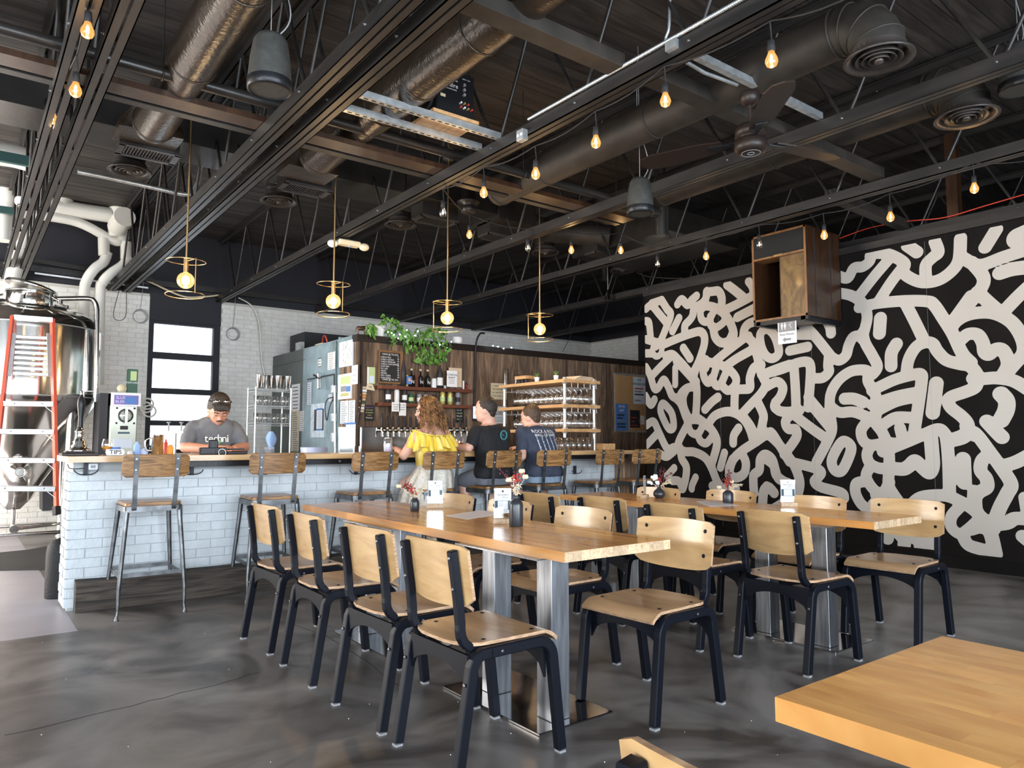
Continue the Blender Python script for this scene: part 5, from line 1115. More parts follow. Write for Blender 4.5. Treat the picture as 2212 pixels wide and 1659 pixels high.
for k, (s_, m_) in enumerate((('Happy hour','purple'),('Michelada','gold'),('& cheladas','palegreen'),('Cider','gold'),('Prosecco','paper'))): tY(s_, .024, 798, 880+5.6*k, t, m_, .022)
t = thY('chalk_menu', 'small chalk board on the boards right of the taps', 'chalk board', 992, 896); rY(984,880,1001,913,'board','chalk',t,.01,.01)
for k, s_ in enumerate(('Beer $7','Cider $8','Wine $9','Soda $3')): tY(s_, .024, 992, 886+6.5*k, t, 'palegreen' if k%2 else 'paper', .022)
for k,(x0,y0,x1,y1,l) in enumerate(((846,869,864,889,'white note hanging under the shelf, left of the woman'),(862,870,877,898,'tilted white note hanging under the shelf beside her hair'))):
    t = thY('hanging_note', l, 'note', (x0+x1)/2, (y0+y1)/2); o_ = rY(x0,y0,x1,y1,'card','paper',t,.002,.18)
    for j_, s_ in enumerate(('NO TABS','CLOSED','PLEASE')): tY(s_, .020, (x0+x1)/2, y0+5+5*j_, t, 'ink', .184)
t = thY('tab_notice', 'cream notice about tabs left open, beside the glass rack', 'sign', 1077, 844); rY(1060,828,1094,863,'board','beige',t,.006,.01)
for k, s_ in enumerate(('A 20% GRATUITY','WILL BE ADDED TO','ALL TABS LEFT OPEN','AT THE CLOSE OF DAY')): tY(s_, .024, 1078, 834+7.2*k, t, 'ink', .018)
t = thY('year_poster', 'white poster printed 2005 behind the man in black', 'poster', 1080, 895); rY(1064,878,1094,915,'sheet','white',t,.003,.01); tY('2005', .075, 1080, 893, t, 'ink', .015); tY('since', .03, 1080, 884, t, 'grey', .015)
for k in range(4): rY(1068,901+3*k,1090,902+3*k,'print_line','grey',t,.001,.0135)
# cork board
t = thY('cork_board', 'aluminium framed cork board beside the mural edge', 'notice board', 1362, 870); rY(1326,808,1400,934,'frame','alu',t,.02,.01); rY(1328.5,812,1400,931,'cork','cork',t,.004,.031)
for (x0,y0,x1,y1,m_,l,ls) in ((1368,815,1394,873,'paperblue','live music listing on the cork board',('LIVE','THE BEACHES')),(1330,872,1357,930,'blue','blue festival poster on the cork board',('BLUES','FEST')),(1361,886,1382,924,'ink','dark film poster on the cork board',('',)),(1383,898,1392,917,'paper','small white flyer on the cork board',('',))):
    s_ = thY('flyer', l, 'poster', (x0+x1)/2, (y0+y1)/2); rY(x0,y0,x1,y1,'sheet',m_,s_,.002,.036)
    for k, tx in enumerate(ls): 
        if tx: tY(tx, .05, (x0+x1)/2, y0+6+9*k, s_, 'ink' if m_ != 'blue' else 'paper', .042)
    rs = random.Random(l)
    for k in range(5): yy_ = y0+(y1-y0)*(.4+.11*k); rY(x0+3, yy_, x1-rs.uniform(3,12), yy_+(y1-y0)*.05, 'print_line', rs.choice(['grey','red','paper','ink']), s_, .001, .0385)
# ---------------------------------------------------------------- back-bar taps
p0, p1 = PY(782, 922, WY-.12), PY(1012, 922, WY-.12)
t = thing('tap_wall', 'stainless steel tap backsplash behind the bar', 'beer tap wall', (p0.x, WY, p0.z)); MB().b2(p0.x, p1.x, WY-.12, WY-.008, .9, p0.z).build('backsplash', 'plate', t, bevel=.004); MB().b2(p0.x, p1.x+1.5, WY-.6, WY-.01, .84, .90).build('drip_counter', 'steel', t); MB().b2(p0.x, p1.x+1.5, WY-.55, WY-.05, .0, .84).build('counter_body', 'brown', t)
for px, hh, mt in ((820,.17,'ink'),(832,.13,'ink'),(844,.13,'ink'),(856,.13,'ink'),(869,.13,'ink'),(881,.13,'ink'),(894,.13,'ink'),(907,.13,'ink'),(949,.12,'grey'),(961,.12,'ink'),(975,.12,'ink'),(989,.13,'ink'),(1002,.14,'ink')):
    p = PY(px, 929, WY-.12); s_ = thing('beer_tap', {820:'tallest black beer tap handle, leftmost'}.get(px, 'chrome beer tap with a black handle on the steel wall'), 'beer tap', tuple(p), 0, 'beer taps on the steel wall')
    MB().rod(p, p+Vector((0,-.07,0)), .014, 10).lathe([(0,0),(.03,0),(.03,.008),(0,.008)], (0,0,0), 14, Matrix.Translation(p) @ Matrix.Rotation(R(90), 4, 'X')).build('shank', 'mirror', s_)
    MB().tube([p+Vector((0,-.06,.03)), p+Vector((0,-.065,0)), p+Vector((0,-.085,-.03)), p+Vector((0,-.09,-.08))], [.014,.016,.012,.009], 8).build('faucet', 'mirror', s_)
    MB().lathe([(0,0),(.008,0),(.013,.03),(.015,hh*.6),(.008,hh),(0,hh+.005)], p+Vector((0,-.06,.035)), 10).build('tap_handle', mt, s_)
# ---------------------------------------------------------------- cap of the wall: pots, plant, cow, fairy lights
def onwall(px, dy=.05): p = PY(px, 720, WY+dy); return Vector((p.x, WY+dy, CZ))
p = onwall(781); t = thing('cow_figurine', 'small bronze horned cow figurine on the wall corner', 'figurine', tuple(p))
bd = MB(); bd.loft([[Vector((p.x+x, p.y+r_*.8*math.cos(2*math.pi*i/10), p.z+z+r_*1.1*math.sin(2*math.pi*i/10))) for i in range(10)] for x, z, r_ in ((-.066,.082,.010),(-.058,.085,.024),(-.02,.084,.026),(.02,.088,.028),(.045,.096,.020),(.062,.11,.013),(.072,.116,.014),(.085,.108,.008))])
bd.build('body', 'copper', t)
for sx, sy in ((-.055,-.015),(-.045,.015),(.028,-.015),(.04,.015)): MB().tube([p+Vector((sx,sy,.075)), p+Vector((sx+.006,sy,.04)), p+Vector((sx,sy,.0))], [.011,.006,.006], 7).build('leg', 'copper', t)
MB().tube([p+Vector((-.066,0,.09)), p+Vector((-.078,0,.07)), p+Vector((-.078,0,.03))], [.005,.003,.005], 6).build('tail', 'copper', t)
for s_ in (-1,1): MB().tube([p+Vector((.07,s_*.008,.124)), p+Vector((.076,s_*.03,.132)), p+Vector((.086,s_*.032,.15))], [.004,.003,.001], 5).build('horn', 'copper', t)
def pot(px, prof, label, mt='white', dy=.04): p = onwall(px, dy); t = thing('plant_pot', label, 'pot', tuple(p)); MB().lathe(prof, p, 22).build('pot_body', mt, t); return t, p
tp, pp = pot(820, [(0,0),(.048,0),(.052,.01),(.068,.135),(.072,.14),(.066,.14),(.06,.11),(0,.11)], 'tall white glazed pot holding the trailing plant', 'paper')
pot(913, [(0,0),(.05,0),(.055,.01),(.07,.115),(.066,.115),(0,.10)], 'white pot hidden in the trailing leaves', 'paper'); pot(988, [(0,0),(.05,0),(.07,.03),(.075,.09),(.07,.10),(.064,.095),(0,.08)], 'low white bowl pot with small lettering, right of the plant', 'white')
t = thing('trailing_plant', 'green pothos trailing along and over the top of the board wall', 'plant', tuple(onwall(880)))
vines = [[(820,705),(830,690),(826,684)],[(815,710),(803,700),(800,712),(803,722)],[(825,706),(850,690),(858,700),(866,712),(890,725)],[(826,708),(845,716),(850,735),(843,738)],[(835,712),(870,716),(900,730),(915,735)],[(900,716),(893,740),(905,765),(898,778)],[(920,716),(930,745),(925,770),(905,778)],[(925,714),(945,735),(950,760),(940,775)],[(920,712),(948,706),(963,716),(962,738)],[(880,712),(868,722),(880,740),(885,750)],[(905,712),(912,740),(918,758),(930,778)],[(930,712),(955,725),(964,750),(955,772),(945,778)],[(940,712),(915,722),(900,735),(895,745)],[(870,714),(850,722),(838,730)],[(895,712),(925,706),(950,712)]]
rs = random.Random(5); leafm = MB().add([(0,0,0),(.02,.028,.006),(.012,.062,.003),(0,.085,-.012),(-.012,.062,.003),(-.02,.028,.006),(0,.035,-.004),(.026,.012,.0),(-.026,.012,0)], [(0,7,1,6),(6,1,2,3),(0,6,5,8),(6,3,4,5)]).mesh('leaf', 'green')
nl = 0
for v in vines:
    pts = spline([PY(x+rs.uniform(-2,2), y, WY-.03-rs.uniform(0,.10)-(.04 if y > 720 else -.04)) for x, y in v], 5)
    MB().tube(pts, .0028, 5).build('vine', 'green', t)
    for q_ in pts[::1]:
        for _ in range(1 if rs.random() < .45 else 2):
            if nl >= 299: break
            o = bpy.data.objects.new('leaf', leafm); COL.objects.link(o); o.parent = t; o.location = q_-t.location+Vector((rs.gauss(0,.022), rs.gauss(0,.018), rs.gauss(0,.018))); o.location.y = (WY+.13-t.location.y) if (abs(o.location.x+t.location.x-pp.x) < .085 and o.location.z < .14) else o.location.y; o.rotation_euler = (rs.uniform(-2.4,-.9), rs.uniform(-.8,.8), rs.uniform(-1.2,1.2)); s_ = rs.uniform(.6,1.15); o.scale = (s_,)*3; nl += 1
t = thing('fairy_lights', 'string of cold white fairy lights along the wall cap', 'fairy lights', tuple(onwall(900)))
fp = [(838,717),(846,719),(851,723),(864,722),(860,731),(875,727),(882,736),(903,715),(897,725),(879,713),(950,745),(965,751),(975,738),(950,717),(1065,747),(1076,749),(1088,753),(1105,751)]
for x, y in fp: MB().sph(PY(x, y, WY-.10), .0085, 8).build('led', 'fairy', t)
MB().tube(spline([PY(x, y, WY-.09) for x, y in fp], 3), .0015, 4).build('wire', 'alu', t)
# ---------------------------------------------------------------- glass rack on the bar end
RY0 = 6.30; c0 = PY(1222, 818, RY0); RX0, RX1 = c0.x, PY(1293, 825, RY0).x; RY1 = PX(1085, 832, RX0).y; zt_ = [PY(1222, y_, RY0).z for y_ in (822, 876, 929)]
t = thing('glass_rack', 'tall fir shelf rack on steel pipe posts at the bar end', 'rack', (RX0, RY0, 1.074))
for z in zt_: MB().b2(RX0-.06, RX1, RY0-.03, RY1, z-.022, z+.016).build('shelf', 'shelfwood', t, bevel=.003)
for x, y, z0 in ((RX0, RY0+.02, 1.074), (RX1-.06, RY0+.02, 1.074), (RX0, RY1-.05, 0), (RX1-.06, RY1-.05, 0)):
    MB().rod((x, y, z0), (x, y, zt_[0]-.02), .019, 12).build('post', 'alu', t)
    for z in zt_:
        for dz in (-.03, .018): MB().lathe([(.036,0),(.036,.008),(.024,.010),(.024,.022)] if dz > 0 else [(.024,-.014),(.024,0),(.036,.002),(.036,.010)], (x,y,z+dz), 14).build('flange', 'alu', t)
wine = MB().lathe([(.034,0),(.034,.002),(.006,.006),(.0035,.02),(.0035,.065),(.012,.075),(.033,.095),(.040,.125),(.036,.155),(.030,.172)], (0,0,0), 14, Matrix.Rotation(R(180), 4, 'X')).mesh('stemmed_glass', 'glass')
for tier, z in enumerate(zt_[:2]):
    xs = [RX0-.02+.098*i for i in range(6)]
    for i, x in enumerate(xs[:-1] + xs[-1:]):
        if x > RX1: continue
        MB().rod((x+.03, RY0, z-.075), (x+.03, RY1-.03, z-.075), .003, 6).rod((x+.03, RY0+.02, z-.02), (x+.03, RY0+.02, z-.075), .003, 6).rod((x+.03, RY1-.06, z-.02), (x+.03, RY1-.06, z-.075), .003, 6).build('hanger_wire', 'alu', t)
        for k in range(10):
            y = RY0+.05+.095*k
            if y > RY1-.05: break
            o = bpy.data.objects.new('stemmed_glass', wine); COL.objects.link(o); o.location = (x, y, z-.068); tag(o, 'stemmed glass hanging upside down under the top rack shelf' if tier == 0 else 'stemmed glass hanging upside down under the middle rack shelf', 'glass', 'glasses under the top shelf' if tier == 0 else 'glasses under the middle shelf')
pint = MB().lathe([(0,.002),(.027,0),(.030,.004),(.041,.145),(.038,.145),(.028,.01),(0,.01)], (0,0,0), 14).mesh('pint_glass', 'glass')
for i in range(4):
    for k in range(7):
        o = bpy.data.objects.new('pint_glass', pint); COL.objects.link(o); o.location = (RX0-.18+.085*k-.09*0, RY0+.10-.085*i+.12, 1.075); tag(o, 'pint glass standing in rows on the counter under the rack', 'glass', 'pint glasses under the rack')
single(MB().b2(RX1-.02, RX1+.17, RY0-.1, RY0+.12, 1.075, 1.15), 'wood_box', 'shelfwood', 'low pale wooden box at the right end of the counter', 'box', bevel=.004)
# on the rack top
ztp = zt_[0]+.016
for px, h, l in ((1105,.20,'taller stack of clear cups on the rack top'),(1115,.15,'shorter stack of clear cups on the rack top')):
    p = PZ(px, 830, ztp); p = Vector((RX0-.03+(px-1105)*.008, RY1-.12-(px-1105)*.012, ztp)); t = thing('cup_stack', l, 'cups', tuple(p)); 
    for k in range(6): MB().lathe([(.03,0),(.04,.09),(.042,.092)], p+Vector((0,0,k*h/9)), 12).build('cup', 'glass', t)
def succ(p, label):
    t = thing('succulent', label, 'plant', tuple(p)); MB().lathe([(0,0),(.024,0),(.032,.055),(.028,.055),(0,.045)], p, 14).build('pot_body', 'white', t)
    for k in range(12): a_ = k*.9; MB().tube([p+Vector((0,0,.05)), p+Vector((.018*math.cos(a_),.018*math.sin(a_),.08)), p+Vector((.03*math.cos(a_),.03*math.sin(a_),.105))], [.005,.004,.001], 5).build('leaf', 'green', t)
succ(Vector((RX0-.02, RY0+.50, ztp)), 'small potted succulent left of the book stack on the rack'); succ(Vector((RX0-.0, RY0+.17, ztp)), 'spiky potted succulent at the rack corner')
t = thing('book_stack', 'stack of flat tan boards on the rack top', 'boards', (RX0+.3, RY0+.1, ztp))
for k in range(4): MB().box((RX0+.33+.01*(k%2), RY0+.14, ztp+.007+.013*k), (.36-.03*k, .2, .011), rz=.08*k).build('board', 'tanpaper', t)
t = thing('card_box', 'small wooden tray of cards and jars on the rack', 'tray', (RX0, RY1-.5, ztp)); MB().b2(RX0-.05, RX0+.1, RY1-.55, RY1-.33, ztp+.05, ztp+.09).build('tray', 'shelfwood', t)
for k in range(3): MB().lathe([(0,0),(.02,0),(.02,.045),(0,.045)], (RX0-.02, RY1-.52+.07*k, ztp), 10).build('jar', 'ink', t)
# ---------------------------------------------------------------- wire shelf of shakers
SY, SXa, SXb = 9.0, PY(543, 900, 9.0).x, PY(618, 900, 9.0).x
t = thing('wire_shelf', 'small chrome wire shelf of shakers and glassware by the cooler', 'shelf', (SXa, SY, .9))
zs_ = [PY(580, y_, SY).z for y_ in (842, 878, 915)]
for z in zs_:
    mb = MB()
    mb.rod((SXa,SY-.15,z), (SXb,SY-.15,z), .006, 6).rod((SXa,SY+.15,z), (SXb,SY+.15,z), .006, 6).rod((SXa,SY-.15,z-.03), (SXb,SY-.15,z-.03), .005, 6).rod((SXa,SY-.15,z-.03), (SXa,SY+.15,z-.03), .005, 6).rod((SXa,SY-.15,z), (SXa,SY+.15,z), .006, 6).rod((SXb,SY-.15,z), (SXb,SY+.15,z), .006, 6)
    x = SXa
    while x < SXb: mb.rod((x,SY-.15,z), (x,SY+.15,z), .0025, 5).rod((x,SY-.15,z-.03), (x+.012,SY-.15,z), .002, 4); x += .025
    mb.build('wire_tier', 'galv', t)['kind'] = 'stuff'
for x in (SXa, SXb):
    for y in (SY-.15, SY+.15): MB().rod((x, y, .9), (x, y, zs_[0]+.02), .011, 8).build('post', 'alu', t)
MB().b2(SXa-.25, CX-.05, SY-.3, SY+.32, 0, .9).build('back_counter', 'grey', t)
shk = MB().lathe([(0,0),(.030,0),(.032,.004),(.044,.165),(.045,.17),(.042,.165),(.03,.01)], (0,0,0), 16).mesh('shaker_tin', 'mirror'); shg = MB().lathe([(0,0),(.030,0),(.040,.12),(.038,.12),(.028,.005)], (0,0,0), 12).mesh('rocks_glass', 'glass')
for k in range(7):
    o = bpy.data.objects.new('shaker_tin', shk); COL.objects.link(o); o.location = (SXa+.05+.062*k*.95, SY-.1+.07*(k%2), zs_[0]+.17 if k in (2,) else zs_[0]+.004); o.rotation_euler = (R(180),0,0) if k in (2,) else (0,0,0); tag(o, 'upturned steel shaker tin on the wire shelf' if k == 2 else 'steel shaker tin in the row on the top wire tier', 'shaker', 'shaker tins on the wire shelf')
for tier in (1, 2):
    for k in range(8): o = bpy.data.objects.new('rocks_glass', shg); COL.objects.link(o); o.location = (SXa+.03+.055*k, SY-.1+.06*(k%2), zs_[tier]+.003); tag(o, 'clear glass on the %s wire tier' % ('middle' if tier == 1 else 'lowest'), 'glass', 'glasses on the %s wire tier' % ('middle' if tier == 1 else 'lowest'))
t = thing('bar_towel', 'blue towel hanging from the lowest wire tier', 'towel', tuple(PY(586, 940, SY-.17)))
tw = MB(); rings = []
for i in range(8):
    v = i/7; wv = .022+.045*math.sin(math.pi*min(1, v*1.1))*(1-.4*v); rings.append([PY(586, 932, SY-.17)+Vector((wv*math.cos(a_)*(1+.25*math.sin(3*a_+v*2)), .03*math.sin(a_), -.22*v)) for a_ in [2*math.pi*k/14 for k in range(14)]])
tw.loft(rings).build('cloth', 'bluelight', t)
single(MB().b2(*[PY(562,960,8.6).x, PY(587,960,8.6).x], 8.5, 8.7, .98, 1.11), 'spray_bottle', 'glass', 'clear plastic tub of bar tools under the wire shelf', 'tub')
t = thing('plastic_tub', 'translucent blue plastic tub with handle on the back counter', 'tub', tuple(PY(678, 970, 7.9))); p = PY(678, 972, 7.9); MB().loft([[p+Vector((sx*w__, sy*.09, z)) for sx, sy in ((-1,-1),(1,-1),(1,1),(-1,1))] for w__, z in ((.10,-.14),(.125,.03))]).build('tub_body', 'tub', t); MB().b2(3.2, 3.85, 7.5, 8.2, 0, PY(678,972,7.9).z-.14).build('under_counter', 'grey', t)
MB().tube(spline([p+Vector((.12,0,.02)), p+Vector((.16,0,0)), p+Vector((.16,0,-.08)), p+Vector((.11,0,-.1))],5), .01, 8).build('handle', 'tub', t)
# ---------------------------------------------------------------- frozen drink machine
M['machinesteel'] = mat('machine_steel', (.42,.44,.38), .35, .4, col2=(.52,.54,.46), vs=3)
FY = 9.3; p = PY(262, 900, FY); x0, x1 = PY(238, 900, FY).x, PY(303, 900, FY).x; zl = lambda y_: PY(270, y_, FY).z
t = thing('frozen_drink_machine', 'tall stainless frozen drink machine behind the bar', 'machine', (x0, FY, .9))
MB().b2(x0, x1-.03, FY, FY+.6, .9, zl(848)).build('body', 'machinesteel', t, bevel=.01); MB().b2(x0+.0, x1, FY-.02, FY+.2, zl(878), zl(848)).build('header_frame', 'white', t, bevel=.006)
MB().b2(x0+.03, x1-.03, FY-.026, FY-.02, zl(874), zl(854)).build('header_sign', 'purple', t); text('SLUSH\nBLEND', .045, face_m(Vector((x0+.11, FY-.028, zl(864))), (1,0,0), (0,0,1)), t, mt='tub'); MB().b2(x1-.17, x1-.05, FY-.03, FY-.026, zl(873), zl(857)).build('blue_splash', 'blue', t)
c = Vector(((x0+x1)/2, FY-.0, zl(898))); m_ = Matrix.Translation(c) @ Matrix.Rotation(R(90), 4, 'X')
MB().lathe([(0,0),(.075,0),(.08,.02),(.062,.035),(0,.04)], (0,0,0), 22, m_).build('dial', 'glass', t); MB().torus(c+Vector((0,-.03,0)), .07, .008, 24, 6, Matrix.Rotation(R(90), 4, 'X')).build('dial_ring', 'ink', t); MB().b2(c.x-.012, c.x+.012, FY-.07, FY-.03, c.z-.09, c.z+.09).build('dispense_lever', 'alu', t)
for sx in (-1,1):
    for sz in (-1,1): MB().sph(c+Vector((sx*.09, -.012, sz*.085)), .012, 8).build('screw', 'ink', t)
MB().b2(c.x-.05, c.x+.03, FY-.01, FY, zl(928), zl(920)).build('switch_plate', 'ink', t); MB().b2(c.x-.07, c.x+.05, FY-.01, FY, zl(937), zl(933)).build('blue_sticker', 'tealprint', t); MB().b2(c.x-.11, c.x+.08, FY-.012, FY-.002, zl(968), zl(948)).build('info_card', 'paperblue', t); MB().b2(x0-.1, x0-.02, FY+.05, FY+.5, .9, zl(850)).build('side_unit', 'ink', t)
MB().b2(x0-.2, x1+.6, FY-.1, FY+.9, .0, .9).build('machine_counter', 'grey', t)
p = Vector((x0+.2, FY+.1, zl(848))); single(MB().lathe([(0,0),(.05,0),(.05,.02),(0,.02)], (0,0,0), 20, Matrix.Translation(p+Vector((-.08,0,.05))) @ Matrix.Rotation(R(90), 4, 'X')), 'round_badge', 'beige', 'round tan badge on top of the drink machine', 'badge')
t = thing('green_carton', 'tall green carton standing on the drink machine', 'carton', tuple(p)); MB().b2(PY(275,820,FY+.15).x, PY(296,820,FY+.15).x, FY+.1, FY+.2, zl(848), PY(285,798,FY+.15).z).build('carton', 'greendark', t); MB().b2(PY(280,820,FY+.15).x, PY(293,820,FY+.15).x, FY+.094, FY+.1, PY(285,822,FY+.1).z, PY(285,802,FY+.1).z).build('picture_panel', 'palegreen', t); text('POPCORN', .03, face_m(PY(286,827,FY+.09), (1,0,0), (0,0,1)), t)
t = thing('hose_coil', 'white hose looped on the window frame', 'hose', tuple(PY(318,875,FY+1.2))); 
for dx, dz, r_ in ((0,.05,.075),(.03,-.05,.08),(-.01,0,.07)): MB().torus(PY(318,880,BY-.25)+Vector((dx,0,dz)), r_, .012, 24, 8, Matrix.Rotation(R(80), 4, 'X')).build('loop', 'pvc', t)
# ---------------------------------------------------------------- things on the counter
ct = 1.0742
p = Vector((PY(172, 970, 6.1).x, 6.12, ct)); t = thing('beer_engine', 'chrome hand pump with a black turned handle at the bar end', 'beer pump', tuple(p))
MB().b2(p.x-.115, p.x+.115, p.y-.1, p.y+.1, ct, ct+.02).b2(p.x-.09, p.x+.09, p.y-.08, p.y+.08, ct+.02, ct+.035).build('plinth', 'brown', t, bevel=.004)
MB().lathe([(.07,0),(.07,.012),(.05,.02),(.055,.035),(.04,.05),(.045,.065),(.030,.08),(.028,.13),(.034,.14),(.022,.15),(.02,.17),(0,.17)], p+Vector((0,0,.035)), 24).build('column', 'mirror', t)
MB().lathe([(.018,.20),(.017,.22),(.016,.28),(.022,.33),(.027,.37),(.024,.405),(.012,.43),(.011,.44)], p, 20).build('handle', 'black', t); MB().lathe([(.008,.44),(.012,.448),(.006,.456),(.011,.466),(0,.474)], p, 14).build('finial', 'mirror', t)
p = Vector((PY(231, 970, 6.1).x, 6.1, ct)); t = thing('snifter', 'snifter of amber beer on the left of the counter', 'glass', tuple(p)); MB().lathe([(.030,0),(.030,.003),(.005,.008),(.005,.03),(.02,.036),(.036,.06),(.036,.085),(.027,.12)], p, 18).build('glass', 'glass', t); MB().lathe([(0,.037),(.02,.038),(.034,.058),(.0345,.066),(0,.066)], p, 18).build('beer', 'amber', t)
p = Vector((PY(250, 970, 6.05).x, 6.05, ct)); t = thing('tip_jar', 'white handwritten tips card leaning on the counter', 'tip sign', tuple(p)); MB().prism([(-.055,0),(.05,0),(.062,.02),(.05,.045),(-.06,.045),(-.066,.02)], 0, .004, face_m(p+Vector((0,0,.001)), (1,0,0), (0,.3,1))).build('card', 'white', t); text('TIPS', .045, face_m(p+Vector((0,-.004,.024)), (1,0,0), (0,.3,1)), t, mt='ink'); MB().lathe([(0,0),(.04,0),(.045,.06),(0,.06)], p+Vector((.0,.08,0)), 14).build('blue_bowl', 'blue', t)
p = Vector((PY(340, 960, 6.3).x, 6.3, ct)); t = thing('steel_pitcher', 'stainless steel pitcher on the counter below the window', 'pitcher', tuple(p)); MB().lathe([(0,0),(.045,0),(.045,.15),(.047,.155),(.042,.15),(.04,.02),(0,.02)], p, 22).build('body', 'mirror', t); MB().tube(spline([p+Vector((-.045,0,.13)), p+Vector((-.085,0,.11)), p+Vector((-.08,0,.04)), p+Vector((-.045,0,.03))],5), .007, 8).build('handle', 'mirror', t)
for px, l in ((330,'left pair of upright steel bottle openers by the pitcher'),(376,'steel tap font with two arms before the window')):
    p = Vector((PY(px, 960, 6.35).x, 6.35, ct)); t = thing('bar_fitting', l, 'bar fitting', tuple(p))
    if px > 350:
        MB().rod(p, p+Vector((0,0,.17)), .018, 12).build('column', 'alu', t); MB().b2(p.x-.05, p.x+.06, p.y-.02, p.y+.02, p.z+.17, p.z+.185).build('top_plate', 'alu', t)
        for dx in (-.045,.05): MB().rod(p+Vector((dx,0,.18)), p+Vector((dx,0,.25)), .006, 8).rod(p+Vector((dx,0,.25)), p+Vector((dx,0,.258)), .016, 10).build('arm', 'grey', t)
    else:
        for dx in (-.03,-.005): MB().tube(spline([p+Vector((dx,0,0)), p+Vector((dx-.012,0,.05)), p+Vector((dx,0,.08)), p+Vector((dx+.012,0,.05)), p+Vector((dx+.002,0,0))],5), .004, 6).build('loop', 'ink', t)
for px, w__, h, mt, l in ((296,.05,.10,'bluelight','light blue carton beside the drink machine'),(358,.03,.12,'red','red squeeze bottle by the pitcher'),(312,.06,.05,'tub','pale blue folded card on the counter'),(367,.06,.075,'orangep','orange and white packet by the tap font'),(282,.04,.03,'white','small white tin near the tips card')):
    p = Vector((PY(px, 965, 6.35).x, 6.35, ct)); t = thing('bar_supply', l, 'container', tuple(p)); MB().loft([[p+Vector((w__*s_/2*math.cos(2*math.pi*k/12), w__*s_/2*math.sin(2*math.pi*k/12), z)) for k in range(12)] for s_, z in ((1,0),(1,h*.75),(.45,h*.85),(.4,h))]).build('body', mt, t)
p = Vector((PY(462, 968, 6.0).x, 6.02, ct)); t = thing('card_terminal', 'black card terminal on the counter before the bartender', 'card reader', tuple(p))
MB().b2(p.x-.10, p.x+.10, p.y-.02, p.y+.03, p.z, p.z+.055).build('stand', 'black', t, bevel=.006); MB().box(p+Vector((.0,.0,.065)), (.072,.03,.10), rz=0).build('reader', 'black', t, bevel=.008); MB().torus(p+Vector((.06,-.035,.016)), .028, .003, 20, 6, Matrix.Rotation(R(75), 4, 'X')).build('white_band', 'white', t)
p = Vector((PY(510, 972, 6.0).x, 6.02, ct)); t = thing('receipt_tray', 'black folder and tray right of the card terminal', 'tray', tuple(p)); MB().box(p+Vector((0,0,.012)), (.16,.12,.022)).build('tray', 'black', t, bevel=.005); MB().box(p+Vector((.0,.0,.04)), (.12,.08,.012), Matrix.Identity(4)).build('folder', 'ink', t)
p = Vector((PY(838, 968, 6.05).x, 6.05, ct)); t = thing('water_glass', 'glass mug of iced water left of the woman', 'glass', tuple(p)); MB().lathe([(0,.003),(.038,0),(.042,.01),(.042,.11),(.036,.125),(.036,.135)], p, 20).build('glass', 'glass', t); MB().lathe([(0,.01),(.038,.01),(.038,.085),(0,.085)], p, 18).build('water', 'tub', t)
p = Vector((PY(986, 960, 6.0).x+.0, 5.95, ct)); t = thing('beer_glass', 'stubby glass of red ale before the man in black', 'glass', tuple(p)); MB().lathe([(0,.003),(.026,0),(.028,.01),(.042,.06),(.045,.10),(.038,.135)], p, 20).build('glass', 'glass', t); MB().lathe([(0,.008),(.025,.009),(.040,.06),(.042,.09),(0,.09)], p, 18).build('beer', 'beer', t)
# ---------------------------------------------------------------- wooden cabinet on the mural wall, sign
ky = PX(1816, 600, MX-.02).y; kx = PY(1743, 600, ky).x; ky1 = PX(1626, 600, kx).y; kz1 = PX(1741, 484, kx).z; kz0 = PX(1752, 679, kx).z
t = thing('wooden_cabinet', 'open walnut cabinet with a black speaker panel, hung on the mural', 'cabinet', ((kx+MX)/2, (ky+ky1)/2, kz0)); th = .02
MB().b2(kx, MX-.02, ky, ky+th, kz0, kz1).build('side_panel', 'plydark', t); MB().b2(kx, MX-.02, ky1-th, ky1, kz0, kz1).build('side_panel', 'plydark', t); MB().b2(kx, MX-.02, ky+th, ky1-th, kz1-th, kz1).build('top_panel', 'plydark', t); MB().b2(kx, MX-.02, ky+th, ky1-th, kz0, kz0+th).build('bottom_panel', 'plydark', t); MB().b2(MX-.035, MX-.02, ky, ky1, kz0, kz1).build('back_panel', 'brown', t)
km = PX(1690, 548, kx).z; MB().b2(kx+.004, kx+.02, ky+th, ky1-th, km, kz1-th).build('speaker_panel', 'grille', t); MB().b2(kx-.004, kx+.2, ky+th, ky1-th, km-.02, km).build('rail', 'edge', t)
ym = PX(1681, 620, kx).y; MB().b2(kx+.05, kx+.07, ky+th, ym, kz0+th, km-.02).build('inner_door', 'plygold', t); MB().b2(kx+.05, MX-.04, ym-.01, ym+.01, kz0+th, km-.02).build('divider', 'plydark', t)
for a_, b_, c_, d_ in ((ky, ky+.022, kz0, kz1),(ky1-.022, ky1, kz0, kz1),(ky, ky1, kz0, kz0+.022),(ky, ky1, kz1-.022, kz1)): MB().b2(kx-.005, kx+.001, a_, b_, c_, d_).build('oak_edging', 'edge', t)
MB().b2(kx-.008, kx-.004, (ky+ky1)/2-.05, (ky+ky1)/2+.05, km-.016, km+.004).build('badge', 'brass', t)
for xx in (kx+.15, kx+.45): MB().b2(xx, xx+.012, ky-.003, ky, kz0+.02, kz1-.02).build('grooved_strip', 'ink', t)
MB().b2(kx-.0, MX, ky+.03, ky+.08, kz0-.05, kz0).b2(kx, MX, ky1-.08, ky1-.03, kz0-.05, kz0).b2(kx, kx+.04, ky, ky1, kz0-.04, kz0).build('bracket', 'black', t)
sy0, sy1 = PX(1682, 715, kx+.02).y, PX(1722, 715, kx+.02).y; sx_ = kx+.01; sz1, sz0 = PX(1702, 690, sx_).z, PX(1702, 742, sx_).z
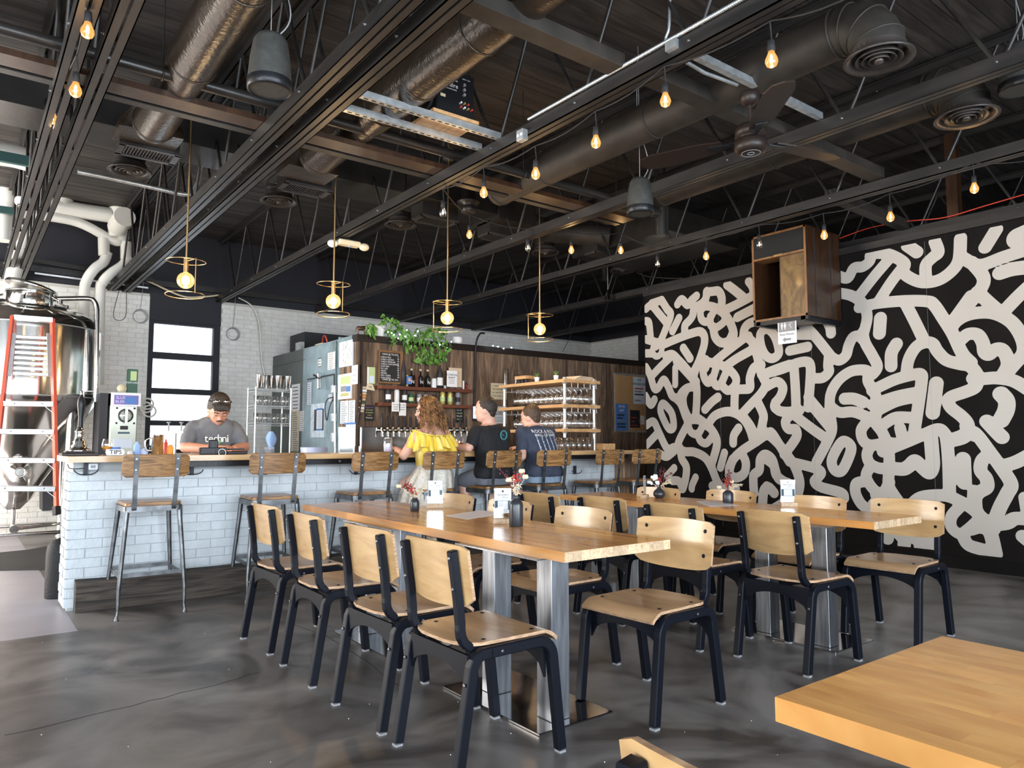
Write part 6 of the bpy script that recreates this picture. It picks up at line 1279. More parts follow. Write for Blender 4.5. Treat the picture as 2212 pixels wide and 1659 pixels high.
t = thing('restroom_sign', 'white rest room sign with an arrow hanging below the cabinet', 'sign', (sx_, (sy0+sy1)/2, sz0))
MB().b2(sx_-.004, sx_, sy1, sy0, sz0, sz1).build('plaque', 'white', t); MB().b2(sx_-.006, sx_-.004, sy1+.012, sy0-.012, sz0+(sz1-sz0)*.50, sz1-.012).build('picture_panel', 'grey', t)
fm = lambda dy, dz, o=.008: face_m(Vector((sx_-o, (sy0+sy1)/2-dy, (sz0+sz1)/2+dz)), (0,-1,0), (0,0,1))
text('Rest Room', .036, fm(0, -.028), t, mt='grey'); hh = (sz1-sz0)
MB().prism([(-.05,0),(-.02,.024),(-.02,.010),(.045,.010),(.045,-.010),(-.02,-.010),(-.02,-.024)], 0, .002, fm(0, -hh*.33)).build('arrow', 'grey', t)
for dy in (-.055, -.02):
    g = MB().lathe([(0,0),(.008,0),(.008,.001),(0,.001)], (0,0,0), 10, fm(dy, hh*.36)); g.prism([(-.011,.012),(.011,.012),(.013 if dy > -.03 else .008,-.02),(.005,-.02),(.005,-.045),(-.005,-.045),(-.005,-.02),(-.013 if dy > -.03 else -.008,-.02)], 0, .001, fm(dy, hh*.27)); g.build('figure_symbol', 'white', t)
mb = MB(); rs = random.Random(2)
for k in range(9): a_ = k*.7; mb.rod(fm(.04, hh*.25) @ Vector((0,-.03+.007*k,0)), fm(.04, hh*.25) @ Vector((.022*math.cos(a_),-.03+.007*k+.012*math.sin(a_),0)), .002, 5)
mb.build('leafy_motif', 'fairy' if 0 else 'white', t); MB().rod((sx_, sy0, sz1), (sx_, sy0+.02, kz0), .002, 5).rod((sx_, sy1, sz1), (sx_+.02, sy1-.1, kz0-.01), .002, 5).build('hanging_wire', 'alu', t)
# spotlight cap on the mural end
p = PX(1313, 640, 7.5); t = thing('hanging_spot', 'small chrome spot lamp hanging left of the mural', 'lamp', tuple(p)); MB().rod(p, (p.x,p.y,4.2), .006, 6).build('stem', 'grey', t); MB().lathe([(.05,-.06),(.04,-.01),(.02,.03),(.02,.09),(0,.10)], p, 14).build('shade', 'mirror', t); p2 = PX(1308, 598, 7.9); single(MB().rod(p2+Vector((0,0,-.06)), (p2.x, p2.y, 4.2), .075, 16), 'vent_pipe', 'duct', 'short black vent pipe hanging behind the spot lamp', 'pipe')
# ================================================================ brewery corner: tank, ladder, mat, cylinder
TXc, TY_ = .56, 10.22; zc1 = PY(218, 722, TY_).z; zc0 = PY(218, 875, TY_).z; TR = PY(219, 800, TY_-.1).x-TXc
t = thing('fermentation_tank', 'polished steel conical fermentation tank left of the bar', 'tank', (TXc, TY_, 0)); c = Vector((TXc, TY_, 0))
MB().lathe([(TR,zc0+.06),(TR,zc1-.02)], c, 64).build('cylinder', 'mirror', t)
MB().lathe([(TR,zc1-.02)]+[(TR*math.cos(R(a_)), zc1-.02+.34*math.sin(R(a_))) for a_ in range(12, 78, 8)]+[(0,zc1+.32)], c, 64).build('dome', 'mirror', t)
MB().lathe([(0,.40),(.07,.40),(.16,.50),(TR*.93,zc0-.08),(TR*.985,zc0),(TR,zc0+.06)], c, 64).build('cone', 'mirror', t)
mb = MB(); mb.torus(c+Vector((0,0,zc0+.06)), TR+.002, .008, 64, 6); mb.torus(c+Vector((0,0,zc1-.02)), TR+.002, .008, 64, 6); mb.build('weld_band', 'alu', t)
for a_ in (-48, 42, 132, 222):
    x, y = TXc+.70*math.cos(R(a_)), TY_+.70*math.sin(R(a_)); MB().rod((x, y, .02), (x, y, zc0+.05-.10), .045, 14).build('leg', 'mirror', t); MB().lathe([(.05,0),(.05,.02),(.02,.03),(.02,.08)], (x,y,0), 12).build('foot', 'alu', t)
q4 = [Vector((TXc+.70*math.cos(R(a_)), TY_+.70*math.sin(R(a_)), .16)) for a_ in (-48, 42, 132, 222)]
for i in range(4): MB().rod(q4[i], q4[(i+1)%4], .022, 10).build('brace', 'mirror', t)
mp = Vector((PY(66, 660, TY_-.45).x, TY_-.45, zc1+.24)); MB().lathe([(.235,-.05),(.235,.10),(.25,.10),(.25,.115),(.22,.115)], mp, 36).build('manway_ring', 'mirror', t)
lm = Matrix.Translation(mp+Vector((.0,.0,.17))) @ Matrix.Rotation(R(14), 4, 'Y'); MB().lathe([(.255,-.015),(.26,.0),(.25,.02),(.15,.035),(0,.04)], (0,0,0), 36, lm).build('manway_lid', 'mirror', t)
for k in range(6):
    a_ = R(60*k+15); q_ = mp+Vector((.27*math.cos(a_), .27*math.sin(a_), .05)); MB().rod(q_, q_+Vector((.10*math.cos(a_), .10*math.sin(a_), -.05)), .012, 8).rod(q_+Vector((.10*math.cos(a_), .10*math.sin(a_), -.075)), q_+Vector((.10*math.cos(a_), .10*math.sin(a_), -.03)), .024, 10).build('clamp_knob', 'mirror', t)
Yp = TY_-.55; pr_ = [PY(x, y, Yp) for x, y in ((112,646),(150,645),(192,645),(204,652),(209,668),(209,700),(208,800),(206,868))]
MB().tube(spline(pr_, 6), .028, 14).build('overflow_pipe', 'mirror', t)
MB().rod(PY(187,728,Yp), PY(186,845,Yp), .02, 10).rod(PY(186,845,Yp), PY(206,845,Yp), .01, 8).build('side_pipe', 'mirror', t)
pc = Vector((TXc, TY_-.0, .3)); mv = PY(43, 1020, TY_-.48); mm = Matrix.Translation(mv) @ Matrix.Rotation(R(90), 4, 'X'); MB().lathe([(.12,-.02),(.11,.012),(.065,.02),(.062,.05),(.042,.052),(.04,.02)], (0,0,0), 26, mm).build('sample_port', 'mirror', t); MB().lathe([(0,.015),(.045,.018)], (0,0,0), 20, mm).build('port_glass', 'ink', t)
MB().rod((TXc,TY_,.40), (TXc,TY_,.2), .025, 12).rod((TXc,TY_,.2), (TXc,TY_-.3,.2), .02, 12).rod((TXc,TY_-.3,.2), (TXc,TY_-.33,.2), .045, 14).build('outlet_valve', 'mirror', t); MB().rod((TXc,TY_-.3,.2), (TXc+.6,TY_-.25,.24), .018, 10).build('drain_pipe', 'mirror', t)
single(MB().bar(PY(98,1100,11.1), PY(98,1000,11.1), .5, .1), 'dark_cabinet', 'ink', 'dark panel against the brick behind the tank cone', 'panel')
# ladder hooked on the tank: rails, treads, ribbed plate
LD = 8.92
t = thing('step_ladder', 'orange fibreglass step ladder leaning on the tank', 'ladder', tuple(PY(60, 1100, LD)))
def LQ(x, y, d=0): return PY(x, y, LD+d+(1050-y)*.0009)
MB().bar(LQ(27,684), LQ(-22,1110), .028, .075).build('rail', 'ladder', t); MB().bar(LQ(113,690), LQ(122,1096), .028, .075).build('rail', 'ladder', t)
MB().bar(LQ(122,1094), LQ(122.5,1112), .05, .09).build('rubber_foot', 'rubber', t)
for y_, xl, xr in ((872,6,115),(932,-2,116),(994,-8,118),(1055,-15,119)):
    MB().bar(LQ(xl,y_), LQ(xr,y_+1), .09, .055).build('tread', 'alu', t, bevel=.004); 
    for sx, xx in ((-1,xr),): MB().bar(LQ(xx-18,y_+6), LQ(xx,y_+20), .018, .004).build('brace', 'alu', t)
    for xx in (xl+25, xr-24): MB().sph(LQ(xx, y_, -.05), .009, 8).build('rivet', 'grey', t)
MB().bar(LQ(30,686), LQ(113,692), .09, .05).build('top_cap', 'alu', t)
for k in range(8):
    y_ = 727+11.3*k; MB().bar(LQ(33-k*.9,y_), LQ(103+k*.1,y_+3.5), .02, .038).build('slat', 'alu', t, bevel=.006)
for x0_, x1_ in ((31,20),(105,107)): MB().bar(LQ(x0_,720,-.02), LQ(x1_,813,-.02), .035, .012).build('side_strip', 'alu', t)
# mat, gas cylinder
single(MB().prism([tuple(PZ(x, y)[:2]) for x, y in ((-120,1235),(97,1232),(128,1220),(128,1178),(60,1190),(-120,1228-20))][::-1], .001, .014), 'rubber_mat', 'rubber', 'black ribbed rubber mat on the brewery floor', 'mat')
mo = bpy.data.objects['rubber_mat']
mb = MB(); a0, a1 = PZ(-60,1200), PZ(120,1200)
pg = PZ(128, 1295); t = thing('gas_cylinder', 'dark scuffed gas cylinder behind the bar end', 'gas cylinder', (pg.x, pg.y+.1, 0)); MB().lathe([(0,0),(.085,0),(.09,.01),(.09,.34),(.082,.39),(.05,.43),(.02,.44),(0,.44)], (pg.x, pg.y+.1, 0), 24).build('body', 'rubber', t); MB().b2(pg.x+.02, pg.x+.07, pg.y+.005, pg.y+.01, .27, .36).build('paper_label', 'paperblue', t)
# ================================================================ people (one continuous body each; clothes and hair are children)
def remesh(o, vox=.009, it=4):
    m = o.modifiers.new('remesh', 'REMESH'); m.mode = 'VOXEL'; m.voxel_size = vox; m.use_smooth_shade = True
    s = o.modifiers.new('smooth', 'SMOOTH'); s.factor = .5; s.iterations = it; return o
def limb(mb, pts, rs, n=14):
    q = []; r = []
    P_ = spline(pts, 5); 
    for i, p in enumerate(P_):
        u = i/(len(P_)-1)*(len(rs)-1); a_ = min(int(u), len(rs)-2); r.append(rs[a_]+(rs[a_+1]-rs[a_])*(u-a_))
    mb.tube(P_, r, n); mb.sph(P_[0], r[0]*.98, 12); mb.sph(P_[-1], r[-1]*.98, 12)
def torso(mb, secs, n=28, sq=.75):     # secs: (centre, half width, half depth)
    rings = []
    for c, a_, b_ in secs:
        c = Vector(c); ring = []
        for k in range(n):
            t = 2*math.pi*k/n; x, y = math.cos(t), math.sin(t); ring.append(c+Vector((a_*math.copysign(abs(x)**sq, x), b_*math.copysign(abs(y)**.9, y), 0)))
        rings.append(ring)
    mb.loft(rings)
def hand(mb, wrist, fwd, up, side, curl=.6, s=1.0):
    """palm and five fingers; fwd along the fingers, up = back of the hand, side = towards the thumb"""
    w0 = Vector(wrist); f, u, d = Vector(fwd).normalized(), Vector(up).normalized(), Vector(side).normalized()
    m = Matrix(((*f,0),(*d,0),(*u,0),(0,0,0,1))).transposed(); m = Matrix.Translation(w0) @ m
    mb.sph((.045*s,0,0), (.052*s,.040*s,.016*s), 12, m)
    for k, (y, l) in enumerate(((.030,.070),(.011,.078),(-.009,.073),(-.028,.058))):
        a_ = curl; p0 = Vector((.075*s, y*s, .002)); p1 = p0+Vector((l*.45*math.cos(a_*.5), 0, -l*.45*math.sin(a_*.5)))*s; p2 = p1+Vector((l*.32*math.cos(a_*1.3), 0, -l*.32*math.sin(a_*1.3)))*s; p3 = p2+Vector((l*.25*math.cos(a_*2), 0, -l*.25*math.sin(a_*2)))*s
        mb.tube([m @ q for q in (p0-Vector((.02,0,0)), p0, p1, p2, p3)], [.010*s,.0095*s,.0088*s,.008*s,.0055*s], 8)
    mb.tube([m @ Vector(q) for q in ((.02*s,.028*s,-.004),(.045*s,.052*s,-.012),(.068*s,.056*s,-.024),(.085*s,.048*s,-.034))], [.013*s,.012*s,.010*s,.007*s], 8)
def head(mb, H, s=1.0):
    mb.sph((0,-.008,.018), (.075*s,.094*s,.100*s), 20, H); mb.sph((0,.022,-.045), (.058*s,.062*s,.068*s), 16, H); mb.sph((0,.056,-.088), (.028,.026,.022), 10, H)
    mb.sph((0,.082,-.012), (.011,.014,.028), 10, H); mb.sph((0,.094,-.030), (.016,.017,.012), 10, H)
    for sx in (-1,1): mb.sph((sx*.077,-.006,-.012), (.011,.020,.031), 10, H); mb.sph((sx*.032,.074,.028), (.026,.012,.008), 8, H); mb.sph((sx*.04,.06,-.03), (.02,.016,.016), 8, H)
    mb.sph((0,.082,-.058), (.022,.010,.007), 8, H); mb.sph((0,.080,-.067), (.019,.010,.007), 8, H)
def face_parts(t, H, brow='hairdark'):
    for sx in (-1,1):
        MB().sph((sx*.031,.076,.004), (.014,.009,.006), 10, H).build('eye', 'white', t, local=True); MB().sph((sx*.031,.084,.003), (.006,.004,.005), 8, H).build('iris', 'ink', t, local=True)
        MB().bar(H @ Vector((sx*.014,.088,.026)), H @ Vector((sx*.048,.078,.028)), .006, .008).build('eyebrow', brow, t, local=True)
    MB().sph((0,.090,-.062), (.020,.005,.0035), 8, H).build('lips', 'skinred', t, local=True)
def HM(c, yaw=0, pitch=0, roll=0): return Matrix.Translation(c) @ Matrix.Rotation(R(yaw), 4, 'Z') @ Matrix.Rotation(R(pitch), 4, 'X') @ Matrix.Rotation(R(roll), 4, 'Y')
KW = dict(local=True)
def short_hair(t, H, mt, s=1.0, fr=0):
    mb = MB(); mb.sph((0,-.020,.034), (.082*s,.094*s,.098*s), 20, H); mb.sph((0,-.058,-.02), (.066,.048,.062), 14, H)
    for sx in (-1,1): mb.sph((sx*.066,-.016,.012), (.018,.03,.04), 10, H)
    if fr: mb.sph((0,.052,.070), (.066,.040,.034), 14, H)
    return remesh(mb.build('hair', mt, t, **KW), .006, 2)
def seated(label, x, y, rz, headc, hy, hp, hair, lean, larm, rarm, shirt, trousers, s=1.0, wide=1.0, lhand=None, rhand=None, shoes='ink'):
    t = thing('person', label, 'person', (x, y, 0), R(rz)); mb = MB(); zs = .765
    ly = lean
    secs = [((0,-.0,zs+.005),.165*wide,.13),((0,-.01,zs+.10),.175*wide,.125),((0,ly*.15,zs+.22),.150*wide,.110*wide),((0,ly*.4,zs+.36),.165*wide,.112),((0,ly*.72,zs+.48),.178*wide,.108),((0,ly*.9,zs+.545),.135*wide,.085),((0,ly,zs+.585),.06,.055)]
    torso(mb, secs)
    neck = Vector((0, ly, zs+.57)); H = HM(headc, hy, hp); limb(mb, [neck, neck.lerp(Vector(headc), .5)+Vector((0,-.01,0)), Vector(headc)+Vector((0,-.02,-.05))], [.064,.061,.058]); head(mb, H, s)
    sh = {}
    for sx, arm in ((-1, larm), (1, rarm)):
        shp = Vector((sx*.172*wide, ly*.85, zs+.50)); sh[sx] = shp; limb(mb, [shp, Vector(arm[0])], [.052,.046,.040]); limb(mb, [Vector(arm[0]), Vector(arm[1])], [.041,.036,.027]); hd = lhand if sx < 0 else rhand
        f, u, d, c_ = hd or ((Vector(arm[1])-Vector(arm[0])), (0,0,1), (-sx,0,0), .5); hand(mb, arm[1], f, u, d, c_)
        hip = Vector((sx*.095, .0, zs+.085)); kn = Vector((sx*.17, .22, zs+.035)); an = Vector((sx*.15, .16, .34)); limb(mb, [hip, hip.lerp(kn,.5), kn], [.088,.076,.060]); limb(mb, [kn, kn.lerp(an,.4)+Vector((0,-.01,0)), an], [.058,.055,.038])
        limb(mb, [an+Vector((0,-.03,-.03)), an+Vector((0,.04,-.05)), an+Vector((0,.11,-.055))], [.038,.038,.026])
    body = remesh(mb.build('body', 'skin', t, **KW), .0085, 3)
    for sx in (-1,1): MB().sph(Vector((sx*.15,.19,.275)), (.05,.11,.045), 14).build('shoe', shoes, t, **KW)
    if trousers:
        mb = MB(); torso(mb, [((0,0,zs-.0),.178*wide,.142),((0,-.01,zs+.09),.186*wide,.138),((0,.0,zs+.16),.175*wide,.128)])
        for sx in (-1,1): hip = Vector((sx*.095,.02,zs+.075)); kn = Vector((sx*.17,.22,zs+.035)); limb(mb, [hip, hip.lerp(kn,.5), kn-Vector((0,.01,0))], [.100,.090,.078])
        if trousers == 'jeans':
            for sx in (-1,1): limb(mb, [Vector((sx*.17,.22,zs+.03)), Vector((sx*.16,.20,.55)), Vector((sx*.15,.16,.37))], [.075,.066,.056])
        remesh(mb.build('trousers', trousers, t, **KW), .010, 4)
    if shirt:
        mb = MB(); g = .016; torso(mb, [((c[0],c[1]-(.012 if i < 3 else 0),c[2]+(.06 if i == 0 else 0)), a_+g+(.012 if i < 2 else 0), b_+g+(.01 if i < 3 else 0)) for i, (c, a_, b_) in enumerate(secs[:-1])] + [((0,ly*.97,zs+.572),.085,.068)])
        for sx, arm in ((-1, larm), (1, rarm)): limb(mb, [sh[sx], sh[sx].lerp(Vector(arm[0]), .38), sh[sx].lerp(Vector(arm[0]), .66)], [.066,.064,.060])
        sh_ = remesh(mb.build('tee_shirt', shirt, t, **KW), .010, 4)
        tx = bpy.data.textures.get('folds') or bpy.data.textures.new('folds', 'CLOUDS'); tx.noise_scale = .11
        dm = sh_.modifiers.new('folds', 'DISPLACE'); dm.texture = tx; dm.strength = .028; dm.mid_level = .5
    allsec = [(c[1], c[2], a_+g, b_+g) for c, a_, b_ in secs[:-1]]
    def backy(x, z):
        for (y0, z0, a0, b0), (y1, z1, a1, b1) in zip(allsec, allsec[1:]):
            if z0 <= z <= z1 or z1 == allsec[-1][1]:
                u = min(1, (z-z0)/(z1-z0)); cy, a_, b_ = y0+(y1-y0)*u, a0+(a1-a0)*u, b0+(b1-b0)*u; c = min(.97, (abs(x)/a_)**(1/.75)); return cy-b_*(math.sqrt(1-c*c)**.9)
        return 0
    BACK[t.name] = backy
    return t, H
BACK = {}
# man in the black tee
t, H = seated('man with short dark hair in a black tee and grey shorts, holding a beer', 4.09, 5.70, 8, (-.04,.06,1.475), 42, 0, 0, .04, [(-.285,.02,1.115),(-.29,.17,1.12)], [(.24,.22,1.12),(.12,.42,1.12)], 'teeblack', 'shorts', 1.10, 1.06, lhand=((.1,1,.25),(-.9,.1,.3),(.2,-.1,.9),.8))
short_hair(t, H, 'hairdark', 1.08); face_parts(t, H); M['stubble'] = mat('stubble', (.28,.15,.10), .7); mb = MB().sph((0,.024,-.056), (.0595,.0635,.060), 14, H); remesh(mb.build('stubble', 'stubble', t, **KW), .006, 2)
bk = lambda s_, size, x, y, z, m_='tealprint': text_local(s_, size, x, y, z, m_)
def back_print(t, items, y):
    for s_, size, x, z, m_, rot, yy in items:
        me = text_mesh(s_, size, 'shirt_print', m_); me.transform(Matrix.Translation((x, 0, z)) @ Matrix.Rotation(R(90), 4, 'X') @ Matrix.Rotation(R(rot), 4, 'Z'))
        for v_ in me.vertices: v_.co.y = BACK[t.name](v_.co.x, v_.co.z)-.016+v_.co.y*.5
        o = bpy.data.objects.new('shirt_print', me); COL.objects.link(o); o.parent = t
M['printteal'] = mat('print_teal', (.08,.30,.34), .8); rg = MB(); rg.torus((.035,-.118,1.235), .044, .0035, 28, 5, Matrix.Rotation(R(90), 4, 'X')); rg.torus((.035,-.118,1.235), .034, .0025, 28, 5, Matrix.Rotation(R(90), 4, 'X')); rg.build('shirt_emblem', 'printteal', t, **KW)
back_print(t, [('~~~', .03, .035, 1.228, 'printteal', -10, None), ('ooo', .022, .035, 1.243, 'printteal', 0, None)], -.124)
# man in the navy tee
t, H = seated('man with short brown hair in a navy tee with a lettered back', 4.70, 5.68, 2, (-.03,.16,1.42), 30, -8, 0, .13, [(-.27,.0,1.03),(-.20,.18,.94)], [(.25,.28,1.10),(.12,.46,1.11)], 'teenavy', 'jeans', 1.08, 1.10, lhand=((.6,.7,-.2),(-.5,.2,.8),(.2,.6,.5),.7))
short_hair(t, H, 'hairbrown', 1.07); face_parts(t, H, 'hairbrown'); mb = MB().sph((0,.022,-.056), (.060,.065,.061), 14, H); remesh(mb.build('beard', 'hairbrown', t, **KW), .006, 2)
back_print(t, [('ROCK & ROLL', .046, .0, 1.275, 'white', 0, None), ('HALL OF FAME', .040, .0, 1.238, 'white', 0, None)], -.1)
rs = random.Random(11)
for c_ in range(5):
    for k in range(6):
        s_ = ''.join(rs.choice('aeiouhlmnrst') for _ in range(rs.randint(5, 8))).capitalize(); back_print(t, [(s_, .025, -.115+.056*c_+.006*k, 1.19-.044*k, 'paperblue', -82, None)], -.1)
# woman in the yellow top
t = thing('person', 'woman with long curly auburn hair in a yellow ruffled off-shoulder top and cream skirt', 'person', (3.44, 5.70, 0), R(10)); zs = .765
mb = MB(); secs = [((0,-.0,zs+.005),.175,.135),((0,-.01,zs+.10),.185,.13),((0,.01,zs+.22),.150,.112),((0,.02,zs+.34),.158,.11),((0,.03,zs+.45),.165,.10),((0,.035,zs+.52),.115,.07),((0,.04,zs+.555),.05,.05)]
torso(mb, secs); hc = (-.035,.07,1.455); H = HM(hc, 38, -4); limb(mb, [(0,.04,zs+.54), (-.01,.05,1.37), (-.03,.06,1.41)], [.05,.046,.046]); head(mb, H, .95)
for sx, e, w_ in ((-1,(-.25,.12,1.05),(-.16,.34,1.105)),(1,(.24,.20,1.10),(.12,.40,1.11))):
    s0 = Vector((sx*.158,.03,zs+.475)); limb(mb, [s0, Vector(e)], [.050,.047,.042]); limb(mb, [Vector(e), Vector(w_)], [.040,.034,.025]); hand(mb, w_, Vector(w_)-Vector(e), (0,0,1), (-sx,0,0), .5, .9)
    hip = Vector((sx*.095,.02,zs+.075)); kn = Vector((sx*.14,.22,zs+.03)); an = Vector((sx*.12,.16,.34)); limb(mb, [hip, hip.lerp(kn,.5), kn], [.09,.078,.058]); limb(mb, [kn, an], [.056,.05,.034]); limb(mb, [an+Vector((0,-.03,-.03)), an+Vector((0,.14,-.055))], [.034,.024])
remesh(mb.build('body', 'skin', t, **KW), .0085, 3); face_parts(t, H, 'hairbrown')
for sx in (-1,1): MB().sph(Vector((sx*.12,.19,.275)), (.042,.10,.04), 14).build('shoe', 'beige', t, **KW)
mb = MB(); torso(mb, [((0,-.005,zs+.17),.172,.136),((0,.008,zs+.22),.164,.126),((0,.02,zs+.34),.174,.126),((0,.028,zs+.43),.178,.116),((0,.032,zs+.465),.176,.108)]); remesh(mb.build('yellow_top', 'yellow', t, **KW), .010, 3)
rings = []
for v, (a_, b_, z) in enumerate(((.196,.114,zs+.505),(.203,.128,zs+.480),(.214,.146,zs+.44),(.226,.162,zs+.385),(.232,.172,zs+.345))):
    rings.append([Vector(((a_+.010*v*math.sin(17*k*2*math.pi/120))*math.cos(2*math.pi*k/120), .03+(b_+.010*v*math.sin(17*k*2*math.pi/120))*math.sin(2*math.pi*k/120), z+.006*v*math.sin(7*2*math.pi*k/120)-.045*max(0, -math.sin(2*math.pi*k/120))*(1-v/5))) for k in range(120)])
rf = MB().loft(rings, caps=False).build('ruffle', 'yellow', t, **KW); so = rf.modifiers.new('thick', 'SOLIDIFY'); so.thickness = .004
MB().torus((0,.03,0), 1, .045, 60, 6).v
bandpts = [Vector((.196*math.cos(2*math.pi*k/60), .03+.114*math.sin(2*math.pi*k/60), zs+.507-.045*max(0, -math.sin(2*math.pi*k/60)))) for k in range(60)]; MB().tube(bandpts, .008, 6, closed=True).build('neck_band', 'yellow', t, **KW)
rings = []
for v, (a_, b_, z, yo) in enumerate(((.170,.135,zs+.20,0),(.20,.165,zs+.12,0),(.235,.20,zs+.03,.02),(.25,.215,zs-.04,.03),(.262,.22,zs-.14,.03),(.27,.225,zs-.21,.03))):
    rings.append([Vector(((a_+.006*v*math.sin(13*2*math.pi*k/100))*math.cos(2*math.pi*k/100)-.015*v, yo+(b_+.006*v*math.sin(11*2*math.pi*k/100))*math.sin(2*math.pi*k/100), z)) for k in range(100)])
MB().loft(rings, caps=False).build('skirt', 'skirt', t, **KW)
mb = MB(); mb.sph((0,-.022,.035), (.080,.092,.090), 18, H); mb.sph((0,-.045,-.05), (.068,.055,.08), 16, H); remesh(mb.build('hair_base', 'hairbrown', t, **KW), .008, 2)
rs = random.Random(4); curls = MB(); Hi = H.to_3x3()
for k in range(330):
    th = rs.uniform(0, 2*math.pi); ph = rs.uniform(.1, 1.55); d = Vector((math.sin(ph)*math.cos(th), math.sin(ph)*math.sin(th), math.cos(ph)))
    if d.y > .35 and d.z < .75: continue
    p0 = H @ Vector((d.x*.088, d.y*.10-.022, d.z*.098+.035)); out = (Hi @ Vector((d.x, d.y-.15, 0))); out = out.normalized() if out.length > .01 else Vector((0,-1,0))
    L_ = rs.uniform(.20,.42)*(1.0 if th < 1.2 or th > 4.9 else .8); fr = rs.uniform(26, 44); rr = rs.uniform(.006,.012); ph0 = rs.uniform(0, 6.28); pts = []; n = 20
    for i in range(n+1):
        u = i/n; base = p0 + out*(.026*math.sin(min(1, u*2.2)*math.pi/2)+.012*u) + Vector((rs.uniform(-.001,.001)+.03*u*(1 if out.x > 0 else -.3), -.03*u, -L_*max(0, u-.05)))
        if u < .08: base = p0+out*.01*u/.08
        a_ = ph0+fr*u*L_*4; pts.append(base + (Vector((1,0,0))*math.cos(a_)+Vector((0,1,0))*math.sin(a_))*rr*min(1, u*4))
    curls.tube(pts, [.0045*(1-.55*i/n) for i in range(n+1)], 4, caps=False)
curls.build('curly_hair', 'curl', t, **KW)['kind'] = 'stuff'
# bartender, standing behind the counter, head bowed over the card terminal
bx_ = PY(459, 920, 6.85).x; t = thing('person', 'bartender with dark mullet, moustache and sunglasses on his head, in a grey tee', 'person', (bx_, 6.86, 0), R(180)); 
sz_ = 1.36; mb = MB()      # local +y is towards the guests (world -y); local +x is world -x
secs = [((0,-.03,.86),.160,.12),((0,-.02,.98),.158,.125),((0,0,1.10),.155,.122),((0,.03,1.22),.165,.122),((0,.055,1.30),.172,.110),((0,.075,1.365),.125,.085),((0,.09,1.405),.062,.058)]
torso(mb, secs); hc = Vector((.0,.20,1.455)); H = HM(hc, -6, -36, 0) @ Matrix.Scale(1.10, 4); limb(mb, [(0,.08,1.385), (0,.12,1.42), (0,.165,1.44)], [.062,.058,.056]); head(mb, H, 1.05)
AR = ((-1,(-.255,.12,1.125),(-.09,.37,1.115)),(1,(.25,.12,1.125),(.10,.36,1.115)))
for sx, e, w_ in AR:
    s0 = Vector((sx*.170,.055,1.305)); limb(mb, [s0, Vector(e)], [.056,.052,.046]); limb(mb, [Vector(e), Vector(w_)], [.048,.043,.030]); hand(mb, w_, Vector((-sx*.7,.7,.05)), (0,-.2,1), (-sx*.5,-.3,.4), .55)
    limb(mb, [(sx*.09,-.03,.88), (sx*.10,-.02,.50)], [.092,.075,.06]); limb(mb, [(sx*.10,-.02,.50), (sx*.11,-.05,.09)], [.058,.055,.038]); limb(mb, [(sx*.11,-.06,.055), (sx*.11,.14,.045)], [.038,.026])
remesh(mb.build('body', 'skinred', t, **KW), .0085, 3)
for sx in (-1,1): MB().sph((sx*.031,.080,.002), (.016,.007,.009), 10, H).build('eyelid', 'skinred', t, **KW); MB().sph((sx*.031,.086,-.003), (.014,.003,.0022), 8, H).build('lash', 'hairdark', t, **KW); MB().bar(H @ Vector((sx*.012,.094,.024)), H @ Vector((sx*.050,.083,.026)), .006, .008).build('eyebrow', 'hairdark', t, **KW)
MB().sph((0,.090,-.064), (.020,.006,.004), 8, H).build('lips', 'skin', t, **KW)
for sx in (-1,1): MB().sph(Vector((sx*.11,.03,.05)), (.05,.14,.05), 14).build('shoe', 'ink', t, **KW)
mb = MB(); torso(mb, [((0,-.03,.82),.18,.135),((0,-.02,.97),.182,.138)])
for sx in (-1,1): limb(mb, [(sx*.09,-.03,.88), (sx*.10,-.02,.50), (sx*.11,-.05,.12)], [.105,.09,.085,.075])
remesh(mb.build('trousers', 'ink', t, **KW), .011, 3)
mb = MB(); torso(mb, [(c, a_+.014, b_+.016) for c, a_, b_ in [((0,-.03,.90),.168,.125)]+secs[1:-1]]+[((0,.088,1.392),.085,.072)])
for sx, e, w_ in AR: s0 = Vector((sx*.170,.055,1.303)); limb(mb, [s0, s0.lerp(Vector(e),.4), s0.lerp(Vector(e),.74)], [.066,.068,.066])
o = remesh(mb.build('tee_shirt', 'teegrey', t, **KW), .010, 4); dm = o.modifiers.new('folds', 'DISPLACE'); dm.texture = bpy.data.textures['folds']; dm.strength = .02; dm.mid_level = .5
for k, (ch_, x, dz) in enumerate((('t',.105,0),('e',.068,0),('c',.03,0),('h',-.006,.0),('n',-.045,0),('i',-.075,0))):
    me = text_mesh(ch_, .096, 'shirt_print', 'paper'); me.transform(Matrix.Translation((x-.01, .198-abs(x)*.10, 1.20)) @ Matrix.Rotation(R(180), 4, 'Z') @ Matrix.Rotation(R(82), 4, 'X')); q_ = bpy.data.objects.new('shirt_print', me); COL.objects.link(q_); q_.parent = t
mb = MB().prism([(-.06,-.028),(.06,-.028),(.055,.0),(.02,.022),(-.02,.024),(-.055,.004)], 0, .003, Matrix.Translation((.05,.186,1.135)) @ Matrix.Rotation(R(180), 4, 'Z') @ Matrix.Rotation(R(88), 4, 'X')); mb.build('orange_print', 'orangep', t, **KW)
MB().prism([(-.05,-.012),(.0,-.02),(.06,.03),(.02,.03)], 0, .003, Matrix.Translation((.0,.192,1.165)) @ Matrix.Rotation(R(180), 4, 'Z') @ Matrix.Rotation(R(88), 4, 'X')).build('green_print', 'green', t, **KW)
mb = MB(); mb.sph((0,-.020,.036), (.087,.098,.104), 20, H); mb.sph((0,.050,.066), (.072,.046,.034), 14, H)
for sx in (-1,1): mb.sph((sx*.072,-.02,.015), (.018,.034,.045), 10, H)
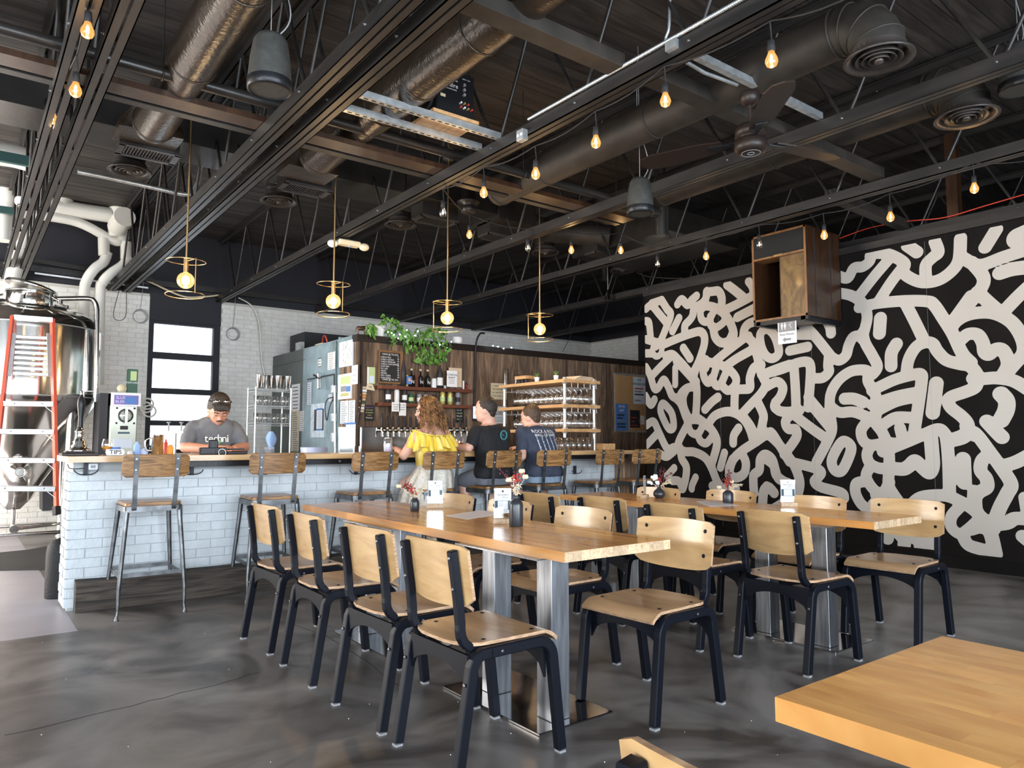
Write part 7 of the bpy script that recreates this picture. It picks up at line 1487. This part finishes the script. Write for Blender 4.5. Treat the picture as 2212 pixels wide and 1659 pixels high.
mb.tube([H @ Vector(q) for q in ((0,-.07,.0),(0,-.10,-.06),(0,-.105,-.13))], [.06,.05,.02], 12); mb.tube([H @ Vector(q) for q in ((-.07,-.04,.0),(-.075,-.055,-.06),(-.07,-.06,-.11))], [.025,.02,.008], 8)
for k in range(6): mb.tube([H @ Vector(q) for q in ((-.05+.02*k,.075,.075),(-.052+.02*k,.095,.058),(-.055+.021*k,.096,.040))], [.014,.010,.004], 7)
remesh(mb.build('hair', 'hairdark', t, **KW), .006, 2)
mb = MB(); mb.sph((-.012,.098,-.047), (.018,.008,.007), 8, H).sph((.012,.098,-.047), (.018,.008,.007), 8, H); mb.build('moustache', 'hairbrown', t, **KW)
for sx in (-1,1): MB().sph((sx*.036,.062,.112), (.028,.014,.018), 14, H).build('sunglass_lens', 'mirror', t, **KW)
MB().tube([H @ Vector(q) for q in ((-.085,-.02,.07),(-.078,.05,.105),(-.04,.078,.118),(0,.076,.116),(.04,.078,.118),(.078,.05,.105),(.085,-.02,.07))], .004, 6).build('sunglass_frame', 'black', t, **KW)
# ================================================================ sub-parts: hang each small piece on the part it belongs to
base = lambda o: o.name.split('.')[0]
RULES = {'seat_edge':['seat'],'backrest_edge':['backrest'],'foot_glide':['leg'],'blade_iron':['blade'],'flange':['post'],'lid':['body'],'label_band':['body'],'paper_label':['body'],'stopper':['body'],'louvre':['frame'],'ring':['collar'],'centre_cone':['collar'],'filament':['glass','globe'],'dial_ring':['dial'],
 'sunglass_lens':['sunglass_frame'],'lash':['eyelid'],'iris':['eye'],'tap_handle':['faucet'],'rivet':['tread'],'rubber_foot':['rail'],'trim_ring':['motor_housing'],'port_glass':['sample_port'],'foot':['leg'],'clamp_knob':['manway_ring'],'display':['casing'],'printed_panel':['card'],'blank_label':['card'],'emblem':['card'],'print_line':['sheet','taped_list'],'window_pane':['window_frame'],'grille':['housing'],'rim':['housing'],'slot':['channel'],'socket_face':['switch_box'],'indicator':['body'],'rail_lock':['under_rail'],'bolt':['back_strap'],'elbow_seam':['elbow'],'badge':['rail'],'felt':['frame'],'backing':['frame'],'pane':['window_bar']}
kd = {}
for o in bpy.data.objects:
    if o.parent: kd.setdefault(o.parent.name, []).append(o)
def mid(o): return sum((Vector(c) for c in o.bound_box), Vector())/8 + o.location
for root in [o for o in bpy.data.objects if o.parent is None]:
    ch = kd.get(root.name, [])
    for c in ch:
        r_ = RULES.get(base(c))
        if not r_ or c.type != 'MESH' or c.modifiers.get('remesh'): continue
        cand = [k for k in ch if base(k) in r_ and k is not c and k.location.length < 1e-6]
        if cand and (base(c) != 'bolt' or 'stool' in root.name): c.parent = min(cand, key=lambda k: (mid(k)-mid(c)).length)
